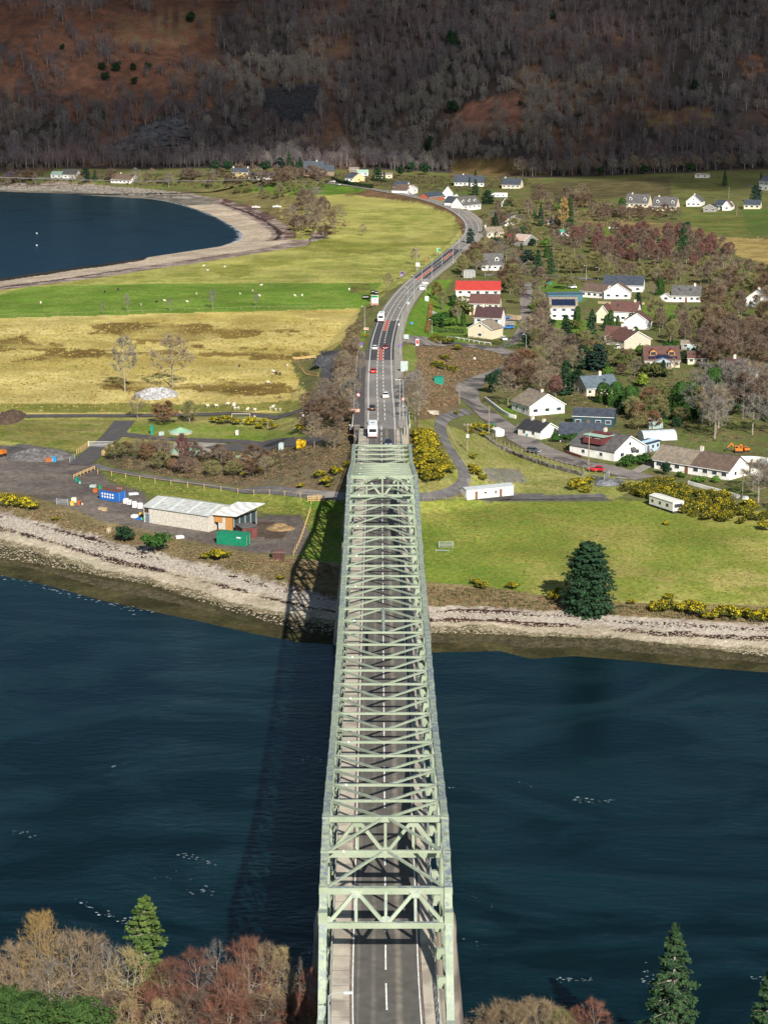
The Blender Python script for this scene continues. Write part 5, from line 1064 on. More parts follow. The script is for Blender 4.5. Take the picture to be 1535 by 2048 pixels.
# woods and thickets of the plain
wood([(0,372),(200,370),(450,380),(640,372),(640,352),(450,354),(200,352),(0,352)], 70, 5, ['tan0','grey0','brown0','tan1','brown1','birch0'], 4, 9, 'the belt between the bay and the hill', 'bare growth behind the head of the bay')
wood([(590,470),(668,462),(690,440),(650,408),(600,405),(560,430)], 26, 4.5, ['grey0','tan0','brown1','tan2','birch0'], 5, 9, 'the round copse by the bay meadow', 'copse by the bay')
wood([(560,375),(660,372),(640,400),(520,400),(460,385)], 22, 6, ['olive0','tan1','grey1'], 4, 7, 'the meadow behind the shingle spit', 'pale shrubs behind the shingle spit')
wood([(1110,478),(1400,478),(1435,500),(1480,530),(1400,545),(1200,530),(1100,505)], 105, 4.2, ['birch0','birch1','birch2','birch1'], 6, 9, 'the red birch wood below the high fields', 'red birches below the high fields')
wood([(1100,520),(1200,535),(1400,550),(1440,575),(1300,572),(1190,570),(1110,555)], 34, 5, ['tan0','olive1','birch0','tan1','brown0','olive0'], 4.5, 7.5, 'the strip behind the back street', 'mixed bare trees behind the back street')
wood([(1410,560),(1490,545),(1600,600),(1600,700),(1480,700),(1405,660),(1430,610)], 46, 4.8, ['birch0','birch2','tan1','olive1','brown0'], 6, 9.5, 'the wood right of the village lawns', 'trees right of the village lawns')
wood([(1385,690),(1600,690),(1600,760),(1520,750),(1440,745),(1385,720)], 28, 4.5, ['birch0','birch0','brown0','birch2'], 7, 10, 'the wood around the low brown bungalow', 'dark birches around the brown bungalow')
wood([(1400,800),(1600,790),(1600,880),(1500,895),(1420,880),(1385,850)], 30, 4.2, ['grey0','grey1','grey2','tan1','birch2'], 8, 12, 'the thicket behind the orange machines', 'tall bare trees behind the orange machine')
wood([(1190,430),(1350,425),(1360,440),(1190,445)], 20, 5, ['birch0','brown1','brown0'], 4, 6.5, 'the hedge below the cream dormer houses', 'hedge shrubs below the cream houses')
wood([(1040,400),(1200,395),(1200,430),(1110,460),(1060,450)], 30, 6, ['birch0','brown0','tan0','birch2'], 5, 9, 'the scrub between road bend and high fields', 'brown trees beyond the road bend')
wood([(940,425),(1060,420),(1060,470),(1020,500),(985,500),(960,470)], 30, 5.5, ['tan0','birch0','olive0','brown0','hol0','grey1'], 4.5, 8, 'the gardens inside the road bend', 'trees inside the road bend')
wood([(905,545),(940,500),(985,500),(1040,520),(1060,555),(1040,600),(1010,600),(1000,560),(930,560)], 30, 5, ['tan0','tan1','olive1','grey0','brown0'], 5, 8.5, 'the gardens above the red roof', 'bare trees north of the red roof')
wood([(1050,590),(1090,600),(1090,690),(1150,700),(1160,750),(1090,760),(1050,740),(1070,700),(1030,650)], 26, 4.5, ['birch0','tan0','birch2','tan2','olive1'], 6, 9, 'the village centre above the bend', 'bare trees above the village bend')
wood([(985,770),(1030,740),(1120,760),(1150,780),(1120,800),(1020,790)], 14, 4, ['birch1','tan1','brown0','rust0'], 5, 8, 'the garden behind the white gabled house', 'russet trees behind the white gabled house')
wood([(1240,830),(1290,800),(1370,840),(1370,870),(1250,860)], 12, 4, ['tan0','olive0','rust0'], 3.5, 6, 'the garden above the plastic tunnel', 'brown trees above the plastic tunnel')
wood([(1140,640),(1190,655),(1240,690),(1380,750),(1300,770),(1200,745),(1140,700)], 20, 4.5, ['olive0','brown0','tan2','oli0'], 3, 5.5, 'the gardens between the brown-roofed houses', 'garden shrubs between the brown-roofed houses')
wood([(1280,640),(1420,640),(1430,690),(1330,700),(1310,670)], 18, 5, ['olive1','brown0','birch0','tan0'], 5, 8, 'the lawn behind the chestnut-roofed houses', 'bare trees round the lawn')
wood([(610,880),(650,800),(690,720),(715,700),(712,860),(640,930)], 34, 3.2, ['grey0','tan0','brown0','tan2','birch0'], 3.5, 6.5, 'the bank left of the approach road', 'saplings on the left road bank')
wood([(225,905),(330,905),(400,915),(560,925),(600,960),(420,955),(230,930)], 26, 3.6, ['brown0','tan0','brown1','olive0','rust0'], 2.5, 4.5, 'the thicket beside the treatment works', 'brown thicket beside the works')
wood([(808,770),(836,770),(840,840),(815,850)], 9, 3, ['grey1','tan1'], 5, 8, 'the right bank of the approach road', 'bare trees on the right road bank')
wood([(1440,930),(1600,930),(1600,1040),(1500,1040)], 9, 4, ['tan1','brown0','grey0'], 4, 7, 'the clump at the right edge beyond the gorse', 'bare trees at the right edge')
# single trees and bushes that can be told apart
plantpx('bigpine', 1175, 1224, 136, 'large dark green pine alone on the right shore above the shingle', None, 1.0)
for a in (('tan1',345,775,98,'broad bare oak in the straw field right of the stone heap',None,1.1),('grey1',250,782,102,'slim bare ash in the straw field left of the stone heap',None,.75),
 ('lau0',310,1108,50,'round dark green bush on the shore bank in front of the grey barn',None,1.0),('hol0',252,1083,36,'low dark holly on the shore bank, left of the round green bush',None,1.35),
 ('grey0',425,617,36,'lone pale sapling on the fence of the bright green field',None,.7),('grey2',255,624,34,'thin upright sapling on the left part of the green field fence',None,.5),('grey0',512,612,24,'small sapling on the green field fence nearest the road',None,.6),('grey1',206,630,26,'faint thin sapling on the green field fence, far left',None,.4),('grey2',340,622,24,'faint thin sapling between the two field-fence trees',None,.5),
 ('tan0',330,936,62,'pale-stemmed birch left of the green works cover',None,.7),('birch1',365,932,60,'purple-topped birch with white stem above the green works cover',None,.8),
 ('rust0',330,850,44,'golden-brown willow clump below the stone heap',None,1.3),('olive1',380,845,40,'olive leafless clump right of the golden willow',None,1.2),('tan2',275,838,46,'thin bare clump left of the golden willow',None,.9),
 ('tan2',1015,812,62,'round russet bare tree by the bend of the village road',None,1.2),('hol0',985,788,54,'dark upright evergreen beside the russet round tree',None,.7),('spruce1',1130,790,70,'dark wide pine in the garden left of the blue slate bungalow',None,1.1),
 ('blue0',1195,742,52,'blue-green spruce clump left of the timber-dormer house',None,1.2),('blue1',1165,738,44,'dark bushy conifer left of the blue-green spruces',None,1.2),('spruce1',1180,690,64,'tall dark yew in the village centre above the blue-green spruces',None,.9),('spruce1',1130,690,60,'broad dark pine in front of the solar-array house',None,1.2),
 ('cyp0',1318,590,34,'tight dark green cypress pair left of the grey-mauve bungalow',None,1.3),('cyp0',1154,640,28,'pointed green conifer at the corner of the solar-array house',None,1.0),('spruce1',1275,612,28,'low dark spreading conifer below the long blue-black roof',None,1.5),
 ('cyp0',1211,656,26,'left of the three conifer columns by the chestnut gable',None,.9),('cyp0',1223,656,20,'yellow-green middle one of the three conifer columns',None,.9),('cyp0',1234,655,24,'right of the three conifer columns by the chestnut gable',None,.9),
 ('spruce0',1364,514,66,'big dark spruce standing out of the red birch wood',None,1.0),('blue0',1373,470,26,'smaller spruce right behind the big dark spruce',None,1.0),('spruce1',1397,478,20,'little conifer right of the big dark spruce',None,1.0),
 ('cyp0',1243,424,28,'dark conifer column at the left end of the cream dormer houses',None,1.4),('spruce0',1139,455,66,'tall brown-stemmed larch pair beyond the birch scrub',None,.6),('spruce0',1118,452,58,'thin dark conifer left of the tall larches',None,.6),('gold0',1125,460,64,'rusty brown larch among the dark conifers beyond the bend',None,.7),('spruce1',1080,452,44,'leaning dark fir right of the white house inside the bend',None,.7),
 ('spruce0',950,391,32,'pointed dark green fir behind the roadside dormer house',None,1.2),('blue1',975,408,26,'rounded green conifer right of the three-dormer house',None,1.3),('spruce1',990,462,36,'blue-green fir left of the sand coloured cottage garden',None,1.0),('blue0',940,488,30,'dark ivy-clad tree right beside the road bend',None,.8),
 ('fre0',998,515,18,'round bright green laurel above the one-dormer house',None,1.4),('blue0',1055,545,44,'left dark pine of the clump by the back street',None,1.1),('spruce1',1075,548,48,'middle dark pine of the clump by the back street',None,1.0),('spruce0',1100,548,50,'right tall pine of the clump by the back street',None,.8),
 ('olive1',1028,475,36,'yellow-green willow right of the tiny red roofed shed',None,1.2),('olive0',1130,578,26,'yellow-green round willow beside the white wing',None,1.4),('olive1',1410,556,40,'pale lime willow in the middle of the purple birches',None,.8),('lime0',1317,650,24,'bright yellow-green maple beside the plain white gable',None,1.3),('lime0',1365,655,28,'yellow-green conifer at the corner of the clipped hedge',None,1.1),('cyp0',1343,660,30,'dark green cypress at the end of the clipped hedge',None,1.3),
 ('cyp0',1205,805,40,'dark cone-shaped bush in front of the blue slate bungalow',None,1.8),('cyp1',1230,812,48,'middle dark evergreen of the screen below the blue slate bungalow',None,1.2),('cyp1',1258,822,50,'right dark evergreen of the screen below the blue slate bungalow',None,1.1),
 ('cyp1',1362,836,72,'large dark leylandii block, left one',None,1.2),('cyp1',1384,832,68,'large dark leylandii block, middle one',None,1.1),('cyp1',1425,812,76,'tall dark leylandii left of the hidden grey gable',None,1.1),('cyp1',1452,800,60,'tall green hedge tree beside the pale grey gable',None,1.1),('cyp1',1480,798,52,'broad green hedge tree nearest the pale grey gable',None,1.1),('gold0',1398,835,62,'golden brown larch in front of the dark leylandii',None,1.0),
 ('lime0',1285,774,28,'bright green ball-shaped tree right of the blue slate bungalow',None,1.1),('lime0',1300,815,26,'bright yellow flowering shrub in the garden right of the evergreen screen',None,1.0),
 ('lau0',1255,934,26,'clipped green hedge end beside the white house drive',None,1.4),('lau0',1285,930,24,'green hedge mound left of the long bungalow',None,1.6),('hol0',1330,950,30,'dark round bush at the left front of the long bungalow',None,1.0),('fre0',1362,955,14,'light green shrub under the bungalow windows',None,1.4),('fre0',1395,965,16,'green shrub mound by the bungalow porch',None,1.6),('fre0',1430,965,16,'small green shrub near the right end of the long bungalow',None,1.2),
 ('lau0',1115,884,20,'rounded green shrub before the small cottage, left of two',None,1.5),('lau0',1138,886,22,'rounded green shrub before the small cottage, right of two',None,1.3),('lime0',1141,900,18,'clipped lime-green ball by the low brick wall',None,1.0),
 ('tan2',1300,930,30,'wispy bare tree at the bungalow drive',None,.7),('olive1',885,620,34,'orange-brown willow at the top of the roadside lawn',None,.8),('rust0',872,602,36,'rusty willow at the far end of the roadside lawn',None,.7),('hol0',905,610,22,'dark bush left of the red roofed house',None,1.2),('lau0',893,640,18,'green dome shrub in the garden below the red roof',None,1.5),('tan0',912,650,36,'little bare orchard tree on the garden lawn by the slatted fence',None,.9),('olive0',925,615,22,'olive bush under the red roofed wall',None,1.4),('blue1',882,655,12,'tiny flat-topped pine on the roadside garden lawn',None,1.3),
 ('tan0',725,472,22,'lone white-stemmed bare tree in the bay meadow',None,1.0),('brown0',650,478,26,'low dark leaning tree right of the round copse',None,1.4),('tan2',830,530,32,'bare tree beside the road sign on the meadow edge',None,.9),('tan1',776,582,34,'bare tree beside the lay-by at the meadow corner',None,.8),
 ('birch2',1078,600,60,'tall white-stemmed birch in the village centre',None,1.1),('birch0',1040,610,46,'purple birch left of the tall white-stemmed birch',None,1.0),('tan2',720,760,60,'tall thin bare tree left of the approach road verge',None,.5),
 ('grey1',1515,1005,75,'large dark spreading bare tree at the right edge above the field',None,1.1),('olive1',1265,520,30,'pale olive willow behind the long blue-black roof',None,1.2),('tan0',1300,600,34,'pale bare tree in front of the long blue-black roof',None,.9)):
    plantpx(*a)
for poly, n, place, grp in (([(1040,600),(1160,650),(1200,700),(1260,760),(1180,790),(1090,770),(1050,700)],14,'the village centre','village evergreens'),([(1160,640),(1300,640),(1430,700),(1400,760),(1250,760),(1190,700)],16,'the gardens round the brown roofs','garden evergreens'),([(1230,790),(1290,770),(1400,790),(1400,850),(1300,860),(1240,830)],14,'the gardens above the plastic tunnel','garden evergreens'),([(880,600),(930,606),(935,660),(870,655)],8,'the garden by the clipped russet hedge','garden evergreens'),([(930,500),(1100,480),(1120,550),(1000,560)],9,'the plots north of the red roof','garden evergreens'),([(1180,400),(1240,400),(1240,440),(1060,440),(1060,410)],6,'the scrub below the empty meadow','scrub evergreens'),([(1440,800),(1535,760),(1560,860),(1480,880)],8,'the tall bare wood at the right','wood evergreens')):
    wood(poly, n, 4.5, ['hol0','lau0','blue1','spruce1','cyp0','fre0','oli0'], 2.6, 5.5, place, grp, 1.1)
# gorse
for a in ((730,675,16),(745,600,22),(655,1012-42,34),(672,950,36),(695,935,26),(640,955,30),(518,945,20),(488,952,16),(602,976,20),(658,975,16),
          (20,1012,46),(45,1016,44),(70,1020,34),(10,1000,30),(437,1120,46),(415,1120,30),(455,1115,26),(560,1160,18),(548,857,22),(530,852,30),(500,850,34),(450,848,36),(475,850,26),(430,846,26),(518,858,24),(600,862,26),(620,862,20),(112,1042,18)):
    gorse(*a, 'yellow-flowered gorse bush on the rough ground left of the bridge', 'gorse left of the bridge')
for a in ((895,690,30),(870,686,34),(915,700,24),(880,738,36),(905,745,30),(868,735,26),(890,722,28),(912,830,18)):
    gorse(*a, 'gorse bush on the brown slope beside the road junction', 'gorse by the junction', k=2)
for q in spaced([(838,868),(868,872),(895,920),(910,955),(900,976),(850,972),(836,950)], 70, 1.9):
    t = thing('gorse_bush', 'gorse bush in the big yellow thicket right of the bridge end', 'gorse bush', q, R.uniform(0,6.28), 'gorse thicket right of the bridge', [R.uniform(1.0,1.45)]*3); put('stem', GORSTEM, t); put('crown', GORSE[R.choice((0,1))], t)
for a in ((955,862,34),(975,862,30),(940,868,22),(968,875,24),(945,918,22),(950,950,34),(965,960,24),(945,940,26),(1145,980,34),(1165,975,34),(1180,968,30),(1150,968,26),(1172,985,30),(955,995,22),(1330,1050,18)):
    gorse(*a, 'gorse bush on the grass between the village road and the side track', 'gorse between the two roads')
for q in spaced([(1240,985),(1320,965),(1400,985),(1470,1000),(1535,1040),(1500,1050),(1400,1040),(1300,1000)], 70, 2.0):
    t = thing('gorse_bush', 'gorse bush in the thicket below the long white bungalow', 'gorse bush', q, R.uniform(0,6.28), 'gorse thicket below the bungalow', [R.uniform(.8,1.25)]*3); put('stem', GORSTEM, t); put('crown', GORSE[R.choice((0,2,2))], t)
for a in ((1330,1222,52),(1305,1222,38),(1358,1225,40),(1392,1232,56),(1380,1215,34),(1440,1234,50),(1470,1238,54),(1500,1240,50),(1530,1242,56),(1555,1243,50),(1420,1240,36),(1262,1208,20),(1335,1200,28),(1120,1190,30),(1105,1200,36),(1025,1178,30),(965,1178,34),(950,1170,26),(1525,1060,36)):
    gorse(*a, 'gorse bush on the bank along the right shore', 'gorse along the right shore')
# undergrowth: bracken, bramble and rough grass too dense to count
def undergrowth(name, poly, n, mats, s0=.6, s1=1.6, size=.22, per=22, flat=1.0):
    pts = scatter(poly, n); V = []; mi = []
    for q in pts:
        s = R.uniform(s0, s1); d = unit(rng.normal(size=(per,3))); d[:,2] = np.abs(d[:,2]); C = np.array(q)+d*np.array([s, s, s*.75*flat])*rng.uniform(.6,1.05,(per,1)); V.append(tuftcloud(C, d+np.array([0,0,.3]), size, .7)); mi.append(np.full(per, R.randrange(len(mats))))
    V = np.concatenate(V); return struct(put(name, npmesh(name, V, np.arange(len(V)).reshape(-1,3), mats, np.concatenate(mi))), 'stuff')
BM = [fol('bracken_a', (.200,.125,.068), (.14,.09,.05)), fol('bracken_b', (.150,.105,.065), (.10,.075,.045)), fol('bracken_c', (.22,.165,.085), (.15,.12,.06)), fol('bramble', (.085,.080,.035), (.05,.055,.025))]
undergrowth('undergrowth', [(600,790),(650,770),(700,650),(722,640),(716,880),(690,1000),(420,975),(240,940),(230,915),(440,905),(600,900)], 1700, BM, .5, 1.3, .20, 20, .8)
undergrowth('undergrowth', [(0,1010),(110,1020),(200,1050),(300,1075),(430,1100),(620,1125),(690,1130),(690,1205),(520,1160),(340,1113),(180,1072),(0,1022)], 900, [BM[0], BM[1], BM[2], BM[2]], .4, 1.1, .18, 20, .7)
undergrowth('undergrowth', [(845,1172),(1000,1182),(1110,1200),(1250,1212),(1535,1228),(1535,1250),(1150,1224),(850,1212)], 700, [BM[0], BM[2], BM[2], BM[3]], .4, 1.0, .18, 18, .6)
undergrowth('undergrowth', [(838,700),(870,690),(960,697),(1015,712),(1000,735),(930,765),(912,800),(905,825),(850,840),(836,800)], 1100, [BM[0], BM[0], BM[1], BM[2]], .4, 1.0, .24, 18, .6)
undergrowth('undergrowth', [(870,560),(930,505),(1040,480),(1110,480),(1400,490),(1535,540),(1535,760),(1440,760),(1390,690),(1420,640),(1400,570),(1190,565),(1050,560),(1000,580),(930,565)], 1500, [BM[0], BM[1], BM[3], BM[2]], .5, 1.3, .34, 14, .7)
undergrowth('undergrowth', [(1020,400),(1200,400),(1350,430),(1120,470),(1040,500),(950,490),(950,430)], 1100, [BM[0], BM[1], BM[3], BM[2]], .8, 1.8, .5, 12, .7)
undergrowth('undergrowth', [(0,371),(200,368),(450,378),(640,366),(740,372),(930,385),(1060,370),(1060,356),(640,348),(0,350)], 1500, [BM[1], BM[3], BM[1], BM[3]], .8, 2.2, .6, 12, .7)
undergrowth('undergrowth', [(1100,740),(1180,700),(1290,750),(1440,745),(1480,880),(1400,890),(1290,850),(1230,840),(1100,800),(1040,770)], 900, [BM[1], BM[3], BM[3], BM[2]], .5, 1.3, .26, 16, .7)
undergrowth('undergrowth', [(590,478),(670,470),(700,445),(640,405),(570,405),(545,430)], 350, [BM[1], BM[0]], .7, 1.7, .45, 14, .8)
undergrowth('grass_tuft', [(836,1010),(930,1004),(1240,1010),(1535,1045),(1535,1230),(1300,1225),(1150,1200),(850,1170)], 2600, [fol('tuft_a', (.27,.225,.07), (.2,.17,.05)), fol('tuft_b', (.15,.17,.035), (.12,.14,.03)), fol('tuft_c', (.215,.215,.05), (.16,.17,.04))], .15, .42, .16, 7, .5)
undergrowth('grass_tuft', [(200,955),(400,978),(690,1005),(640,1110),(600,1030),(430,1015),(290,985),(250,970)], 900, [MC['tuft_a'], MC['tuft_b'], MC['tuft_c']], .15, .42, .15, 7, .5)
undergrowth('grass_tuft', [(0,650),(700,640),(650,705),(590,725),(620,800),(500,820),(0,826)], 2600, [fol('tuft_d', (.36,.29,.090), (.30,.24,.07)), fol('tuft_e', (.30,.22,.07), (.24,.175,.05)), MC['tuft_d']], .3, .9, .32, 6, .5)
undergrowth('grass_tuft', [(890,855),(960,872),(1180,950),(1290,968),(1220,985),(940,990),(925,945),(890,900)], 700, [MC['tuft_a'], MC['tuft_b'], MC['tuft_c']], .15, .45, .16, 7, .5)
# stones of the shingle and boulders
def stones(name, poly, n, m, r0, r1):
    V = []; base = np.array([(1,0,0),(0,1,0),(-1,0,0),(0,-1,0),(0,0,.8)], float); fi = np.array([(0,1,4),(1,2,4),(2,3,4),(3,0,4)])
    pts = scatter(poly, n); Fs = []
    for i, q in enumerate(pts):
        a = R.uniform(0, 6.28); s = R.uniform(r0, r1)*R.choice((.6,1,1,1.5)); c_, s_ = cos(a), sin(a); W = base*np.array([s*R.uniform(.8,1.4), s, s*.8]); W = np.stack([W[:,0]*c_-W[:,1]*s_, W[:,0]*s_+W[:,1]*c_, W[:,2]], 1)+np.array(q); V.append(W); Fs.append(fi+5*i)
    return struct(put(name, npmesh(name, np.concatenate(V), np.concatenate(Fs), m)), 'stuff')
STN = mat('beach_stone', (.47,.41,.34), .9, (.26,.225,.185), 1.5, coord='World'); STD = mat('weedy_stone', (.085,.070,.035), .95, (.030,.026,.014), .8, coord='World')
stones('shingle', [(0,1028),(180,1080),(430,1140),(680,1205),(680,1225),(430,1162),(180,1105),(0,1050)], 4200, STN, .12, .32)
stones('shingle', [(855,1219),(1150,1230),(1535,1256),(1535,1272),(1150,1248),(855,1234)], 2600, STN, .12, .30)
stones('shingle', [(0,1120),(300,1178),(520,1248),(690,1290),(520,1262),(300,1215),(0,1148)], 2600, STD, .12, .35)
stones('shingle', [(860,1268),(1060,1275),(1300,1284),(1535,1318),(1535,1338),(1300,1318),(1060,1308),(860,1298)], 2600, STD, .12, .35)
stones('shingle', [(0,1050),(180,1105),(430,1165),(680,1230),(690,1285),(520,1240),(300,1170),(0,1115)], 3600, mat('pebble', (.42,.35,.26), .9, (.27,.22,.16), 1.0, coord='World'), .08, .22)
stones('shingle', [(860,1238),(1150,1250),(1535,1275),(1535,1315),(1300,1280),(1060,1270),(860,1266)], 3000, MC['pebble'], .08, .22)
stones('shingle', [(0,373),(200,371),(300,378),(380,390),(380,398),(200,388),(0,383)], 1500, mat('rubble', (.30,.27,.23), .9, (.15,.13,.11), .4, coord='World'), .4, 1.1)
stones('rubble', [(520,185),(636,172),(640,212),(590,258),(530,222)], 1500, mat('scree', (.05,.05,.058), .9, (.03,.03,.036), .4, coord='World'), .6, 1.6)
stones('rubble', [(280,262),(330,240),(372,240),(368,288),(300,296),(220,306)], 500, mat('crag', (.12,.12,.135), .9, (.05,.05,.058), .2, coord='World'), 1.2, 4.5)
# ------------------------------------------------------------------ vehicles
CARM = {}
def paint(name, c): return mat('paint_'+name, c, .35, tuple(k*.92 for k in c), .5, spec=.5)
TYRE = mat('tyre', (.018,.018,.018), .9); CGLASS = mat('car_glass', (.015,.02,.025), .12, spec=.6); TAIL = mat('tail_lamp', (.45,.02,.015), .4); HEADL = mat('head_lamp', (.75,.75,.72), .2); PLY = mat('plate_yellow', (.72,.55,.05), .6); PLW = mat('plate_white', (.75,.75,.72), .6)
PCOL = {'red': (.50,.015,.02), 'darkred': (.20,.012,.03), 'white': (.78,.78,.76), 'black': (.018,.018,.022), 'navy': (.015,.025,.06), 'blue': (.03,.15,.42), 'grey': (.09,.10,.12), 'silver': (.42,.44,.46)}
def car(label, loc, rz, colr, van=False, group='cars', tilt=0.0):
    key = ('car', van)
    if key not in MC:
        L_, W_, H_ = (5.0, 1.95, 1.95) if van else (4.3, 1.8, 1.48); y0, y1 = -L_/2, L_/2; b = MB()
        pr = [(y0+.05,.28),(y0,.55),(y0+.06,.98 if not van else 1.1),(y1-1.25 if not van else y1-1.0,1.0 if not van else 1.12),(y1-.15,.78),(y1,.5),(y1-.05,.28)]
        b.prism(pr, -W_/2, W_/2, axis='y')
        g = MB(); ca, cb, ra, rb = (y0+.12, y1-1.15, y0+.55, y1-2.15) if not van else (y0+.08, y1-.95, y0+.25, y1-1.7); zb = .97 if not van else 1.09
        def frus(q, a0, a1, w0, z0, c0, c1, w1, z1): q.add([(-w0,a0,z0),(w0,a0,z0),(w0,a1,z0),(-w0,a1,z0),(-w1,c0,z1),(w1,c0,z1),(w1,c1,z1),(-w1,c1,z1)], [(0,3,2,1),(4,5,6,7),(0,1,5,4),(1,2,6,5),(2,3,7,6),(3,0,4,7)])
        frus(g, ca, cb, W_/2-.06, zb-.02, ra, rb, W_/2-.24, H_-.04)
        r = MB(); frus(r, ra-.03, rb+.03, W_/2-.22, H_-.045, ra+.05, rb-.05, W_/2-.3, H_+.02)
        wh = MB(); wh.tube([(-.11,0,0),(.11,0,0)], [.33,.33], 12)
        tl = MB().box(-.16, -.05, -.09, .16, .05, .09); pl = MB().box(-.27, -.02, -.07, .27, .02, .07); mr = MB().box(-.1,-.08,-.07,.1,.08,.07)
        MC[key] = (b.mesh('body', None), g.mesh('cabin_glass', CGLASS), r.mesh('roof_panel', None), wh.mesh('wheel', TYRE), tl.mesh('tail_light', TAIL), pl, mr.mesh('mirror', MC.get('x') or CGLASS), L_, W_, H_)
    b, g, r, wh, tl, pl, mr, L_, W_, H_ = MC[key]; pm = paint(colr, PCOL[colr])
    k2 = ('carm', van, colr)
    if k2 not in MC:
        bb, r2 = b.copy(), r.copy(); 
        for q in (bb, r2): q.materials.clear(); q.materials.append(pm)
        MC[k2] = (bb, r2)
    bb, r2 = MC[k2]; t = thing('van' if van else 'car', label, 'van' if van else 'car', loc, rz, group)
    if tilt: t.rotation_euler = (tilt, 0, rz)
    put('body', bb, t); put('cabin_glass', g, t); put('roof_panel', r2, t)
    for sx_ in (-1, 1):
        for yy in (-L_*.3, L_*.3): put('wheel', wh, t, (sx_*(W_/2-.08), yy, .33))
        put('tail_light', tl, t, (sx_*(W_/2-.24), -L_/2-.005, .78)); put('mirror', mr, t, (sx_*(W_/2+.06), L_*.16, 1.02))
    kh = ('hl',); 
    if kh not in MC: MC[kh] = (MB().box(-.18,-.05,-.08,.18,.05,.08).mesh('headlight', HEADL), pl.mesh('number_plate', PLY), pl.mesh('number_plate', PLW))
    for sx_ in (-1, 1): put('headlight', MC[kh][0], t, (sx_*(W_/2-.26), L_/2-.04, .66))
    put('number_plate', MC[kh][1], t, (0, -L_/2-.03, .62)); put('number_plate', MC[kh][2], t, (0, L_/2+.0, .42)); return t
def coach(label, loc, rz, tilt, L_=10.5):
    if 'coach' not in MC:
        W_, H_ = 2.5, 3.35; pr = []
        for x, z in ((-1.25,.35),(-1.25,2.9),(-1.15,3.2),(-.95,3.35),(.95,3.35),(1.15,3.2),(1.25,2.9),(1.25,.35)): pr.append((x, z))
        b = MB(); n = len(pr); ysx = [(-L_/2,.30,.97),(-L_/2+.25,0,1.0),(L_/2-.35,0,1.0),(L_/2,.0,.93)]
        for y, c, s in ysx: b.v += [(x*s, y+(c*(max(0, z-1.6))/1.75 if y < 0 else -max(0,z-1.2)*.12*(1 if s < 1 else 0)), z if z < 1 else z*s+ (1-s)*.6) for x, z in pr]
        for i in range(3):
            for j in range(n): b.f.append((i*n+j, i*n+(j+1)%n, (i+1)*n+(j+1)%n, (i+1)*n+j)); b.m.append(0)
        b.f += [tuple(range(n))[::-1], tuple(range(3*n, 4*n))]; b.m += [0, 0]
        def B(*a): return MB().box(*a)
        MC['coach'] = (b.mesh('body', paint('white', PCOL['white'])), B(-.95,-L_/2-.0,1.75,.95,-L_/2+.10,2.55).mesh('rear_window', CGLASS), B(-1.275,-L_/2+.9,1.55,-1.24,L_/2-.6,2.6).mesh('side_window', CGLASS), B(1.24,-L_/2+.9,1.55,1.275,L_/2-.6,2.6).mesh('side_window', CGLASS),
            B(-1.1,L_/2-.12,1.1,1.1,L_/2+.02,2.6).mesh('windscreen', CGLASS), B(-.5,-.6,3.34,.5,.4,3.46).mesh('roof_hatch', mat('hatch', (.2,.2,.2))), MB().tube([(-.15,0,0),(.15,0,0)], [.5,.5], 14).mesh('wheel', TYRE), B(-.10,-.03,-.3,.10,.03,.3).mesh('tail_light', TAIL), B(-.12,-.12,-.25,.12,.12,.25).mesh('mirror', TYRE), B(-1.15,-L_/2-.03,.55,1.15,-L_/2+.03,.68).mesh('bumper_stripe', TAIL), B(-1.2,-L_/2-.06,.32,1.2,-L_/2+.1,.52).mesh('bumper', mat('bumper', (.05,.05,.05))))
    m = MC['coach']; t = thing('coach', label, 'coach', loc, rz, 'white coaches heading away'); t.rotation_euler = (tilt, 0, rz)
    for nm, q in (('body', m[0]), ('rear_window', m[1]), ('side_window', m[2]), ('side_window', m[3]), ('windscreen', m[4]), ('roof_hatch', m[5]), ('bumper_stripe', m[9]), ('bumper', m[10])): put(nm, q, t)
    for sx_ in (-1, 1):
        for yy in (-L_*.28, L_*.30): put('wheel', m[6], t, (sx_*1.12, yy, .5))
        put('tail_light', m[7], t, (sx_*1.05, -L_/2-.02, 1.1)); put('mirror', m[8], t, (sx_*1.45, L_/2-.2, 2.3))
    return t
def roaddir(p):
    i = int(np.argmin([(q[0]-p[0])**2+(q[1]-p[1])**2 for q in RS])); d = RS[min(i+1, len(RS)-1)]-RS[max(i-1, 0)]; return math.atan2(-d[0], d[1]), math.atan2(d[2], math.hypot(d[0], d[1]))
def onroad(u, v, away, ln=4.3):
    p = atroad(u, v); a, tl = roaddir(p); p = p+np.array([-sin(a), cos(a), 0])*ln/2; p[2] = float(deckz(p[1])); return p, a+(0 if away else pi), tl if away else -tl
p, a, tl = onroad(745, 877, True, 10.5); coach('white coach on the near side of the road just beyond the bridge', p, a, tl)
p, a, tl = onroad(761, 645, True, 10.5); coach('white coach farther up the road beside the large direction sign', p, a, tl)
for u, v, aw, c, lab in ((746,747,True,'red','bright red hatchback driving away on the straight road'),(744,822,True,'black','black hatchback with yellow rear plate following behind the red car'),(771,797,False,'white','white car coming towards the bridge'),(776,893,False,'navy','dark navy car about to enter the bridge'),(749,700,True,'white','white car driving away at the side road junction'),(770,699,False,'darkred','dark red car coming past the side road junction'),(669,365,True,'white','white car on the far shore road below the church'),(656,366,True,'navy','small dark car on the far shore road right of the white one'),(679,371,False,'silver','silver car on the far shore road below the orange gable')):
    p, a, tl = onroad(u, v, aw); 
    if v < 400: p[2] += .1
    car(lab, p, a, c, False, 'cars on the main road', tl)
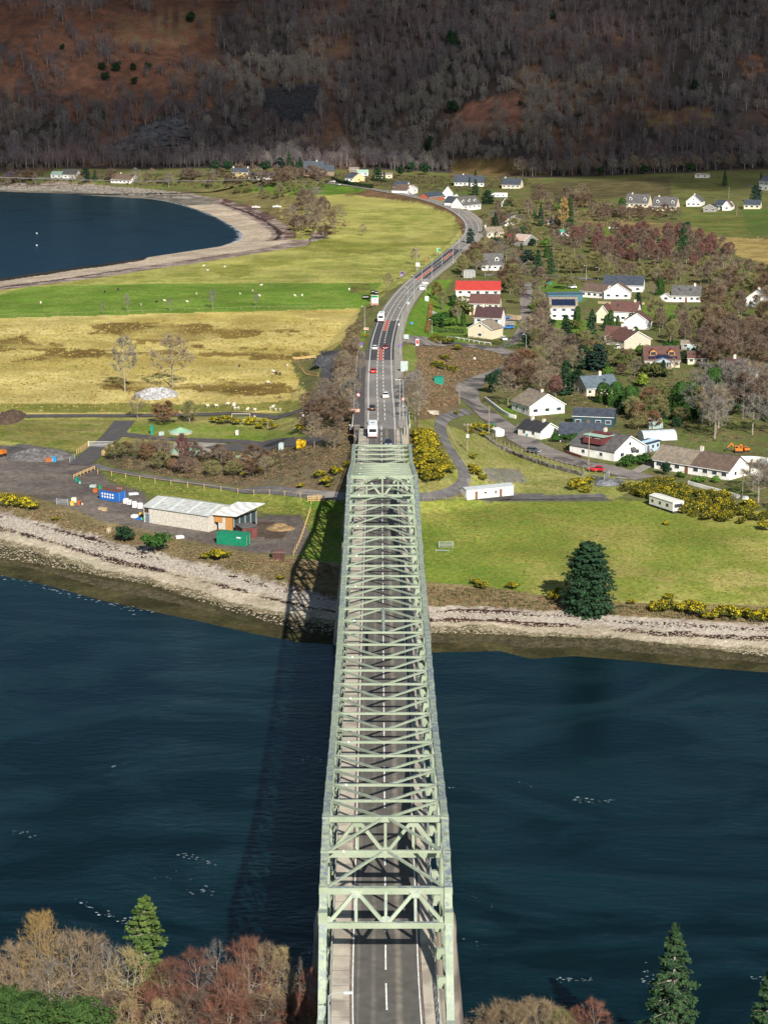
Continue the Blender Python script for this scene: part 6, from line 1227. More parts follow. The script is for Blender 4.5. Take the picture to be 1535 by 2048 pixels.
for u, v, rz, c, lab, van in ((1019,638,1.9,'blue','light blue car parked beside the tan garden wall',False),(1016,658,1.8,'blue','deep blue car parked in front of the slatted fence',False),(1007,681,3.3,'white','white car parked at the cream gabled house',False),(1143,577,1.5,'white','white car parked on the lawn edge by the back street',False),(1081,637,1.2,'silver','silver car left in the yard of the solar-array house',False),(1093,638,.4,'black','black car parked against the solar-array house',False),(1214,697,2.9,'white','left one of two white cars by the pale grey gable',False),(1233,698,2.7,'white','right one of two white cars by the pale grey gable',False),(1272,709,1.5,'navy','dark car half hidden left of the timber-dormer house',False),(1050,858,1.35,'black','black people carrier parked beside the two-chimney cottage',True),(1066,906,4.05,'grey','dark grey car parked on the village road by the stone wall',False),(1191,943,1.3,'red','crimson pick-up parked on the village road by the garden gate',False),(1021,378,1.4,'white','white car between the two dark blue roofed houses',False),(817,390,1.3,'silver','pale car beside the gabled house above the road bend',False)):
    q = P(u, v); q[2] += .16; car(lab, q, rz, c, van, 'cars parked in the village')
# ------------------------------------------------------------------ lamps, poles, signs
def lampat(u, v, top, label, arm=-.8, group='street lamps along the main road', road=True):
    p = P(u, v); h = (v-top)/(F/proj(*p)[2])/.98; rz = 0
    street_lamp(p, min(max(h, 5), 12), label, arm, 0, .075, group)
for i, (u, v, t_, lab) in enumerate(((863,558,516,'beyond the bus stop on the right verge'),(883,532,506,'beside the fresh dark asphalt on the right verge'),(843,569,534,'directly behind the right-hand bus shelter'),(828,601,553,'on the upper edge of the roadside lawn'),(815,625,578,'at the middle of the roadside lawn edge'),(804,665,618,'at the lower end of the roadside lawn'),(800,710,640,'at the side road junction behind the violet round sign'),(834,541,497,'on the left verge by the white sign'),(729,671,615,'on the left verge above the brown arrow sign'),(806,848,722,'tallest, in front of the big grey sign back'),(813,893,815,'on the right bank closest to the bridge'),(799,848,754,'short, beside the right parapet'),(930,490,463,'on the inside of the far road bend'),(917,503,474,'just before the far road bend'),(905,529,486,'where the trees meet the right verge'),(917,434,419,'on the outside of the far road bend'))):
    lampat(u, v, t_, 'slim grey street lamp '+lab)
for u, v, t_, lab in ((1054,551,528,'by the dark pine clump on the back street'),(1171,560,531,'left of two by the white wing on the back street'),(1195,560,535,'right of two by the white wing on the back street'),(966,684,650,'in front of the cream gable'),(1051,705,668,'at the village road bend'),(1077,686,666,'beside the purple tree in the village centre'),(863,666,640,'on the garden lawn by the clipped hedge')):
    lampat(u, v, t_, 'village street lamp '+lab, -.8, 'street lamps in the village')
POLEW = mat('pole_wood', (.30,.24,.17), .9, (.2,.16,.12))
def pole(u, v, top, label, cross=0):
    p = P(u, v); h = (v-top)/(F/proj(*p)[2])/.98; t = thing('utility_pole', label, 'utility pole', p, 0, 'wooden utility poles')
    put('pole', MB().tube([(0,0,-.3),(0,0,h)], [.17,.11], 7).mesh('pole', POLEW), t)
    if cross: put('crossarm', MB().box(-1.1,-.25,h-.5,1.1,-.12,h-.3).mesh('crossarm', POLEW), t)
    for x in ((-1.0,0,1.0) if cross else (0,)): put('insulator', MB().tube([(x,-.18 if cross else 0,h-.3 if cross else h),(x,-.18 if cross else 0,h+.05 if cross else h+.2)], [.09,.05], 6).mesh('insulator', mat('insulator', (.55,.5,.45))), t)
    if cross == 2: put('transformer', MB().box(-.4,-.75,h*.5,.4,-.2,h*.5+1.0).mesh('transformer', mat('transformer', (.5,.52,.5))), t)
for a in ((934,903,847,'wooden pole with crossarm and grey transformer on the grass slope',2),(918,808,774,'wooden pole at the side track junction'),(977,866,814,'wooden pole by the trailer beside the village road'),(1176,931,872,'wooden pole by the red pick-up'),(1483,999,943,'wooden pole at the right end of the gorse thicket',1),(1472,432,410,'wooden pole below the timber lodge'),(1514,485,473,'short wooden pole beside the right-edge hedge'),(1456,398,375,'wooden pole above the white chalet field'),(1339,700,672,'thin pole behind the grey shed'),(535,858,840,'thin wooden post-pole between the gorse and the works')): pole(*a)
SW = mat('sign_white', (.78,.77,.74), .5); SG = mat('sign_green', (.02,.22,.10), .5); SB = mat('sign_brown', (.36,.16,.09), .5); SR = mat('sign_red', (.62,.04,.03), .5); SGR = mat('sign_back', (.40,.47,.45), .5); SV = mat('sign_violet', (.12,.06,.45), .5); SY_ = mat('sign_yellow', (.7,.55,.05), .5); SBL = mat('sign_black', (.02,.02,.02), .5); SPK = mat('sign_pink', (.62,.38,.28), .6)
def disc(r, y, n=20, x=0, z=0): return MB().add([(x+r*cos(2*pi*i/n), y, z+r*sin(2*pi*i/n)) for i in range(n)]+[(x+r*cos(2*pi*i/n), y+.04, z+r*sin(2*pi*i/n)) for i in range(n)], [tuple(range(n)), tuple(range(n, 2*n))[::-1]]+[(i, n+i, n+(i+1)%n, (i+1)%n) for i in range(n)])
def sign(label, u, v, y, w_, h_, m, extra=(), poles=2, rz=0, rnd=0):
    dx, dy, dz = ray(u, v); t_ = (y-CY)/dy; x = CX+dx*t_; z = CZ+dz*t_; g = float(terr(x, y)[0])
    t = thing('road_sign', label, 'road sign', (x, y, g), rz, 'road signs'); zz = max(z-g, h_/2+.4)
    for px_ in ((-w_*.3, w_*.3) if poles == 2 else (0,)): put('post', MB().tube([(px_,.07,-.4),(px_,.07,zz+h_*.4)], [.06,.06], 6).mesh('post', lamp_grey), t)
    pl = put('plate', (disc(rnd, 0, 20, 0, zz) if rnd else MB().box(-w_/2,-.03,zz-h_/2,w_/2,.02,zz+h_/2)).mesh('plate', m), t)
    for nm, q, mm in extra:
        if callable(q): q = q(zz)
        put(nm, q.mesh(nm, mm), pl if False else t)
    return t
def bars(lst):      # rectangles x0,z0,x1,z1 relative to the plate centre
    def f(zz):
        q = MB()
        for i, (a, b, c, d) in enumerate(lst): q.box(a, -.045-.004*i, zz+b, c, -.031-.004*i, zz+d)
        return q
    return f
def tri(s, y=-.05):
    def f(zz):
        q = MB(); o = [(-s,-s*.75),(s,-s*.75),(0,s)]; i_ = [(-s*.62,-s*.52),(s*.62,-s*.52),(0,s*.62)]; V = [(a,y,zz+b) for a,b in o]+[(a,y,zz+b) for a,b in i_]
        return q.add(V, [(0,1,4,3),(1,2,5,4),(2,0,3,5)])
    return f
sign('white warning sign with red-edged triangle at the left end of the bridge', 708, 877, 552, 2.5, 1.5, SW, (('triangle', tri(.62), SR), ('red_strip', bars([(-.7,-.75,1.0,-.60)]), SR)))
sign('brown tourist sign above the white triangle sign', 709, 855, 570, 2.8, .95, SPK, (('border', bars([(-1.4,.40,1.4,.475),(-1.4,-.475,1.4,-.40)]), SR), ('text_line', bars([(-1.1,-.05,.6,.12)]), SW)))
sign('round red-rimmed speed sign on the left verge', 716, 824, 600, .9, .9, SR, (('face', lambda zz: disc(.42, -.05, 20, 0, zz), SW),), 1, 0, .6)
sign('round red-rimmed speed sign on the right verge', 806, 828, 592, .9, .9, SR, (('face', lambda zz: disc(.42, -.05, 20, 0, zz), SW),), 1, 0, .6)
sign('large grey back of a sign on the right bank seen between lamp posts', 808, 739, 655, 2.3, 3.3, SGR, (('rail', bars([(-1.15,-1.0,1.15,-.9),(-1.15,-.2,1.15,-.1),(-1.15,.7,1.15,.8)]), lamp_grey),))
sign('violet round sign with white plate on the left verge at the junction', 722, 688, 715, 1.1, 1.1, SV, (('cross', bars([(-.35,-.08,.35,.08)]), SR), ('lower_plate', bars([(-.4,-1.1,.4,-.65)]), SGR)), 1, 0, .60)
sign('violet round sign with white plate on the right verge at the junction', 800, 690, 720, 1.1, 1.1, SV, (('cross', bars([(-.35,-.08,.35,.08)]), SR), ('lower_plate', bars([(-.4,-1.1,.4,-.65)]), SGR)), 1, 0, .60)
sign('grey-green sign back in the mouth of the side road', 812, 684, 745, 1.8, 1.6, SGR)
sign('red and white upright sign beside the side road', 834, 685, 740, 1.1, 2.4, SW, (('red_panel', bars([(-.45,-.6,.45,.8)]), SR),))
sign('pinkish arrow sign low on the left verge', 732, 659, 775, 1.9, .85, SPK, (('arrow', bars([(.3,-.12,.8,.12)]), SR),))
sign('large white direction sign with green top panel and brown foot beside the second coach', 749, 609, 868, 3.0, 4.2, SW, (('green_panel', bars([(-1.35,1.0,1.35,1.95)]), SG), ('green_edge', bars([(-1.5,-1.4,-1.38,2.1)]), SG), ('route_line', bars([(-.9,1.6,.2,1.75),(-.2,-.6,.1,.7),(.1,.0,.8,.2)]), SBL), ('brown_panel', bars([(-1.45,-2.05,1.45,-1.3)]), SB)))
sign('green direction sign with yellow markings far up the left verge', 876, 500, 1085, 2.6, 1.9, SG, (('yellow_text', bars([(-.9,.2,.1,.6),(-.9,-.5,-.1,-.2)]), SY_), ('border', bars([(-1.3,.85,1.3,.95),(-1.3,-.95,1.3,-.85)]), SW)))
sign('white sign with pale red side flag on the left verge by the lay-by', 835, 529, 1010, 1.8, 1.7, SW, (('side_flag', bars([(.4,-1.2,1.1,-.4),(-1.2,-.9,-.6,-.2)]), SPK),))
sign('small red warning triangle on the left verge beyond the lay-by', 852, 518, 1040, .2, .2, SW, (('triangle', tri(.8), SR),), 1)
sign('long white sign behind the right-hand bus shelter', 850, 566, 945, 2.4, .9, SW)
sign('blue square sign standing on the roadside lawn', 823, 659, 800, .9, .8, mat('sign_blue', (.02,.30,.62), .5), (), 1)
sign('small pale sign fixed beside a lamp on the lawn edge', 816, 607, 870, 1.2, 1.0, SGR, (), 1)
sign('tiny white sign on the footpath edge at the junction', 797, 662, 790, .4, .8, SW, (), 1)
def shelter(label, u, v, fm, gm, w_=2.6):
    p = P(u, v); t = thing('bus_shelter', label, 'bus shelter', p, 0, 'bus shelters'); D = 1.4
    put('roof', MB().box(-w_/2-.1,-.1,2.5,w_/2+.1,D+.1,2.65).mesh('roof', fm), t); put('back_panel', MB().box(-w_/2,D-.05,.3,w_/2,D,2.4).mesh('back_panel', gm), t)
    for x in (-w_/2, w_/2): put('side_panel', MB().box(x-.04,0,.3,x+.04,D-.06,2.4).mesh('side_panel', gm), t)
    for x in (-w_/2, w_/2):
        for y in (0, D): put('post', MB().box(x-.07,y-.07,-.2,x+.07,y+.07,2.5).mesh('post', fm), t)
    for z in (1.1, 1.8): put('rail', MB().box(-w_/2,-.04,z,w_/2,.04,z+.1).mesh('rail', fm), t)
shelter('white bus shelter at the top of the roadside lawn', 845, 582, SW, mat('panel_white', (.66,.66,.66), .4)); shelter('violet framed bus shelter in the left lay-by', 804, 555, mat('violet_frame', (.30,.22,.48), .5), mat('panel_violet', (.32,.26,.34), .4), 1.9)
p = P(853, 602); t = thing('litter_bin', 'white bin box beside the clipped brown hedge on the roadside lawn', 'bin', p); put('body', MB().box(-.8,-.5,0,.8,.5,2.0).mesh('body', SW), t); put('lid', MB().box(-.85,-.55,2.003,.85,.55,2.15).mesh('lid', SGR), t)
# person on the footway
def skin(name, pts, edges, rad, m, root=0, sub=1):
    me = bpy.data.meshes.new(name); me.from_pydata(pts, edges, []); o = bpy.data.objects.new(name, me); col.objects.link(o); md = o.modifiers.new('s', 'SKIN'); md.use_smooth_shade = True; s2 = o.modifiers.new('u', 'SUBSURF'); s2.levels = sub; s2.render_levels = sub
    for i, r in enumerate(rad): me.skin_vertices[0].data[i].radius = (r, r) if not hasattr(r, '__len__') else r; me.skin_vertices[0].data[i].use_root = (i == root)
    dg = bpy.context.evaluated_depsgraph_get(); dg.update(); nm = bpy.data.meshes.new_from_object(o.evaluated_get(dg)); nm.name = name; nm.materials.clear(); nm.materials.append(m); bpy.data.objects.remove(o); return nm
p = atroad(723, 872); p[0] = -6.6; p[2] = float(deckz(p[1]))+.14
pt = thing('person', 'person in dark jacket and jeans walking on the left footway beside the coach', 'person', p, .2)
bodypts = [(0,0,.95),(0,0,1.15),(0,.02,1.4),(0,.03,1.5),(0,.05,1.64),(0,.05,1.74),(-.19,.02,1.42),(-.25,-.08,1.15),(-.24,.06,.93),(-.25,.10,.85),(.19,.02,1.42),(.25,.12,1.15),(.22,.28,1.0),(.22,.33,.93),(-.1,0,.9),(-.11,.16,.5),(-.11,.05,.08),(-.11,.2,.04),(.1,0,.9),(.11,-.08,.5),(.11,-.34,.14),(.11,-.24,.04)]
be = [(0,1),(1,2),(2,3),(3,4),(4,5),(2,6),(6,7),(7,8),(8,9),(2,10),(10,11),(11,12),(12,13),(0,14),(14,15),(15,16),(16,17),(0,18),(18,19),(19,20),(20,21)]
br = [.15,.14,.17,.055,.10,.07,.075,.05,.035,.04,.075,.05,.035,.04,.09,.065,.04,.035,.09,.065,.04,.035]
bo = put('body', skin('body', bodypts, be, br, mat('dark_jacket', (.025,.025,.04), .9), 0), pt)
hd = put('head', MB().tube([(0,.05,1.52),(0,.05,1.58),(0,.06,1.68),(0,.05,1.76),(0,.04,1.79)], [.05,.09,.105,.08,.02], 8).mesh('head', mat('skin', (.50,.30,.22), .7)), pt); put('hair', MB().tube([(0,.02,1.66),(0,.03,1.76),(0,.03,1.81)], [.11,.10,.03], 8).mesh('hair', mat('hair', (.05,.03,.02))), pt)
put('trousers', MB().tube([(-.1,.0,.92),(-.11,.16,.5),(-.11,.06,.12)], [.11,.085,.07], 7).tube([(.1,0,.92),(.11,-.08,.5),(.11,-.31,.18)], [.11,.085,.07], 7).mesh('trousers', mat('jeans', (.04,.06,.14), .9)), pt)
# ------------------------------------------------------------------ sheep
shp = [(0,-.42,.62),(0,-.15,.64),(0,.2,.64),(0,.42,.68),(0,.58,.84),(0,.76,.80),(-.14,-.38,.4),(-.14,-.36,.05),(.14,-.38,.4),(.14,-.42,.05),(-.14,.3,.4),(-.14,.32,.05),(.14,.3,.4),(.14,.26,.05)]
she = [(0,1),(1,2),(2,3),(3,4),(4,5),(0,6),(6,7),(0,8),(8,9),(3,10),(10,11),(3,12),(12,13)]
shr = [.24,.31,.31,.25,.13,.08,.07,.045,.07,.045,.07,.045,.07,.045]
WOOL = mat('wool', (.66,.60,.48), .95); DWOOL = mat('dark_wool', (.03,.025,.022), .95); SMW = skin('body', shp, she, shr, WOOL); SMD = skin('body', shp, she, shr, DWOOL)
FACE = MB().tube([(0,.70,.80),(0,.86,.76)], [.10,.06], 6).mesh('face', mat('face', (.30,.25,.2))); EAR = MB().box(-.2,.60,.86,.2,.66,.90).mesh('ear', mat('face', (.3,.25,.2)))
def sheep(u, v, label, dark=False, group='white sheep on the fields'):
    p = P(u, v); t = thing('sheep', label, 'sheep', p, R.uniform(0, 6.28), group); t.scale = (1.25, 1.25, 1.25); put('body', SMD if dark else SMW, t); put('face', FACE, t); put('ear', EAR, t)
for u, v in ((82,608),(282,612),(330,604),(375,606),(393,590),(480,590),(505,584),(519,594),(522,573),(590,594),(604,593),(698,581),(407,534),(415,543),(450,536)): sheep(u, v, 'white sheep grazing on the green fields by the bay')
for u, v in ((403,776),(416,815),(434,815),(455,811),(467,815),(470,820),(468,812),(476,820),(495,822),(540,820),(546,817),(551,823),(560,823),(547,746),(574,734),(537,768),(509,823),(509,838)): sheep(u, v, 'cream sheep near the dark track at the foot of the straw field', group='sheep by the dark track')
for u, v in ((210,585),(237,581),(313,606),(479,734),(553,750),(560,751)): sheep(u, v, 'dark sheep or calf standing in the fields left of the road', True, 'dark animals on the fields')
# silage bales, boats, buoys
def bale(u, v, label):
    p = P(u, v); t = thing('bale', label, 'silage bale', p, .2, 'black silage bales'); put('body', MB().tube([(-.8,0,.95),(-.75,0,.95),(.75,0,.95),(.8,0,.95)], [.7,.95,.95,.7], 14).mesh('body', mat('black_wrap', (.012,.012,.014), .3)), t); put('end_wrap', MB().tube([(.8,0,.95),(.84,0,.95)], [.6,.4], 12).mesh('end_wrap', mat('wrap2', (.05,.05,.055), .3)), t)
for u, v, l in ((728,599,'left black wrapped bale by the roadside gorse'),(735,599,'right black wrapped bale by the roadside gorse'),(745,588,'black wrapped bale up against the yellow gorse'),(752,590,'black bale half behind the yellow gorse')): bale(u, v, l)
def boat(u, v, rz, L_, label, c=(.75,.75,.72)):
    p = P(u, v); t = thing('boat', label, 'boat', p, rz, 'small white boats ashore'); n = 7; q = MB(); st = []
    for i in range(n):
        f = i/(n-1); w_ = .95*math.sin(pi*min(1, .25+f*.75))**.6*(.85 if i else .7); y = -L_/2+L_*f
        if i == n-1: w_ = .05
        st.append([(-w_, y, .95+.25*f), (-w_*.75, y, .35), (0, y, .08), (w_*.75, y, .35), (w_, y, .95+.25*f)])
    for s in st: q.v += s
    for i in range(n-1):
        for j in range(4): q.f.append((i*5+j, i*5+j+1, i*5+5+j+1, i*5+5+j)); q.m.append(0)
    q.f.append((0,1,2,3,4)); q.m.append(0); put('hull', q.mesh('hull', mat('boat_hull', c, .4)), t); put('deck', MB().box(-.6,-L_*.42,.8,.6,L_*.2,.88).mesh('deck', mat('boat_deck', (.6,.6,.58))), t); put('wheelhouse', MB().box(-.5,-.5,.89,.5,.6,1.6).mesh('wheelhouse', mat('boat_hull', c)), t)
boat(512,416,1.4,6,'white boat drawn up on the grass behind the shingle, left one'); boat(554,415,1.6,6,'white boat drawn up on the grass behind the shingle, right one'); boat(1228,458,1.5,7,'white boat on a lawn below the cream dormer houses')
for u, v, l in ((74,467,'far white buoy floating in the bay'),(74,491,'near white buoy floating in the bay')):
    q = atz(u, v, 0); t = thing('buoy', l, 'buoy', q, 0, 'white buoys'); put('float', MB().tube([(0,0,-.4),(0,0,.1),(0,0,.35),(0,0,.5)], [.3,.55,.4,.15], 10).mesh('float', SW), t); put('ring', MB().tube([(0,0,.5),(0,0,.62)], [.08,.08], 6).mesh('ring', lamp_grey), t)
# ------------------------------------------------------------------ farm buildings, caravans, containers
def place(A, B):
    pa = P(*A); pb = P(*B); c = (pa+pb)/2; return c, math.hypot(pb[0]-pa[0], pb[1]-pa[1]), math.atan2(pb[1]-pa[1], pb[0]-pa[0])
BOARDS = mat('pale_boards', (.56,.52,.45), .9, (.40,.37,.31), 1.8); ROOFSH = roofm('sheet_grey_white', (.47,.48,.46), (.36,.37,.35))
c, W, rz = place((288,1044),(418,1064)); t = thing('barn', 'long pale boarded barn with low grey sheet roof on the shore yard', 'barn', c, rz); D = 12; x0, x1 = -W/2, W/2
put('wall', MB().prism([(0,-1),(D,-1),(D,3.9),(D/2,5.3),(0,3.9)], x0, x1, axis='y').mesh('wall', BOARDS), t)
for i in range(34):
    x = x0+W*(i+.5)/34; put('wall_board', MB().box(x-.16,-.06,-.5,x+.16,-.003,3.75).mesh('wall_board', BOARDS), t)
ro = put('roof', MB().add([(x0-.3,-.4,3.85),(x0-.3,D/2,5.38),(x0-.3,D+.4,3.85),(x1+.3,-.4,3.85),(x1+.3,D/2,5.38),(x1+.3,D+.4,3.85),(x0-.3,-.4,3.97),(x0-.3,D/2,5.5),(x0-.3,D+.4,3.97),(x1+.3,-.4,3.97),(x1+.3,D/2,5.5),(x1+.3,D+.4,3.97)], [(6,7,10,9)[::-1],(7,8,11,10)[::-1],(0,3,4,1)[::-1],(1,4,5,2)[::-1],(0,6,9,3),(2,5,11,8),(0,1,7,6),(1,2,8,7),(3,9,10,4),(4,10,11,5)]).mesh('roof', ROOFSH), t)
for i in range(11): x = x0+W*(i+.5)/11; put('roof_light' if i % 3 == 1 else 'roof_rib', MB().beam((x,-.3,4.02),(x,D/2-.1,5.52), .7 if i % 3 == 1 else .12, .05).mesh('roof_light', mat('roof_light', (.6,.62,.6), .4) if i % 3 == 1 else ROOFSH), ro)
hbox('door', t, x0+.6, -.1, -.2, x0+1.7, -.01, 2.3, mat('door_blue', (.12,.18,.22))); hbox('door_panel', t, x0+.3, -.08, 2.5, x0+1.6, -.01, 3.7, mat('door_dark', (.06,.04,.035)))
c, W, rz = place((430,1061),(466,1066)); t = thing('lean_to', 'open-sided shelter with white sloping roof and orange timber front joined to the barn', 'shelter', c, rz); D = 11; x0, x1 = -W/2, W/2
put('roof', MB().add([(x0-.5,-.8,4.0),(x1+1.5,-.8,4.3),(x1+2.2,D,5.2),(x0-.5,D,4.7),(x0-.5,-.8,4.2),(x1+1.5,-.8,4.5),(x1+2.2,D,5.4),(x0-.5,D,4.9)], [(0,3,2,1),(4,5,6,7),(0,1,5,4),(1,2,6,5),(2,3,7,6),(3,0,4,7)]).mesh('roof', roofm('sheet_bright', (.72,.72,.70), (.62,.62,.60))), t)
hbox('timber_panel', t, x0, -.1, 2.2, x0+2.2, 0, 3.95, TIMB); hbox('board_panel', t, x0+1.0, .01, .6, x1-2.0, .12, 3.9, BOARDS); hbox('timber_panel', t, x1-2.0, -.1, .0, x1, 0, 4.1, TIMB); hbox('sill_beam', t, x0+1.0, -.12, .35, x1-2.0, .0, .6, TIMB)
hbox('side_glazing', t, x1-.02, .3, .8, x1+.06, D-.5, 3.6, mat('dark_glass', (.05,.07,.08), .3))
for i in range(5): hbox('post', t, x1+.061, .2+i*2.5, -.5, x1+.2, .4+i*2.5, 4.2, lamp_grey)
c, W, rz = place((485,1079),(514,1076)); t = thing('shed', 'dark red metal shed beside the open-sided shelter', 'shed', c, rz); hbox('body', t, -W/2, 0, -.5, W/2, 4.5, 2.7, mat('shed_red', (.14,.045,.04), .7)); hbox('roof', t, -W/2-.2, -.2, 2.703, W/2+.2, 4.7, 2.85, RF_['grey']); hbox('door', t, -.8, -.06, -.3, .5, -.003, 2.1, mat('shed_door', (.10,.03,.03)))
c, W, rz = place((544,1120),(569,1120)); t = thing('shed', 'small dark brown shed alone in the rough grass near the bridge shadow', 'shed', c, rz); hbox('body', t, -W/2, 0, -.5, W/2, 2.6, 1.6, mat('shed_brown', (.07,.035,.025))); put('roof', MB().prism([(-W/2-.2,1.6),(W/2+.2,1.6),(W/2-.2,2.0),(-W/2+.2,2.0)], -.2, 2.8).mesh('roof', roofm('felt_brown', (.15,.09,.07), (.12,.07,.06))), t); hbox('door', t, -.4, -.05, -.2, .4, -.003, 1.4, mat('shed_door', (.1,.03,.03)))
def container(label, A, B, D, H, cm, marks=None, top=None, name='shipping_container', cat='container'):
    c, W, rz = place(A, B); t = thing(name, label, cat, c, rz); b = MB().box(-W/2,.04,.1,W/2,D-.04,H-.04)
    put('body', b.mesh('body', cm), t); n = int(W/.35)
    q = MB()
    for i in range(n): x = -W/2+W*(i+.5)/n; q.box(x-.07,-.0,.2,x+.07,.038,H-.15)
    for i in range(int(D/.35)): y = D*(i+.5)/int(D/.35); q.box(W/2+.002,y-.07,.2,W/2+.04,y+.07,H-.15)
    q.box(-W/2-.03,-.03,.05,W/2+.03,.0,.2).box(-W/2-.03,-.03,H-.15,W/2+.03,.0,H); put('ribbed_side', q.mesh('ribbed_side', cm), t); put('top', MB().box(-W/2,-.0,H-.038,W/2,D,H+.03).mesh('top', top or cm), t)
    for x in (W/2+.045,):
        for y in (.5, D-.7): put('door_bar', MB().box(x,y,.2,x+.05,y+.06,H-.2).mesh('door_bar', lamp_grey), t)
    if marks:
        for i in range(5):
            for z in (1.0, 1.75): put('white_mark', MB().box(-W/2+W*(.14+i*.14),-.06,z-.24,-W/2+W*(.14+i*.14)+.5,-.042,z+.24).mesh('white_mark', SW), t)
    return t
container('blue open-topped container with two rows of white letter squares in the scrap yard', (199,999), (236,1005), 3.2, 2.6, mat('cont_blue', (.025,.13,.42), .5), True, mat('rust', (.16,.065,.04), .9, (.1,.05,.04), 1.5))
container('green shipping container in front of the dark red shed', (433,1088), (491,1094), 2.8, 2.9, mat('cont_green', (.012,.20,.105), .5))
c, W, rz = place((433,1088),(491,1094)); t = [o for o in col.objects if o.get('label','').startswith('green shipping')][0]; hbox('white_mark', t, W*.2, -.08, 1.9, W*.34, -.045, 2.2, SW)
def caravan(label, A, B, D, H, wins, roofc, rise=.35):
    c, W, rz = place(A, B); t = thing('static_caravan', label, 'caravan', (c[0], c[1], c[2]+.1), rz, 'white static caravans'); x0, x1 = -W/2, W/2
    put('body', MB().prism([(0,.5),(D,.5),(D,H),(D/2,H+rise),(0,H)], x0, x1, axis='y').mesh('body', mat('caravan_white', (.76,.74,.66), .5)), t)
    put('roof', MB().add([(x0-.1,-.12,H+.0),(x0-.1,D/2,H+rise+.05),(x0-.1,D+.12,H),(x1+.1,-.12,H),(x1+.1,D/2,H+rise+.05),(x1+.1,D+.12,H),(x0-.1,-.12,H+.1),(x0-.1,D/2,H+rise+.15),(x0-.1,D+.12,H+.1),(x1+.1,-.12,H+.1),(x1+.1,D/2,H+rise+.15),(x1+.1,D+.12,H+.1)], [(6,9,10,7),(7,10,11,8),(0,1,4,3),(1,2,5,4),(0,3,9,6),(2,8,11,5),(0,6,7,1),(1,7,8,2),(3,4,10,9),(4,5,11,10)]).mesh('roof', roofc), t)
    put('skirt', MB().box(x0+.2,.15,-.4,x1-.2,D-.15,.48).mesh('skirt', mat('skirt', (.05,.045,.04))), t); put('trim', MB().box(x0-.02,-.03,.5,x1+.02,-.002,.62).mesh('trim', mat('trim_grey', (.4,.42,.44))), t)
    for f, w_, z0, z1, dr in wins:
        x = x0+W*f
        if dr: hbox('door', t, x, -.06, .55, x+w_, -.003, z1, WOODD)
        else:
            o = hbox('window', t, x, -.05, z0, x+w_, -.003, z1, mat('win_trim', (.35,.22,.15))); hbox('pane', o, x+.08, -.07, z0+.08, x+w_-.08, -.051, z1-.08, GLASS)
    o = hbox('window', t, x1+.003, .4, 1.3, x1+.05, D-.4, 2.3, mat('win_trim', (.3,.2,.15))); hbox('pane', o, x1+.052, .5, 1.38, x1+.07, D-.5, 2.22, GLASS); return t
caravan('long white static caravan with grey roof beside the side track', (932,1000), (1026,1000), 3.6, 3.0, [(.18,.75,.8,2.5,1),(.37,.8,1.7,2.2,0),(.60,.5,1.4,2.3,0),(.70,.75,.8,2.5,1)], roofm('caravan_roof', (.42,.45,.46), (.36,.39,.4)))
caravan('cream static caravan with bay end standing at the top of the right-hand field', (1297,1012), (1344,1028), 3.4, 2.7, [(.10,.9,1.3,2.0,0),(.42,.9,1.3,2.0,0),(.72,1.0,1.3,2.1,0)], roofm('caravan_roof2', (.68,.66,.6), (.6,.58,.52)))
caravan('long narrow white caravan on the bank behind the roadside dormer house', (979,396), (1014,396), 4, 3.0, [(.15,1.2,1.3,2.2,0),(.4,1.2,1.3,2.2,0),(.7,1.2,1.3,2.2,0)], roofm('caravan_roof2', (.68,.66,.6), (.6,.58,.52)))
def boxthing(name, label, cat, u, v, wpx, hpx, d, m, m2=None, rz=0, top=None, group=None):
    p = P(u, v); k = F/proj(*p)[2]; W = wpx/k; H = hpx/k*.97; t = thing(name, label, cat, p, rz, group)
    put('body', MB().box(-W/2,0,-.1,W/2,d,H).mesh('body', m), t); q = MB()
    for f in (.2,.5,.8): q.box(-W/2+W*f-.05,-.05,.05,-W/2+W*f+.05,-.003,H-.05)
    put('rib', q.mesh('rib', m2 or m), t) if W > 1.2 else put('front_panel', MB().box(-W*.3,-.04,H*.2,W*.3,-.003,H*.8).mesh('front_panel', m2 or m), t)
    put('lid', (MB().prism([(-W/2-.06,H+.003),(W/2+.06,H+.003),(W/2-.15*W,H+.12+.10*H),(-W/2+.15*W,H+.12+.10*H)], -.06, d+.06)).mesh('lid', top or m), t); return t
TEAL = mat('teal_tank', (.01,.22,.15), .6)
boxthing('storage_tank', 'teal green storage box beside the side road lay-by', 'tank', 877, 769, 19, 13, 3.2, TEAL)
boxthing('skip', 'bright yellow covered skip at the edge of the treatment works', 'skip', 602, 897, 19, 14, 2.6, mat('skip_yellow', (.72,.43,.01), .5))
boxthing('tank_crate', 'white tank crate on the grass beyond the works', 'crate', 603, 836, 9, 9, 1.1, SW, lamp_grey)
boxthing('cabinet', 'tall green cabinet beside the green cover at the works', 'cabinet', 304, 869, 6, 17, .9, TEAL)
boxthing('machine', 'grey pump unit with blue barrel on the works gravel', 'machine', 562, 900, 10, 12, 1.4, SGR, lamp_grey)
boxthing('cabinet', 'white kiosk on the green strip behind the works', 'cabinet', 474, 870, 5, 8, .7, SW)
boxthing('cabinet', 'grey low switch box behind the gravel circle', 'cabinet', 323, 871, 10, 6, 1.0, SGR)
boxthing('trailer', 'white box trailer parked beside the village road', 'trailer', 999, 873, 18, 13, 3.6, SW, lamp_grey, .3)
boxthing('skip', 'green skip just above the white box trailer', 'skip', 983, 859, 15, 9, 2.0, TEAL)
boxthing('recycling_bin', 'green and blue bins by the small white cottage', 'bin', 1058, 874, 12, 6, 1.0, mat('bin_teal', (.01,.22,.2), .6))
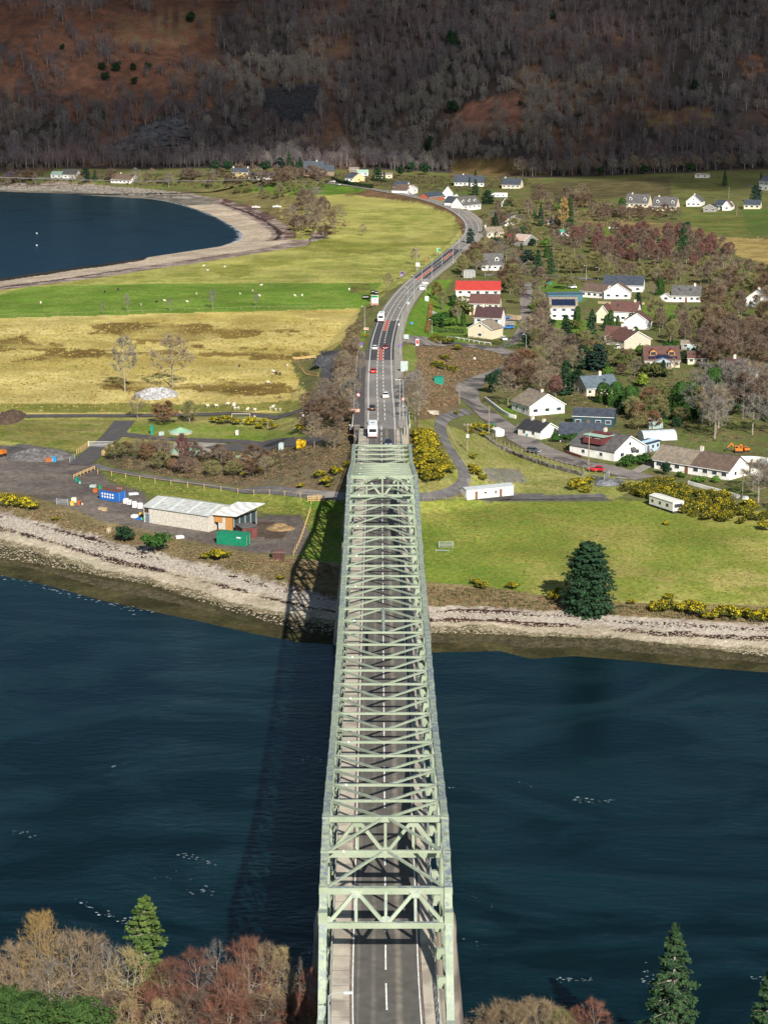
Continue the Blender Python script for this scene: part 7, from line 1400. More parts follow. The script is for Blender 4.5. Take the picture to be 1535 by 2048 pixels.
boxthing('truck', 'blue covered lorry parked on the far quay', 'lorry', 23, 353, 16, 7, 7, mat('lorry_blue', (.02,.07,.36), .6))
boxthing('kiosk', 'grey board hut among the trees above the road', 'hut', 938, 556, 24, 14, 4, mat('grey_board_hut', (.33,.33,.31)), RF_['slate'])
boxthing('trough', 'pale concrete trough beside the side track', 'trough', 865, 829, 24, 6, 1.2, CONC)
boxthing('seat', 'garden bench cover of teal colour on the lawn beside the back street', 'bench', 1098, 569, 9, 4, 1.0, TEAL)
for i, (u, v, w_, h_, m, nm, cat, lab) in enumerate(((153,963,5,7,TEAL,'wheelie_bin','bin','green wheelie bin at the top of the scrap heap'),(160,968,5,6,TEAL,'wheelie_bin','bin','green wheelie bin below the scrap heap boards'),(200,980,6,8,mat('bin_green2', (.02,.2,.06)),'wheelie_bin','bin','bright green bin just left of the blue container'),(239,979,14,5,mat('rust', (.16,.065,.04)),'crate','crate','white and rust coloured crate above the blue container'),
    (251,1007,9,8,SW,'bag','bag','left white bulk bag right of the blue container'),(258,1009,8,7,SW,'bag','bag','white bulk bag with pink print right of the blue container'),(270,1015,10,10,SW,'bag','bag','large white bag against the left end of the barn'),(281,1017,10,9,SW,'bag','bag','crumpled white sheet at the corner of the barn'),(148,1005,10,8,mat('bale_cream', (.62,.58,.48)),'bag','bag','cream bulk bag behind the yellow barrel'),(144,1011,7,7,mat('skip_yellow', (.72,.43,.01)),'barrel','barrel','yellow barrel on the edge of the yard'),
    (157,1010,5,7,mat('orange_drum', (.45,.12,.03)),'barrel','barrel','left orange drum beside the yellow barrel'),(165,1011,6,7,mat('rust', (.16,.065,.04)),'barrel','barrel','right rusty drum beside the yellow barrel'),(98,924,13,7,mat('rust_sheet', (.36,.12,.04)),'metal_box','metal box','orange rusty metal box on the soil heap edge'),(106,924,4,9,mat('sign_blue', (.02,.3,.62)),'barrel','barrel','upright blue drum beside the rusty box'),(111,924,3,6,mat('sign_blue', (.02,.3,.62)),'barrel','barrel','short blue drum beside the upright blue one'),
    (268,1036,13,5,SW,'sack','sack','white sack heap by the barn door'),(277,1040,12,3,mat('blue_tarp', (.02,.12,.5)),'sack','sack','blue sack under the white sacks by the barn'),(281,1032,5,5,mat('skip_yellow', (.72,.43,.01)),'barrel','barrel','yellow tub at the barn door'),(284,1040,9,3,mat('lime_tub', (.15,.5,.1)),'sack','sack','lime green sack at the barn door'),(361,1077,16,4,SW,'sack','sack','white sack lying on the grass below the barn'),
    (208,1022,10,5,mat('pallet', (.42,.3,.16)),'pallet','pallet','pale wooden crate in the middle of the yard'),(200,1020,8,4,mat('pallet', (.42,.3,.16)),'pallet','pallet','broken wooden pallet left of the pale crate'),(190,985,8,6,mat('orange_drum', (.45,.12,.03)),'sack','sack','orange sack left of the blue container'),(185,975,12,4,SGR,'metal_sheet','metal sheet','grey metal sheets stacked above the blue container'),(268,990,20,3,mat('pale_sheet', (.55,.6,.62)),'metal_sheet','metal sheet','pale blue sheet resting on posts right of the blue container'),(218,1066,9,9,mat('pallet', (.42,.3,.16)),'board','board','tilted pale board in the brambles left of the holly bush'),(948,720,4,4,SW,'sack','sack','white bag on the brown slope'))):
    boxthing(nm, lab, cat, u, v, w_, h_, .9, m, lamp_grey if i % 2 else None, R.uniform(-.4,.4), group='odds and ends in the yard' if i < 26 else None)
# works covers, heaps
def dome(u, v, rpx, h, m, label, m2=None):
    p = P(u, v); r = rpx/(F/proj(*p)[2]); t = thing('tank_cover', label, 'tank cover', p, 0, 'pale green tank covers'); n = 24; q = MB(); q.v = [(r*cos(2*pi*i/n), r*sin(2*pi*i/n), .5) for i in range(n)]+[(0,0,.5+h)]; q.f = [(i, (i+1)%n, n) for i in range(n)]; q.m = [0]*n
    put('cover', q.mesh('cover', m), t); put('rim', MB().tube([(0,0,-.2),(0,0,.48)], [r*1.05, r*1.05], 24).mesh('rim', CONC), t); put('hatch', MB().box(-.5,-r*.7,.62,.5,-r*.7+.8,.85).mesh('hatch', lamp_grey), t)
PG = mat('cover_green', (.28,.46,.30), .6, (.22,.38,.26), .6)
dome(361, 866, 23, 1.3, PG, 'pale green conical tank cover behind the works hedge'); dome(372, 905, 34, 1.0, PG, 'large pale green tank cover behind the white birches'); dome(487, 918, 22, .7, PG, 'low pale green cover half hidden by brown shrubs')
def heap(label, name, cat, u, v, wpx, d, h, m, stoney=None, kind=None):
    p = P(u, v); r = wpx/2/(F/proj(*p)[2]); n = 40; q = MB(); K = 9
    for k in range(K+1):
        for i in range(n):
            a = 2*pi*i/n; f = k/K; rr = (1+.14*float(fbm(cos(a)*1.7+u, sin(a)*1.7, 3, 8)))*f; z = h*max(0, (1-f*f))*(1+1.3*float(fbm(cos(a)*f*3.2+v, sin(a)*f*3.2, 4, 5)))-.12*(f > .98); q.v.append((r*rr*cos(a), d/2*rr*sin(a)+d/2, z))
    for k in range(K):
        for i in range(n): q.f.append((k*n+i, k*n+(i+1)%n, (k+1)*n+(i+1)%n, (k+1)*n+i)); q.m.append(0)
    t = put(name, q.mesh(name, m, True), None, p); return tag(t, label, cat)
heap('wide heap of white and grey stones under the two bare field trees', 'stone_heap', 'stone heap', 305, 800, 98, 20, 1.6, mat('stone_mix', (.66,.64,.62), .9, (.13,.12,.11), 2.0, bump=.8, detail=8))
heap('dark soil and rubble heap on the left of the yard', 'soil_heap', 'soil heap', 70, 924, 140, 15, 1.7, mat('soil_mix', (.075,.068,.068), .95, (.17,.16,.155), .9, bump=.8, detail=8))
heap('dark earth bank at the left edge above the green plots', 'earth_bank', 'earth bank', 10, 850, 60, 22, 2.0, mat('earth', (.055,.035,.025), .95, (.10,.065,.045), .8, bump=.6))
heap('yellow-brown straw heap right of the open shelter', 'straw_heap', 'straw heap', 560, 1063, 62, 6, .8, mat('straw_mix', (.30,.20,.09), .95, (.15,.10,.06), 1.2, bump=.6))
heap('slate chippings heap beside the end of the village road', 'slate_heap', 'slate heap', 1215, 973, 50, 6, .9, mat('slate_mix', (.11,.115,.125), .9, (.20,.20,.21), 1.6, bump=.8))
heap('dark gravel bank beside the farm gate below the main road', 'gravel_bank', 'gravel bank', 650, 733, 56, 16, 2.0, mat('gravel_mix', (.042,.042,.048), .95, (.07,.07,.075), 1.0, bump=.5))
# excavators
def digger(u, v, label, s=1.0, rz=0):
    p = P(u, v); OR = mat('digger_orange', (.62,.17,.02), .5); t = thing('excavator', label, 'excavator', p, rz, 'orange excavators', [s]*3)
    for x in (-1.0, 1.0): put('track', MB().prism([(-1.6,.1),(-1.4,.75),(1.4,.75),(1.6,.1),(1.3,0),(-1.3,0)], x-.25, x+.25, axis='y').mesh('track', TYRE), t)
    b = put('body', MB().box(-1.2,-1.6,.8,1.2,1.2,1.7).mesh('body', OR), t); c_ = put('cab', MB().box(-1.2,.1,1.703,-.2,1.4,2.7).mesh('cab', OR), t); put('window', MB().box(-1.23,.25,1.9,-1.201,1.25,2.55).mesh('window', CGLASS), c_)
    put('boom', MB().beam((.3,1.0,1.5),(.3,2.6,3.6),.35,.45).mesh('boom', OR), t); put('arm', MB().beam((.3,2.5,3.6),(.3,4.2,1.8),.3,.35).mesh('arm', OR), t); put('bucket', MB().prism([(4.0,1.9),(4.7,1.5),(4.3,.8),(3.7,1.1)], 0, .7, axis='y').mesh('bucket', DARK), t)
digger(0, 912, 'orange excavator cut by the left edge on the soil heap', 1.0, 1.2); digger(1475, 905, 'orange machine among the bare trees behind the long bungalow', .75, 1.5); digger(1490, 903, 'second orange machine right beside the first behind the bungalow', .6, 1.9)
# glasshouses
c, W, rz = place((1287,883),(1353,880)); t = thing('polytunnel', 'translucent white plastic tunnel in the garden above the long bungalow', 'polytunnel', c, rz); n = 14; q = MB(); Rr = 3.0
for x in (-W/2, W/2):
    for i in range(n+1): a = pi*i/n; q.v.append((x, Rr-Rr*cos(a), .9*Rr*sin(a)))
for i in range(n): q.f.append((i, i+1, n+1+i+1, n+1+i)); q.m.append(0)
q.f += [tuple(range(n+1)), tuple(range(2*n+1, n, -1))]; q.m += [0,0]; put('cover', q.mesh('cover', mat('polythene', (.50,.55,.58), .3, (.42,.46,.5), .5, spec=.5)), t)
for k in range(6): x = -W/2+W*k/5; put('hoop', MB().tube([(x, Rr-(Rr+.03)*cos(pi*i/8), .92*Rr*sin(pi*i/8)) for i in range(9)], [.05]*9, 4, 0, False).mesh('hoop', lamp_grey), t)
hbox('door', t, W/2+.005, Rr-.6, 0, W/2+.06, Rr+.6, 2.0, SW)
for A, B, lab in (((1297,858),(1324,857),'glass greenhouse above the plastic tunnel'),((1373,706),(1392,706),'small greenhouse behind the low brown bungalow')):
    c, W, rz = place(A, B); t = thing('greenhouse', lab, 'greenhouse', c, rz, 'greenhouses'); gm = mat('house_glass', (.30,.38,.36), .2, (.22,.30,.28), 1.0, spec=.6); put('glass_wall', MB().prism([(0,0),(3,0),(3,1.8),(1.5,2.9),(0,1.8)], -W/2, W/2, axis='y').mesh('glass_wall', gm), t); q = MB()
    for i in range(7): x = -W/2+W*i/6; q.beam((x,-.03,0),(x,-.03,1.8),.07,.05).beam((x,-.03,1.82),(x,1.5,2.95),.07,.05)
    put('glazing_bar', q.mesh('glazing_bar', SW), t); put('ridge', MB().beam((-W/2,1.5,2.97),(W/2,1.5,2.97),.1,.08).mesh('ridge', SW), t)
# goal, hurdles
p = P(482, 842); k = F/proj(*p)[2]; W = 36/k; t = thing('goal', 'white football goal frame behind the gorse bushes', 'goal', p, 0); q = MB(); put('frame', MB().beam((-W/2,0,0),(-W/2,0,2.2),.12,.12).beam((W/2,0,0),(W/2,0,2.2),.12,.12).beam((-W/2-.06,0,2.26),(W/2+.06,0,2.26),.12,.12).beam((-W/2,.06,2.2),(-W/2,1.5,0),.06,.06).beam((W/2,.06,2.2),(W/2,1.5,0),.06,.06).mesh('frame', mat('goal_tan', (.66,.58,.42))), t)
for i in range(12): q.beam((-W/2+W*i/11,.05,2.2),(-W/2+W*i/11,1.5,0),.03,.03)
put('net', q.mesh('net', SGR), t)
def hurdle(A, B, h, label, m=None, nr=5, group='metal hurdles and gates', cat='gate', name='gate'):
    c, W, rz = place(A, B); t = thing(name, label, cat, c, rz, group)
    for i in range(nr): put('rail', MB().box(-W/2,-.03,.25+(h-.25)*i/(nr-1)-.04,W/2,.03,.25+(h-.25)*i/(nr-1)+.04).mesh('rail', m or lamp_grey), t)
    for x in (-W/2-.06, W/2+.06): put('post', MB().box(x-.06,-.06,-.3,x+.06,.06,h+.15).mesh('post', m or lamp_grey), t)
for a in (((878,1096),(905,1096),1.5,'grey metal hurdle standing in the right-hand field'),((872,1103),(896,1104),.4,'grey metal hurdle lying by the standing one'),((640,752),(670,752),1.6,'wide grey farm gate on the dark track below the road'),((114,1009),(136,1011),1.5,'grey hurdle at the seaward edge of the yard'),((140,925),(150,918),1.4,'grey hurdles leaning on the soil heap'),((1207,961),(1217,953),1.5,'metal field gate at the end of the village road')): hurdle(*a)
hurdle((178,893),(226,894), 1.5, 'white works gate with pale notice panels across the dark drive', SW, 4); WOODF = mat('new_wood', (.55,.38,.17), .8, (.42,.28,.13), 1.5)
def fence(label, px, step, h, m, rails=2, solid=0, group='post and wire fences', it=1):
    pts = resample(smooth_poly([P(u, v) for u, v in px], it), step); zz = terr([q[0] for q in pts], [q[1] for q in pts]); pts = [np.array([q[0], q[1], z]) for q, z in zip(pts, zz)]
    o = pts[0]; t = thing('fence', label, 'fence', o, 0, group); pm = None; pts = pts[:98]
    if 'fp%s%s' % (m.name, h) not in MC: MC['fp%s%s' % (m.name, h)] = MB().box(-.06,-.06,-.3,.06,.06,h).mesh('post', m)
    for q in pts: put('post', MC['fp%s%s' % (m.name, h)], t, q-o)
    for r in range(rails):
        z = h*(.9-.35*r); b = MB()
        for a, c_ in zip(pts[:-1], pts[1:]): a2 = a-o; c2 = c_-o; b.beam((a2[0],a2[1],a2[2]+z),(c2[0],c2[1],c2[2]+z), .05, .28 if solid else .05)
        put('rail', b.mesh('rail', m), t)
fence('new wooden post fence along the lane above the barn', [(196,948),(300,966),(400,978),(500,990),(600,998),(640,1000)], 5.2, 1.5, WOODF, 1)
fence('close boarded pale wooden fence panel beside the bridge shadow', [(615,1003),(655,1003)], 1.5, 1.5, WOODF, 3, 1)
fence('wire fence along the foot of the bright green field', [(0,634),(150,630),(300,624),(500,618),(720,615)], 6, 1.1, POLEW, 1)
fence('post fence on the village road bank above the stone wall', [(985,876),(1040,902),(1090,920),(1150,938),(1195,948)], 2.4, 1.3, POLEW, 1)
fence('wooden fence from the farm gate up the gravel bank', [(584,722),(600,735),(615,750),(638,753)], 2.2, 1.4, WOODF, 2, 1); fence('low wooden fence at the top of the gravel bank', [(584,722),(610,720),(640,713)], 2.4, 1.3, WOODF, 2, 1)
fence('slatted grey garden fence below the red-roofed house', [(860,627),(880,634),(908,644)], 1.6, 1.6, mat('grey_slat', (.42,.40,.38)), 3, 1); fence('grey slatted fence beside the parked blue cars', [(1003,649),(1030,651)], 1.2, 1.6, MC['grey_slat'], 3, 1)
fence('white roadside guard rail on the village road bank', [(894,677),(925,681),(960,688),(992,692)], 3, 1.0, SW, 1, 1); fence('wire fence down the slope inside the side track', [(895,860),(915,900),(940,940),(955,965)], 3, 1.2, POLEW, 1); fence('shore fence of short posts beside the field edge below the lane', [(622,1008),(612,1050),(600,1085),(585,1115)], 3, 1.3, WOODF, 1)
fence('post fence in front of the long white static caravan', [(845,1004),(900,1005),(940,1003)], 3, 1.2, POLEW, 1); fence('wooden fence left of the works gate', [(176,893),(160,905),(150,912)], 2, 1.5, WOODF, 3, 1); fence('wooden fence right of the works gate', [(228,893),(214,903),(204,912),(224,913)], 2, 1.5, WOODF, 3, 1, it=0)
fence('wooden boards fencing the top of the scrap heap', [(148,958),(170,948),(193,939)], 2, 1.2, WOODF, 2, 1)
def wallob(label, px, wd, h, m, rough=0.0, it=1, cat='wall', name='wall'):
    pts = resample(smooth_poly([P(u, v) for u, v in px], it), .9); zz = terr([q[0] for q in pts], [q[1] for q in pts]); ns = normals(pts); o = np.array([pts[0][0], pts[0][1], zz[0]]); q = MB()
    for p_, z, n_ in zip(pts, zz, ns):
        j = [R.uniform(-rough, rough) for _ in range(6)]
        for s, zt, jj in ((-1,-.3,0),(-1,h+j[0],j[1]),(1,h+j[2],j[3]),(1,-.3,0)): q.v.append((p_[0]-n_[0]*(s*wd/2+jj)-o[0], p_[1]-n_[1]*(s*wd/2+jj)-o[1], z+zt-o[2]))
    for i in range(len(pts)-1):
        for j in range(3): q.f.append((i*4+j, i*4+4+j, i*4+5+j, i*4+1+j)); q.m.append(0)
    k = len(pts)*4-4; q.f += [(0,1,2,3), (k+3,k+2,k+1,k)]; q.m += [0,0]
    return tag(put(name, q.mesh(name, m), None, o), label, cat)
wallob('ragged dry-stone wall below the village road, dark and mossy', [(963,868),(985,888),(1020,905),(1060,922),(1110,938),(1168,952)], 1.1, 1.0, mat('drystone', (.085,.075,.065), .95, (.20,.185,.15), 1.6, bump=1.0, coord='World'), .28)
wallob('white garden wall beside the road at the gabled house', [(969,800),(985,812),(1012,833),(1034,838)], .35, 1.1, RENDER_W); wallob('white boundary wall below the long bungalow', [(1375,968),(1410,978),(1440,986),(1480,998),(1500,1000)], .35, .9, RENDER_W); wallob('white boundary wall behind the right end of the long bungalow', [(1480,925),(1510,925),(1545,930)], .35, 1.8, RENDER_W); wallob('tall white wall at the right edge above the gorse', [(1500,950),(1520,952),(1550,958)], .35, 1.9, RENDER_W)
wallob('low tan stone wall beside the drive of the solar house', [(1002,636),(1030,640),(1046,641)], .4, 2.0, mat('tan_wall', (.42,.32,.2)), 0); wallob('low brick wall before the white dormer house', [(1130,905),(1150,912),(1165,917)], .35, .7, mat('brick_wall', (.16,.06,.045))); wallob('stone garden wall under the big white gabled house', [(1195,607),(1240,609),(1290,609)], .4, 1.0, mat('tan_wall', (.42,.32,.2)))
wallob('grey stone wall along the quay at the head of the bay', [(-20,357),(60,357),(150,360)], .6, 1.2, mat('quay_stone', (.28,.27,.25), .9, (.18,.17,.16), .6))
def hedge(label, px, wd, h, g, step=.5, size=.2):
    pts = resample([P(u, v) for u, v in px], step); zz = terr([q[0] for q in pts], [q[1] for q in pts]); ns = normals(pts); o = np.array([pts[0][0], pts[0][1], zz[0]]); V = []
    for p_, z, n_ in zip(pts, zz, ns):
        k = int(14*h); s = rng.uniform(-1,1,k); tt_ = rng.uniform(0,1,k); side = rng.integers(0,3,k); off = np.where(side == 0, -wd/2, np.where(side == 1, wd/2, s*wd/2)); hh = np.where(side == 2, h, tt_*h)
        C = np.stack([p_[0]-n_[0]*off-o[0], p_[1]-n_[1]*off-o[1], z+hh-o[2]], 1)+rng.normal(size=(k,3))*.08; Nn = np.stack([-n_[0]*np.sign(off)*(side < 2), -n_[1]*np.sign(off)*(side < 2), (side == 2)*1.0], 1); V.append(tuftcloud(C, Nn, size, .35))
    V = np.concatenate(V); t = tag(put('hedge', npmesh('hedge', V, np.arange(len(V)).reshape(-1,3), list(g) if isinstance(g, tuple) else g), None, o), label, 'hedge'); return t
hedge('clipped dark green hedge along the lawn of the chestnut-roofed houses', [(1279,641),(1310,643),(1338,643)], 1.4, 2.6, GREEN['cypress']); hedge('long clipped brown-green hedge along the village road', [(868,676),(920,678),(960,684),(1010,693)], 1.3, 1.5, GREEN['olivebush']); hedge('bright green hedge along the outside of the village road curve', [(1010,695),(1030,697),(1052,700)], 1.3, 1.4, GREEN['laurel'])
hedge('russet clipped hedge at the edge of the roadside lawn', [(862,610),(858,640),(854,668)], 1.2, 1.6, fol('beech_hedge', (.30,.13,.05), (.2,.09,.04))); hedge('dark green hedge below the garden lawn at the junction', [(860,660),(890,664),(930,668)], 1.4, 1.6, GREEN['holly']); hedge('golden green clipped hedge by the slatted fence', [(1030,655),(1045,656),(1056,657)], 1.6, 2.2, GREEN['lime'])
hedge('tall lime-edged hedge above the leylandii block', [(1378,775),(1392,775),(1420,772)], 1.8, 4.2, GREEN['olivebush']); hedge('low green hedge in the garden above the evergreen screen', [(1288,800),(1310,795),(1335,792)], 1.2, 1.8, GREEN['laurel']); hedge('clipped green hedge along the left end of the bungalow drive', [(1246,937),(1270,928),(1300,918)], 2.2, 2.0, GREEN['fresh']); hedge('dark hedge in front of the brown-roofed wing', [(1208,690),(1230,690),(1245,688)], 1.2, 1.6, GREEN['holly']); hedge('dark roadside hedge below the orange gabled house', [(665,361),(700,371),(745,378)], 2, 2.6, GREEN['holly'], 1.0, .5)
# ------------------------------------------------------------------ near bank
def topplace(u, v, h):
    best = None
    for y in np.arange(186, 262, 1.0):
        z = 0.0
        for _ in range(2):
            dx, dy, dz = ray(u, v); t_ = y/dy; x = CX+dx*t_
            z = float(terr(x, y)[0])
        vv = proj(x, y, z+h)[1]
        if z > -.2 and (best is None or abs(vv-v) < best[0]): best = (abs(vv-v), x, y, z)
    return np.array(best[1:])
def nbare(key, h, rad, twig, bark, stems=1, limbs=12, sub=8, tw=22, tl=.9, twd=.024, up=.4, tr=.12, base=.2, lean=0): pair(key, bare(h, rad, base, limbs, sub, tw, tl, twd, up, tr, twig, bark, lean, stems)); HEIGHT[key] = h
TNAME.update({'nt':('bare_tree','tree'),'ng':('bare_tree','tree'),'nr':('birch_tree','birch tree'),'nl':('larch_tree','larch tree'),'np':('pine_tree','pine tree'),'ns':('spruce_tree','spruce tree'),'nb':('bare_shrub','shrub'),'nd':('pine_tree','pine tree'),'no':('willow_shrub','willow shrub')})
nbare('nt0', 12, 4.2, 'ntan', 'grey', 2); nbare('nt1', 12, 4.6, 'ntan', 'pale', 2); nbare('ng0', 11, 3.4, 'grey', 'pale', 1, 13, 8, 12, .8, .03, .3, .17); nbare('ng1', 12, 3.8, 'straw', 'pale', 2, 11, 8, 14, .9, .03, .4, .15)
nbare('nr0', 11, 3.3, 'nred', 'pale', 1, 14, 9, 26, .8, .025, .5, .10); nbare('nr1', 12, 3.6, 'nred', 'pale', 2, 13, 9, 22, .9, .025, .5, .11); nbare('nb0', 6, 3.4, 'nred', 'dark', 3, 9, 8, 34, .7, .035, .3, .07, .05); nbare('nb1', 6, 3.4, 'purple', 'dark', 3, 9, 8, 34, .7, .035, .3, .07, .05); nbare('no0', 9, 5.0, 'ntan', 'pale', 3, 13, 10, 34, .8, .028, .35, .10, .05)
nbare('no1', 9, 4.4, 'olive', 'pale', 3, 13, 10, 34, .8, .028, .35, .10, .05)
nbare('nl0', 14, 2.6, 'gold', 'grey', 2, 14, 8, 14, .7, .022, .45, .12, .12)
pair('np0', conifer(15, 3.0, .28, 22, 7, 60, -.05, .17, .55, 'pine', 'pale', .75)); HEIGHT['np0'] = 15
MC_np = fol('needles_fresh', (.085,.125,.028), (.045,.08,.02)); PROTO['np0'][1].materials.clear(); PROTO['np0'][1].materials.append(MC_np)
pair('ns0', conifer(15, 3.7, .03, 26, 9, 60, .45, .15, .85, 'spruce', 'pale', .85)); HEIGHT['ns0'] = 15
pair('nd0', conifer(9, 5.0, .25, 16, 13, 80, -.1, .18, .5, 'pine', 'dark', dome=True)); HEIGHT['nd0'] = 9; PROTO['nd0'][1].materials.clear(); PROTO['nd0'][1].materials.append(fol('needles_bright', (.046,.085,.020), (.022,.05,.013)))
NB = (('nl0',60,1832,14,'golden larch at the left edge of the near bank',.9),('nl0',95,1832,14,'second golden larch right of the first on the near bank',.9),('nt0',30,1895,11,'tan bare tree at the far left of the near bank',1),('nt1',140,1868,12,'tall brown-twigged tree left of the forked grey one',1),('nt0',178,1882,11.5,'tan-twigged tree just left of the forked grey one',1),('ng0',215,1892,11,'forked pale grey tree left of the green pine',1.0),('ng0',95,1925,11,'pale forked tree under the larches',1.1),('nt1',10,1945,10,'brown bare tree low at the left edge',1),
 ('np0',288,1795,15.5,'slim bright green pine rising over the near bank',1.2),('ng1',250,1905,11,'straw-coloured bare tree below the slim green pine',1),('nr0',392,1905,11,'red-twigged birch right of the slim green pine',1.1),('nr1',345,1925,10,'purple birch directly right of the pine foot',1),('ng0',432,1885,12,'pale pole-like tree above the red birches',.6),('nr1',495,1890,12,'tall purple-brown tree in the middle of the red birches',1.1),('nt1',520,1895,12,'brown bare tree right of the tall purple one',.9),('ng1',557,1908,11.5,'straw-coloured slender tree nearing the bridge',.7),('ng0',598,1925,11,'pale slender tree beside the left end post',.6),('nr0',618,1950,10,'red-twigged birch next to the left end post',.9),('nr1',450,1945,10,'dark purple birch in the second row by the red birch',1),
 ('nb0',300,1975,7,'low red thicket below the slim pine',1.1),('nb1',380,1985,7,'low purple thicket under the red birch',1.1),('nb0',460,1990,7,'low red thicket in the middle of the bank front',1.1),('nb1',540,1990,7,'low purple thicket toward the bridge',1.1),('nb0',600,2000,7,'low red thicket beside the end post foot',1.0),('nb1',235,1985,6.5,'purple thicket above the dark green pine tops',1.0),('nt0',70,1965,9,'tan bare tree behind the dark green pine tops',1),('ng1',330,2010,9,'pale straw bare crown at the bottom left of the red thicket',.9),('ng1',250,2005,9,'pale bare crown beside the dark green pine tops',.8),('no1',650,2015,6,'olive willow twigs around the foot of the left end post',.8),
 ('nd0',50,2005,9,'dark green pine top in the bottom left corner',1.1),('nd0',150,2015,9,'dark green pine top right of the corner one',1.1),('nd0',250,2000,5,'dark green bush under the slim pine',.7),('nd0',0,1990,9,'dark green pine top cut by the left edge',1),
 ('no0',1010,1974,9.5,'left dome of the round tan willow right of the bridge',1.05),('no0',1075,1980,9.5,'right dome of the round tan willow right of the bridge',1.05),('no1',1120,2000,8.5,'olive willow dome merging with the reddish birch',.9),('nr0',1190,1972,10,'reddish birch with white stems right of the round willow',.9),('nr0',1150,1995,9,'reddish birch behind the round willow edge',.8),('ng0',928,2022,7,'lone pale twiggy sapling just right of the end post',.35),
 ('ns0',1350,1851,20,'tall ragged green spruce at the lower right',1.15),('ns0',1545,1925,17,'green spruce cut by the right edge',1.1))
for key, u, v, h_, lab, wd_f in NB: plant(key, topplace(u, v, h_), h_, lab, 'trees on the near bank', wd_f)
nbp = []
for _ in range(260):
    x = rng.uniform(-60, -9); y = rng.uniform(196, 246); z = float(terr(x, y)[0])
    if z > .3: nbp.append((x, y, z))
V = []; mi = []
for q in nbp:
    d = unit(rng.normal(size=(90,3))); d[:,2] = np.abs(d[:,2]); s = R.uniform(.8,2.0); C = np.array(q)+d*np.array([s,s,s*.9])*rng.uniform(.5,1.05,(90,1)); V.append(tuftcloud(C, d, .09, .8)); mi.append(np.full(90, R.randrange(4)))
V = np.concatenate(V); struct(put('undergrowth', npmesh('undergrowth', V, np.arange(len(V)).reshape(-1,3), [BM[0], BM[1], BM[3], TWIG['red']], np.concatenate(mi))), 'stuff')
# ------------------------------------------------------------------ clouds over the hill (their shadow darkens it)
def cloudmat():
    m = bpy.data.materials.new('thin_cloud'); m.use_nodes = True; nt = m.node_tree; b = nt.nodes['Principled BSDF']; b.inputs['Base Color'].default_value = (.85,.86,.88,1); b.inputs['Roughness'].default_value = 1
    tr = nt.nodes.new('ShaderNodeBsdfTransparent'); mx = nt.nodes.new('ShaderNodeMixShader'); out = nt.nodes['Material Output']
    n = nt.nodes.new('ShaderNodeTexNoise'); n.inputs['Scale'].default_value = .006; n.inputs['Detail'].default_value = 5; g = nt.nodes.new('ShaderNodeNewGeometry'); nt.links.new(g.outputs['Position'], n.inputs['Vector'])
    r = nt.nodes.new('ShaderNodeMapRange'); r.inputs[1].default_value = .35; r.inputs[2].default_value = .65; r.inputs[3].default_value = .30; r.inputs[4].default_value = .62; nt.links.new(n.outputs[0], r.inputs[0])
    nt.links.new(r.outputs[0], mx.inputs[0]); nt.links.new(b.outputs[0], mx.inputs[1]); nt.links.new(tr.outputs[0], mx.inputs[2]); nt.links.new(mx.outputs[0], out.inputs[0]); return m
def cloud(poly, z0, thick, step):
    """one bank of thin cloud, lumpy above and below, whose shadow covers the ground polygon poly"""
    PA = np.array(poly, float); xs = np.arange(PA[:,0].min()-60, PA[:,0].max()+60, step); ys = np.arange(PA[:,1].min()-60, PA[:,1].max()+60, step); X, Y = np.meshgrid(xs, ys); X = X.ravel(); Y = Y.ravel(); nx, ny = len(xs), len(ys)
    d = -sdpoly(X, Y, PA)+45*fbm(X/90, Y/90, 4, 500); h = np.clip(d/70, 0, 1)**.6*thick*(1+.7*fbm(X/60, Y/60, 4, 510)); g = 14+np.maximum(0, Y-1740)*.5; T = (z0-g)/SZ; cx = X+SX*T; cy = Y+SY*T
    top = np.stack([cx, cy, z0+h*.7+1], 1); bot = np.stack([cx, cy, z0-h*.3-1], 1); V = np.concatenate([top, bot]); N0 = nx*ny; i0 = (np.arange(ny-1)[:,None]*nx+np.arange(nx-1)[None,:]).ravel(); ok = (d[i0] > 0) & (d[i0+1] > 0) & (d[i0+nx] > 0) & (d[i0+nx+1] > 0); i1 = i0[ok]
    A = np.stack([i1, i1+1, i1+nx+1, i1+nx], 1); return npmesh('cloud', V, np.concatenate([A, A[:,::-1]+N0]), cloudmat(), nv=4)
cm = cloud([(-1100,1690),(-300,1660),(-130,1725),(0,1740),(60,1700),(120,1640),(230,1480),(500,1400),(1100,1380),(1100,2900),(-1100,2900)], 620, 60, 12); cm.polygons.foreach_set('use_smooth', [True]*len(cm.polygons)); struct(put('cloud', cm))
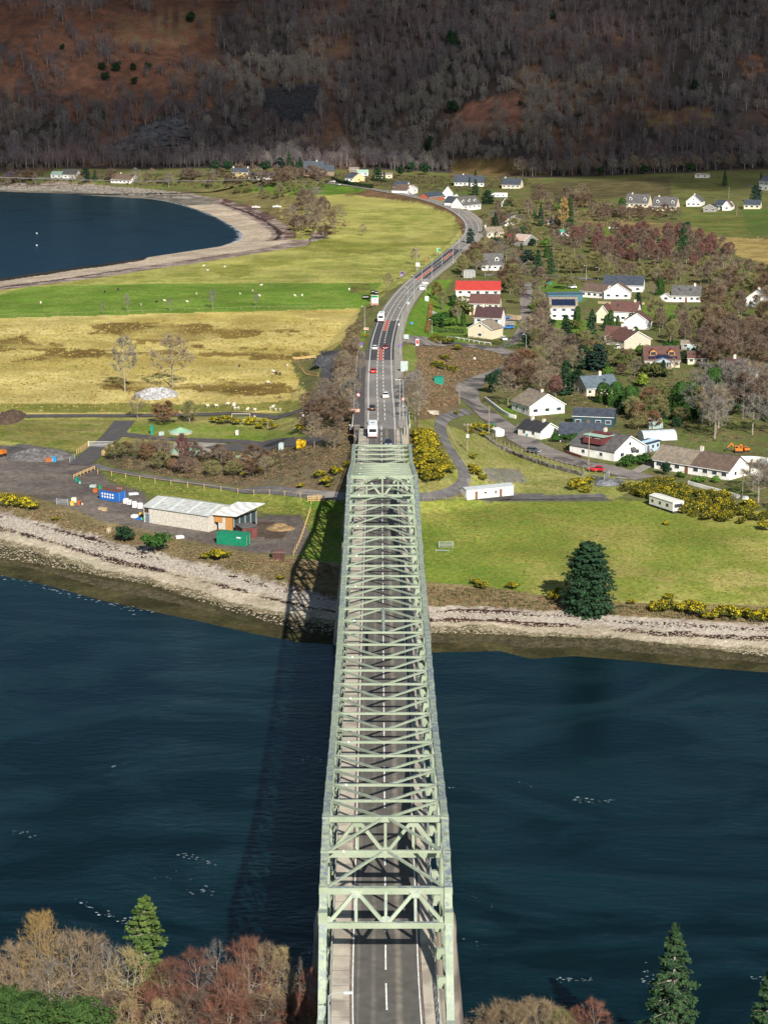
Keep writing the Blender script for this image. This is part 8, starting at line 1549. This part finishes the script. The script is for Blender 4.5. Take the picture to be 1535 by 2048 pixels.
# ------------------------------------------------------------------ labels: tell look-alikes apart by the landmark they stand beside
LM = [(222,357,'the white shore bungalow'),(480,350,'the yellow farmhouse'),(525,355,'the long white cottage'),(636,345,'the church'),(715,358,'the orange gabled house'),(766,352,'the beige flat building'),(823,382,'the gable above the road bend'),(895,392,'the tall roadside gable'),(942,408,'the three-dormer house'),(925,365,'the long slate-blue house'),(1020,370,'the low dark blue roof'),(1010,408,'the little scrub gable'),(1025,445,'the white house inside the bend'),(990,466,'the sand coloured cottage'),(1060,484,'the rusty barn'),(984,530,'the one-dormer house'),(1129,467,'the green roofed shed'),(1272,405,'the left cream dormer house'),(1326,410,'the right cream dormer house'),(1388,402,'the white chalet'),(1418,416,'the timber lodge'),(1502,412,'the right-edge cottage'),(1528,368,'the right-edge white house'),(1364,495,'the big dark spruce'),(955,590,'the red roof'),(968,650,'the plum roof'),(958,675,'the cream gable'),(1126,625,'the solar-array house'),(1233,588,'the big white gable'),(1183,585,'the white wing'),(1370,592,'the grey-mauve roof'),(1510,602,'the right-edge gable'),(1245,630,'the chestnut roof'),(1272,655,'the plain white gable'),(1272,690,'the pale grey gable'),(1322,722,'the timber-dormer house'),(1394,720,'the low brown bungalow'),(1474,742,'the hidden plum roof'),(1508,760,'the half hidden gable'),(1205,778,'the blue slate bungalow'),(1093,815,'the grey-brown roofed gable'),(1185,840,'the teal barn house'),(1095,868,'the two-chimney cottage'),(1225,905,'the white dormer house'),(1380,940,'the long bungalow'),(1475,900,'the orange machines'),(1310,870,'the plastic tunnel'),(1331,1015,'the cream static caravan'),(978,990,'the white static caravan'),(877,765,'the teal storage box'),(1175,1200,'the big shore pine'),(1440,1232,'the right-shore gorse row middle'),(1530,1240,'the right-shore gorse row end'),(1345,1222,'the right-shore gorse row start'),(1400,1005,'the gorse thicket middle'),(1455,1010,'the gorse thicket right part'),(1500,1025,'the gorse thicket end'),(1280,985,'the gorse thicket left end'),(1350,985,'the white boundary wall start'),(1200,500,'the red wood left part'),(1270,500,'the red wood middle'),(1430,520,'the red wood right end'),(890,1098,'the metal hurdles'),(375,1040,'the pale barn'),(222,995,'the blue container'),(462,1085,'the green container'),(70,915,'the soil heap'),(305,790,'the stone heap'),(345,770,'the broad field oak'),(361,860,'the green tank cover'),(601,890,'the yellow skip'),(482,835,'the goal frame'),(333,845,'the golden willow'),(650,740,'the farm gate'),(749,610,'the big direction sign'),(708,877,'the warning triangle sign'),(804,550,'the violet shelter'),(845,575,'the white shelter'),(617,440,'the round copse'),(512,415,'the left white boat'),(800,690,'the right violet sign'),(722,690,'the left violet sign'),(834,690,'the red and white sign'),(700,400,'the top meadow'),(425,600,'the lone field sapling'),(255,600,'the thin field sapling'),(1040,715,'the village road bend'),(933,880,'the transformer pole'),(999,866,'the white box trailer'),(1191,938,'the crimson pick-up'),(1215,970,'the slate heap'),(730,598,'the black bales'),(60,350,'the quay wall'),(310,1090,'the round shore bush'),(565,1115,'the small brown shed'),(1025,800,'the russet round tree'),(1135,780,'the wide garden pine'),(1195,725,'the blue-green spruces'),(1385,820,'the leylandii block'),(1228,458,'the lawn boat'),(1124,440,'the tall larches'),(1078,540,'the dark pine clump'),(1125,575,'the yellow-green willow'),(925,300,'the bare rusty clearing'),(230,150,'the open brown hillside'),(590,220,'the dark scree'),(320,270,'the grey crag'),(1060,360,'the empty meadow'),(370,50,'the top-left slope')]
by = {}
for o in list(sc.objects):
    if o.parent is None and o.get('category') and o.get('label'): by.setdefault(o['label'], []).append(o)
new = {}
for lab, obs in by.items():
    if len(obs) < 2: continue
    head = lab.split(',')[0] if ',' in lab[:34] else ' '.join(lab.split()[:(2 if lab.startswith(('gorse', 'white', 'cream', 'dark s')) else 3)])
    if lab.startswith('yellow-flowered'): head = 'yellow-flowered gorse bush'
    if lab.startswith('dark evergreen'): head = ' '.join(lab.split()[:3])
    if lab.startswith(('brown-twigged', 'pale grey bare tree at')): head = ' '.join(lab.split(' at ')[0].split())
    if lab.startswith('dark sheep'): head = 'dark sheep or calf'
    for o in obs:
        u, v, d = proj(*o.location)
        L = min(LM, key=lambda q: (q[0]-u)**2+((q[1]-v)*1.6)**2); du = u-L[0]; dv = (v-L[1])*1.6; r = math.hypot(du, dv)
        near = 'just ' if r < 28 else ('' if r < 75 else 'well '); dr = ('right of' if du > 0 else 'left of') if abs(du) > abs(dv)*1.6 else ('in front of' if dv > 0 else 'behind')
        if abs(dv) < abs(du)*1.6 and abs(du) < abs(dv)*1.6: dr = ('front ' if dv > 0 else 'rear ')+('right of' if du > 0 else 'left of')
        new.setdefault('%s %s%s %s' % (head, near, dr, L[2]), []).append((u, v, o))
ORD = ['leftmost', 'second from left', 'third from left', 'fourth from left', 'fifth from left', 'sixth from left', 'seventh from left', 'eighth from left', 'ninth from left', 'tenth from left', 'eleventh from left', 'twelfth from left', 'thirteenth from left', 'fourteenth from left']
for lab, q in new.items():
    q.sort(key=lambda t: t[0]); n = len(q)
    for i, (u, v, o) in enumerate(q):
        if n == 1: o['label'] = lab
        elif n == 2: o['label'] = lab+(', left one' if i == 0 else ', right one')
        elif n == 3: o['label'] = lab+(', left one', ', middle one', ', right one')[i]
        else: o['label'] = lab+', '+('rightmost' if i == n-1 else ORD[i] if i < 14 else 'right part')
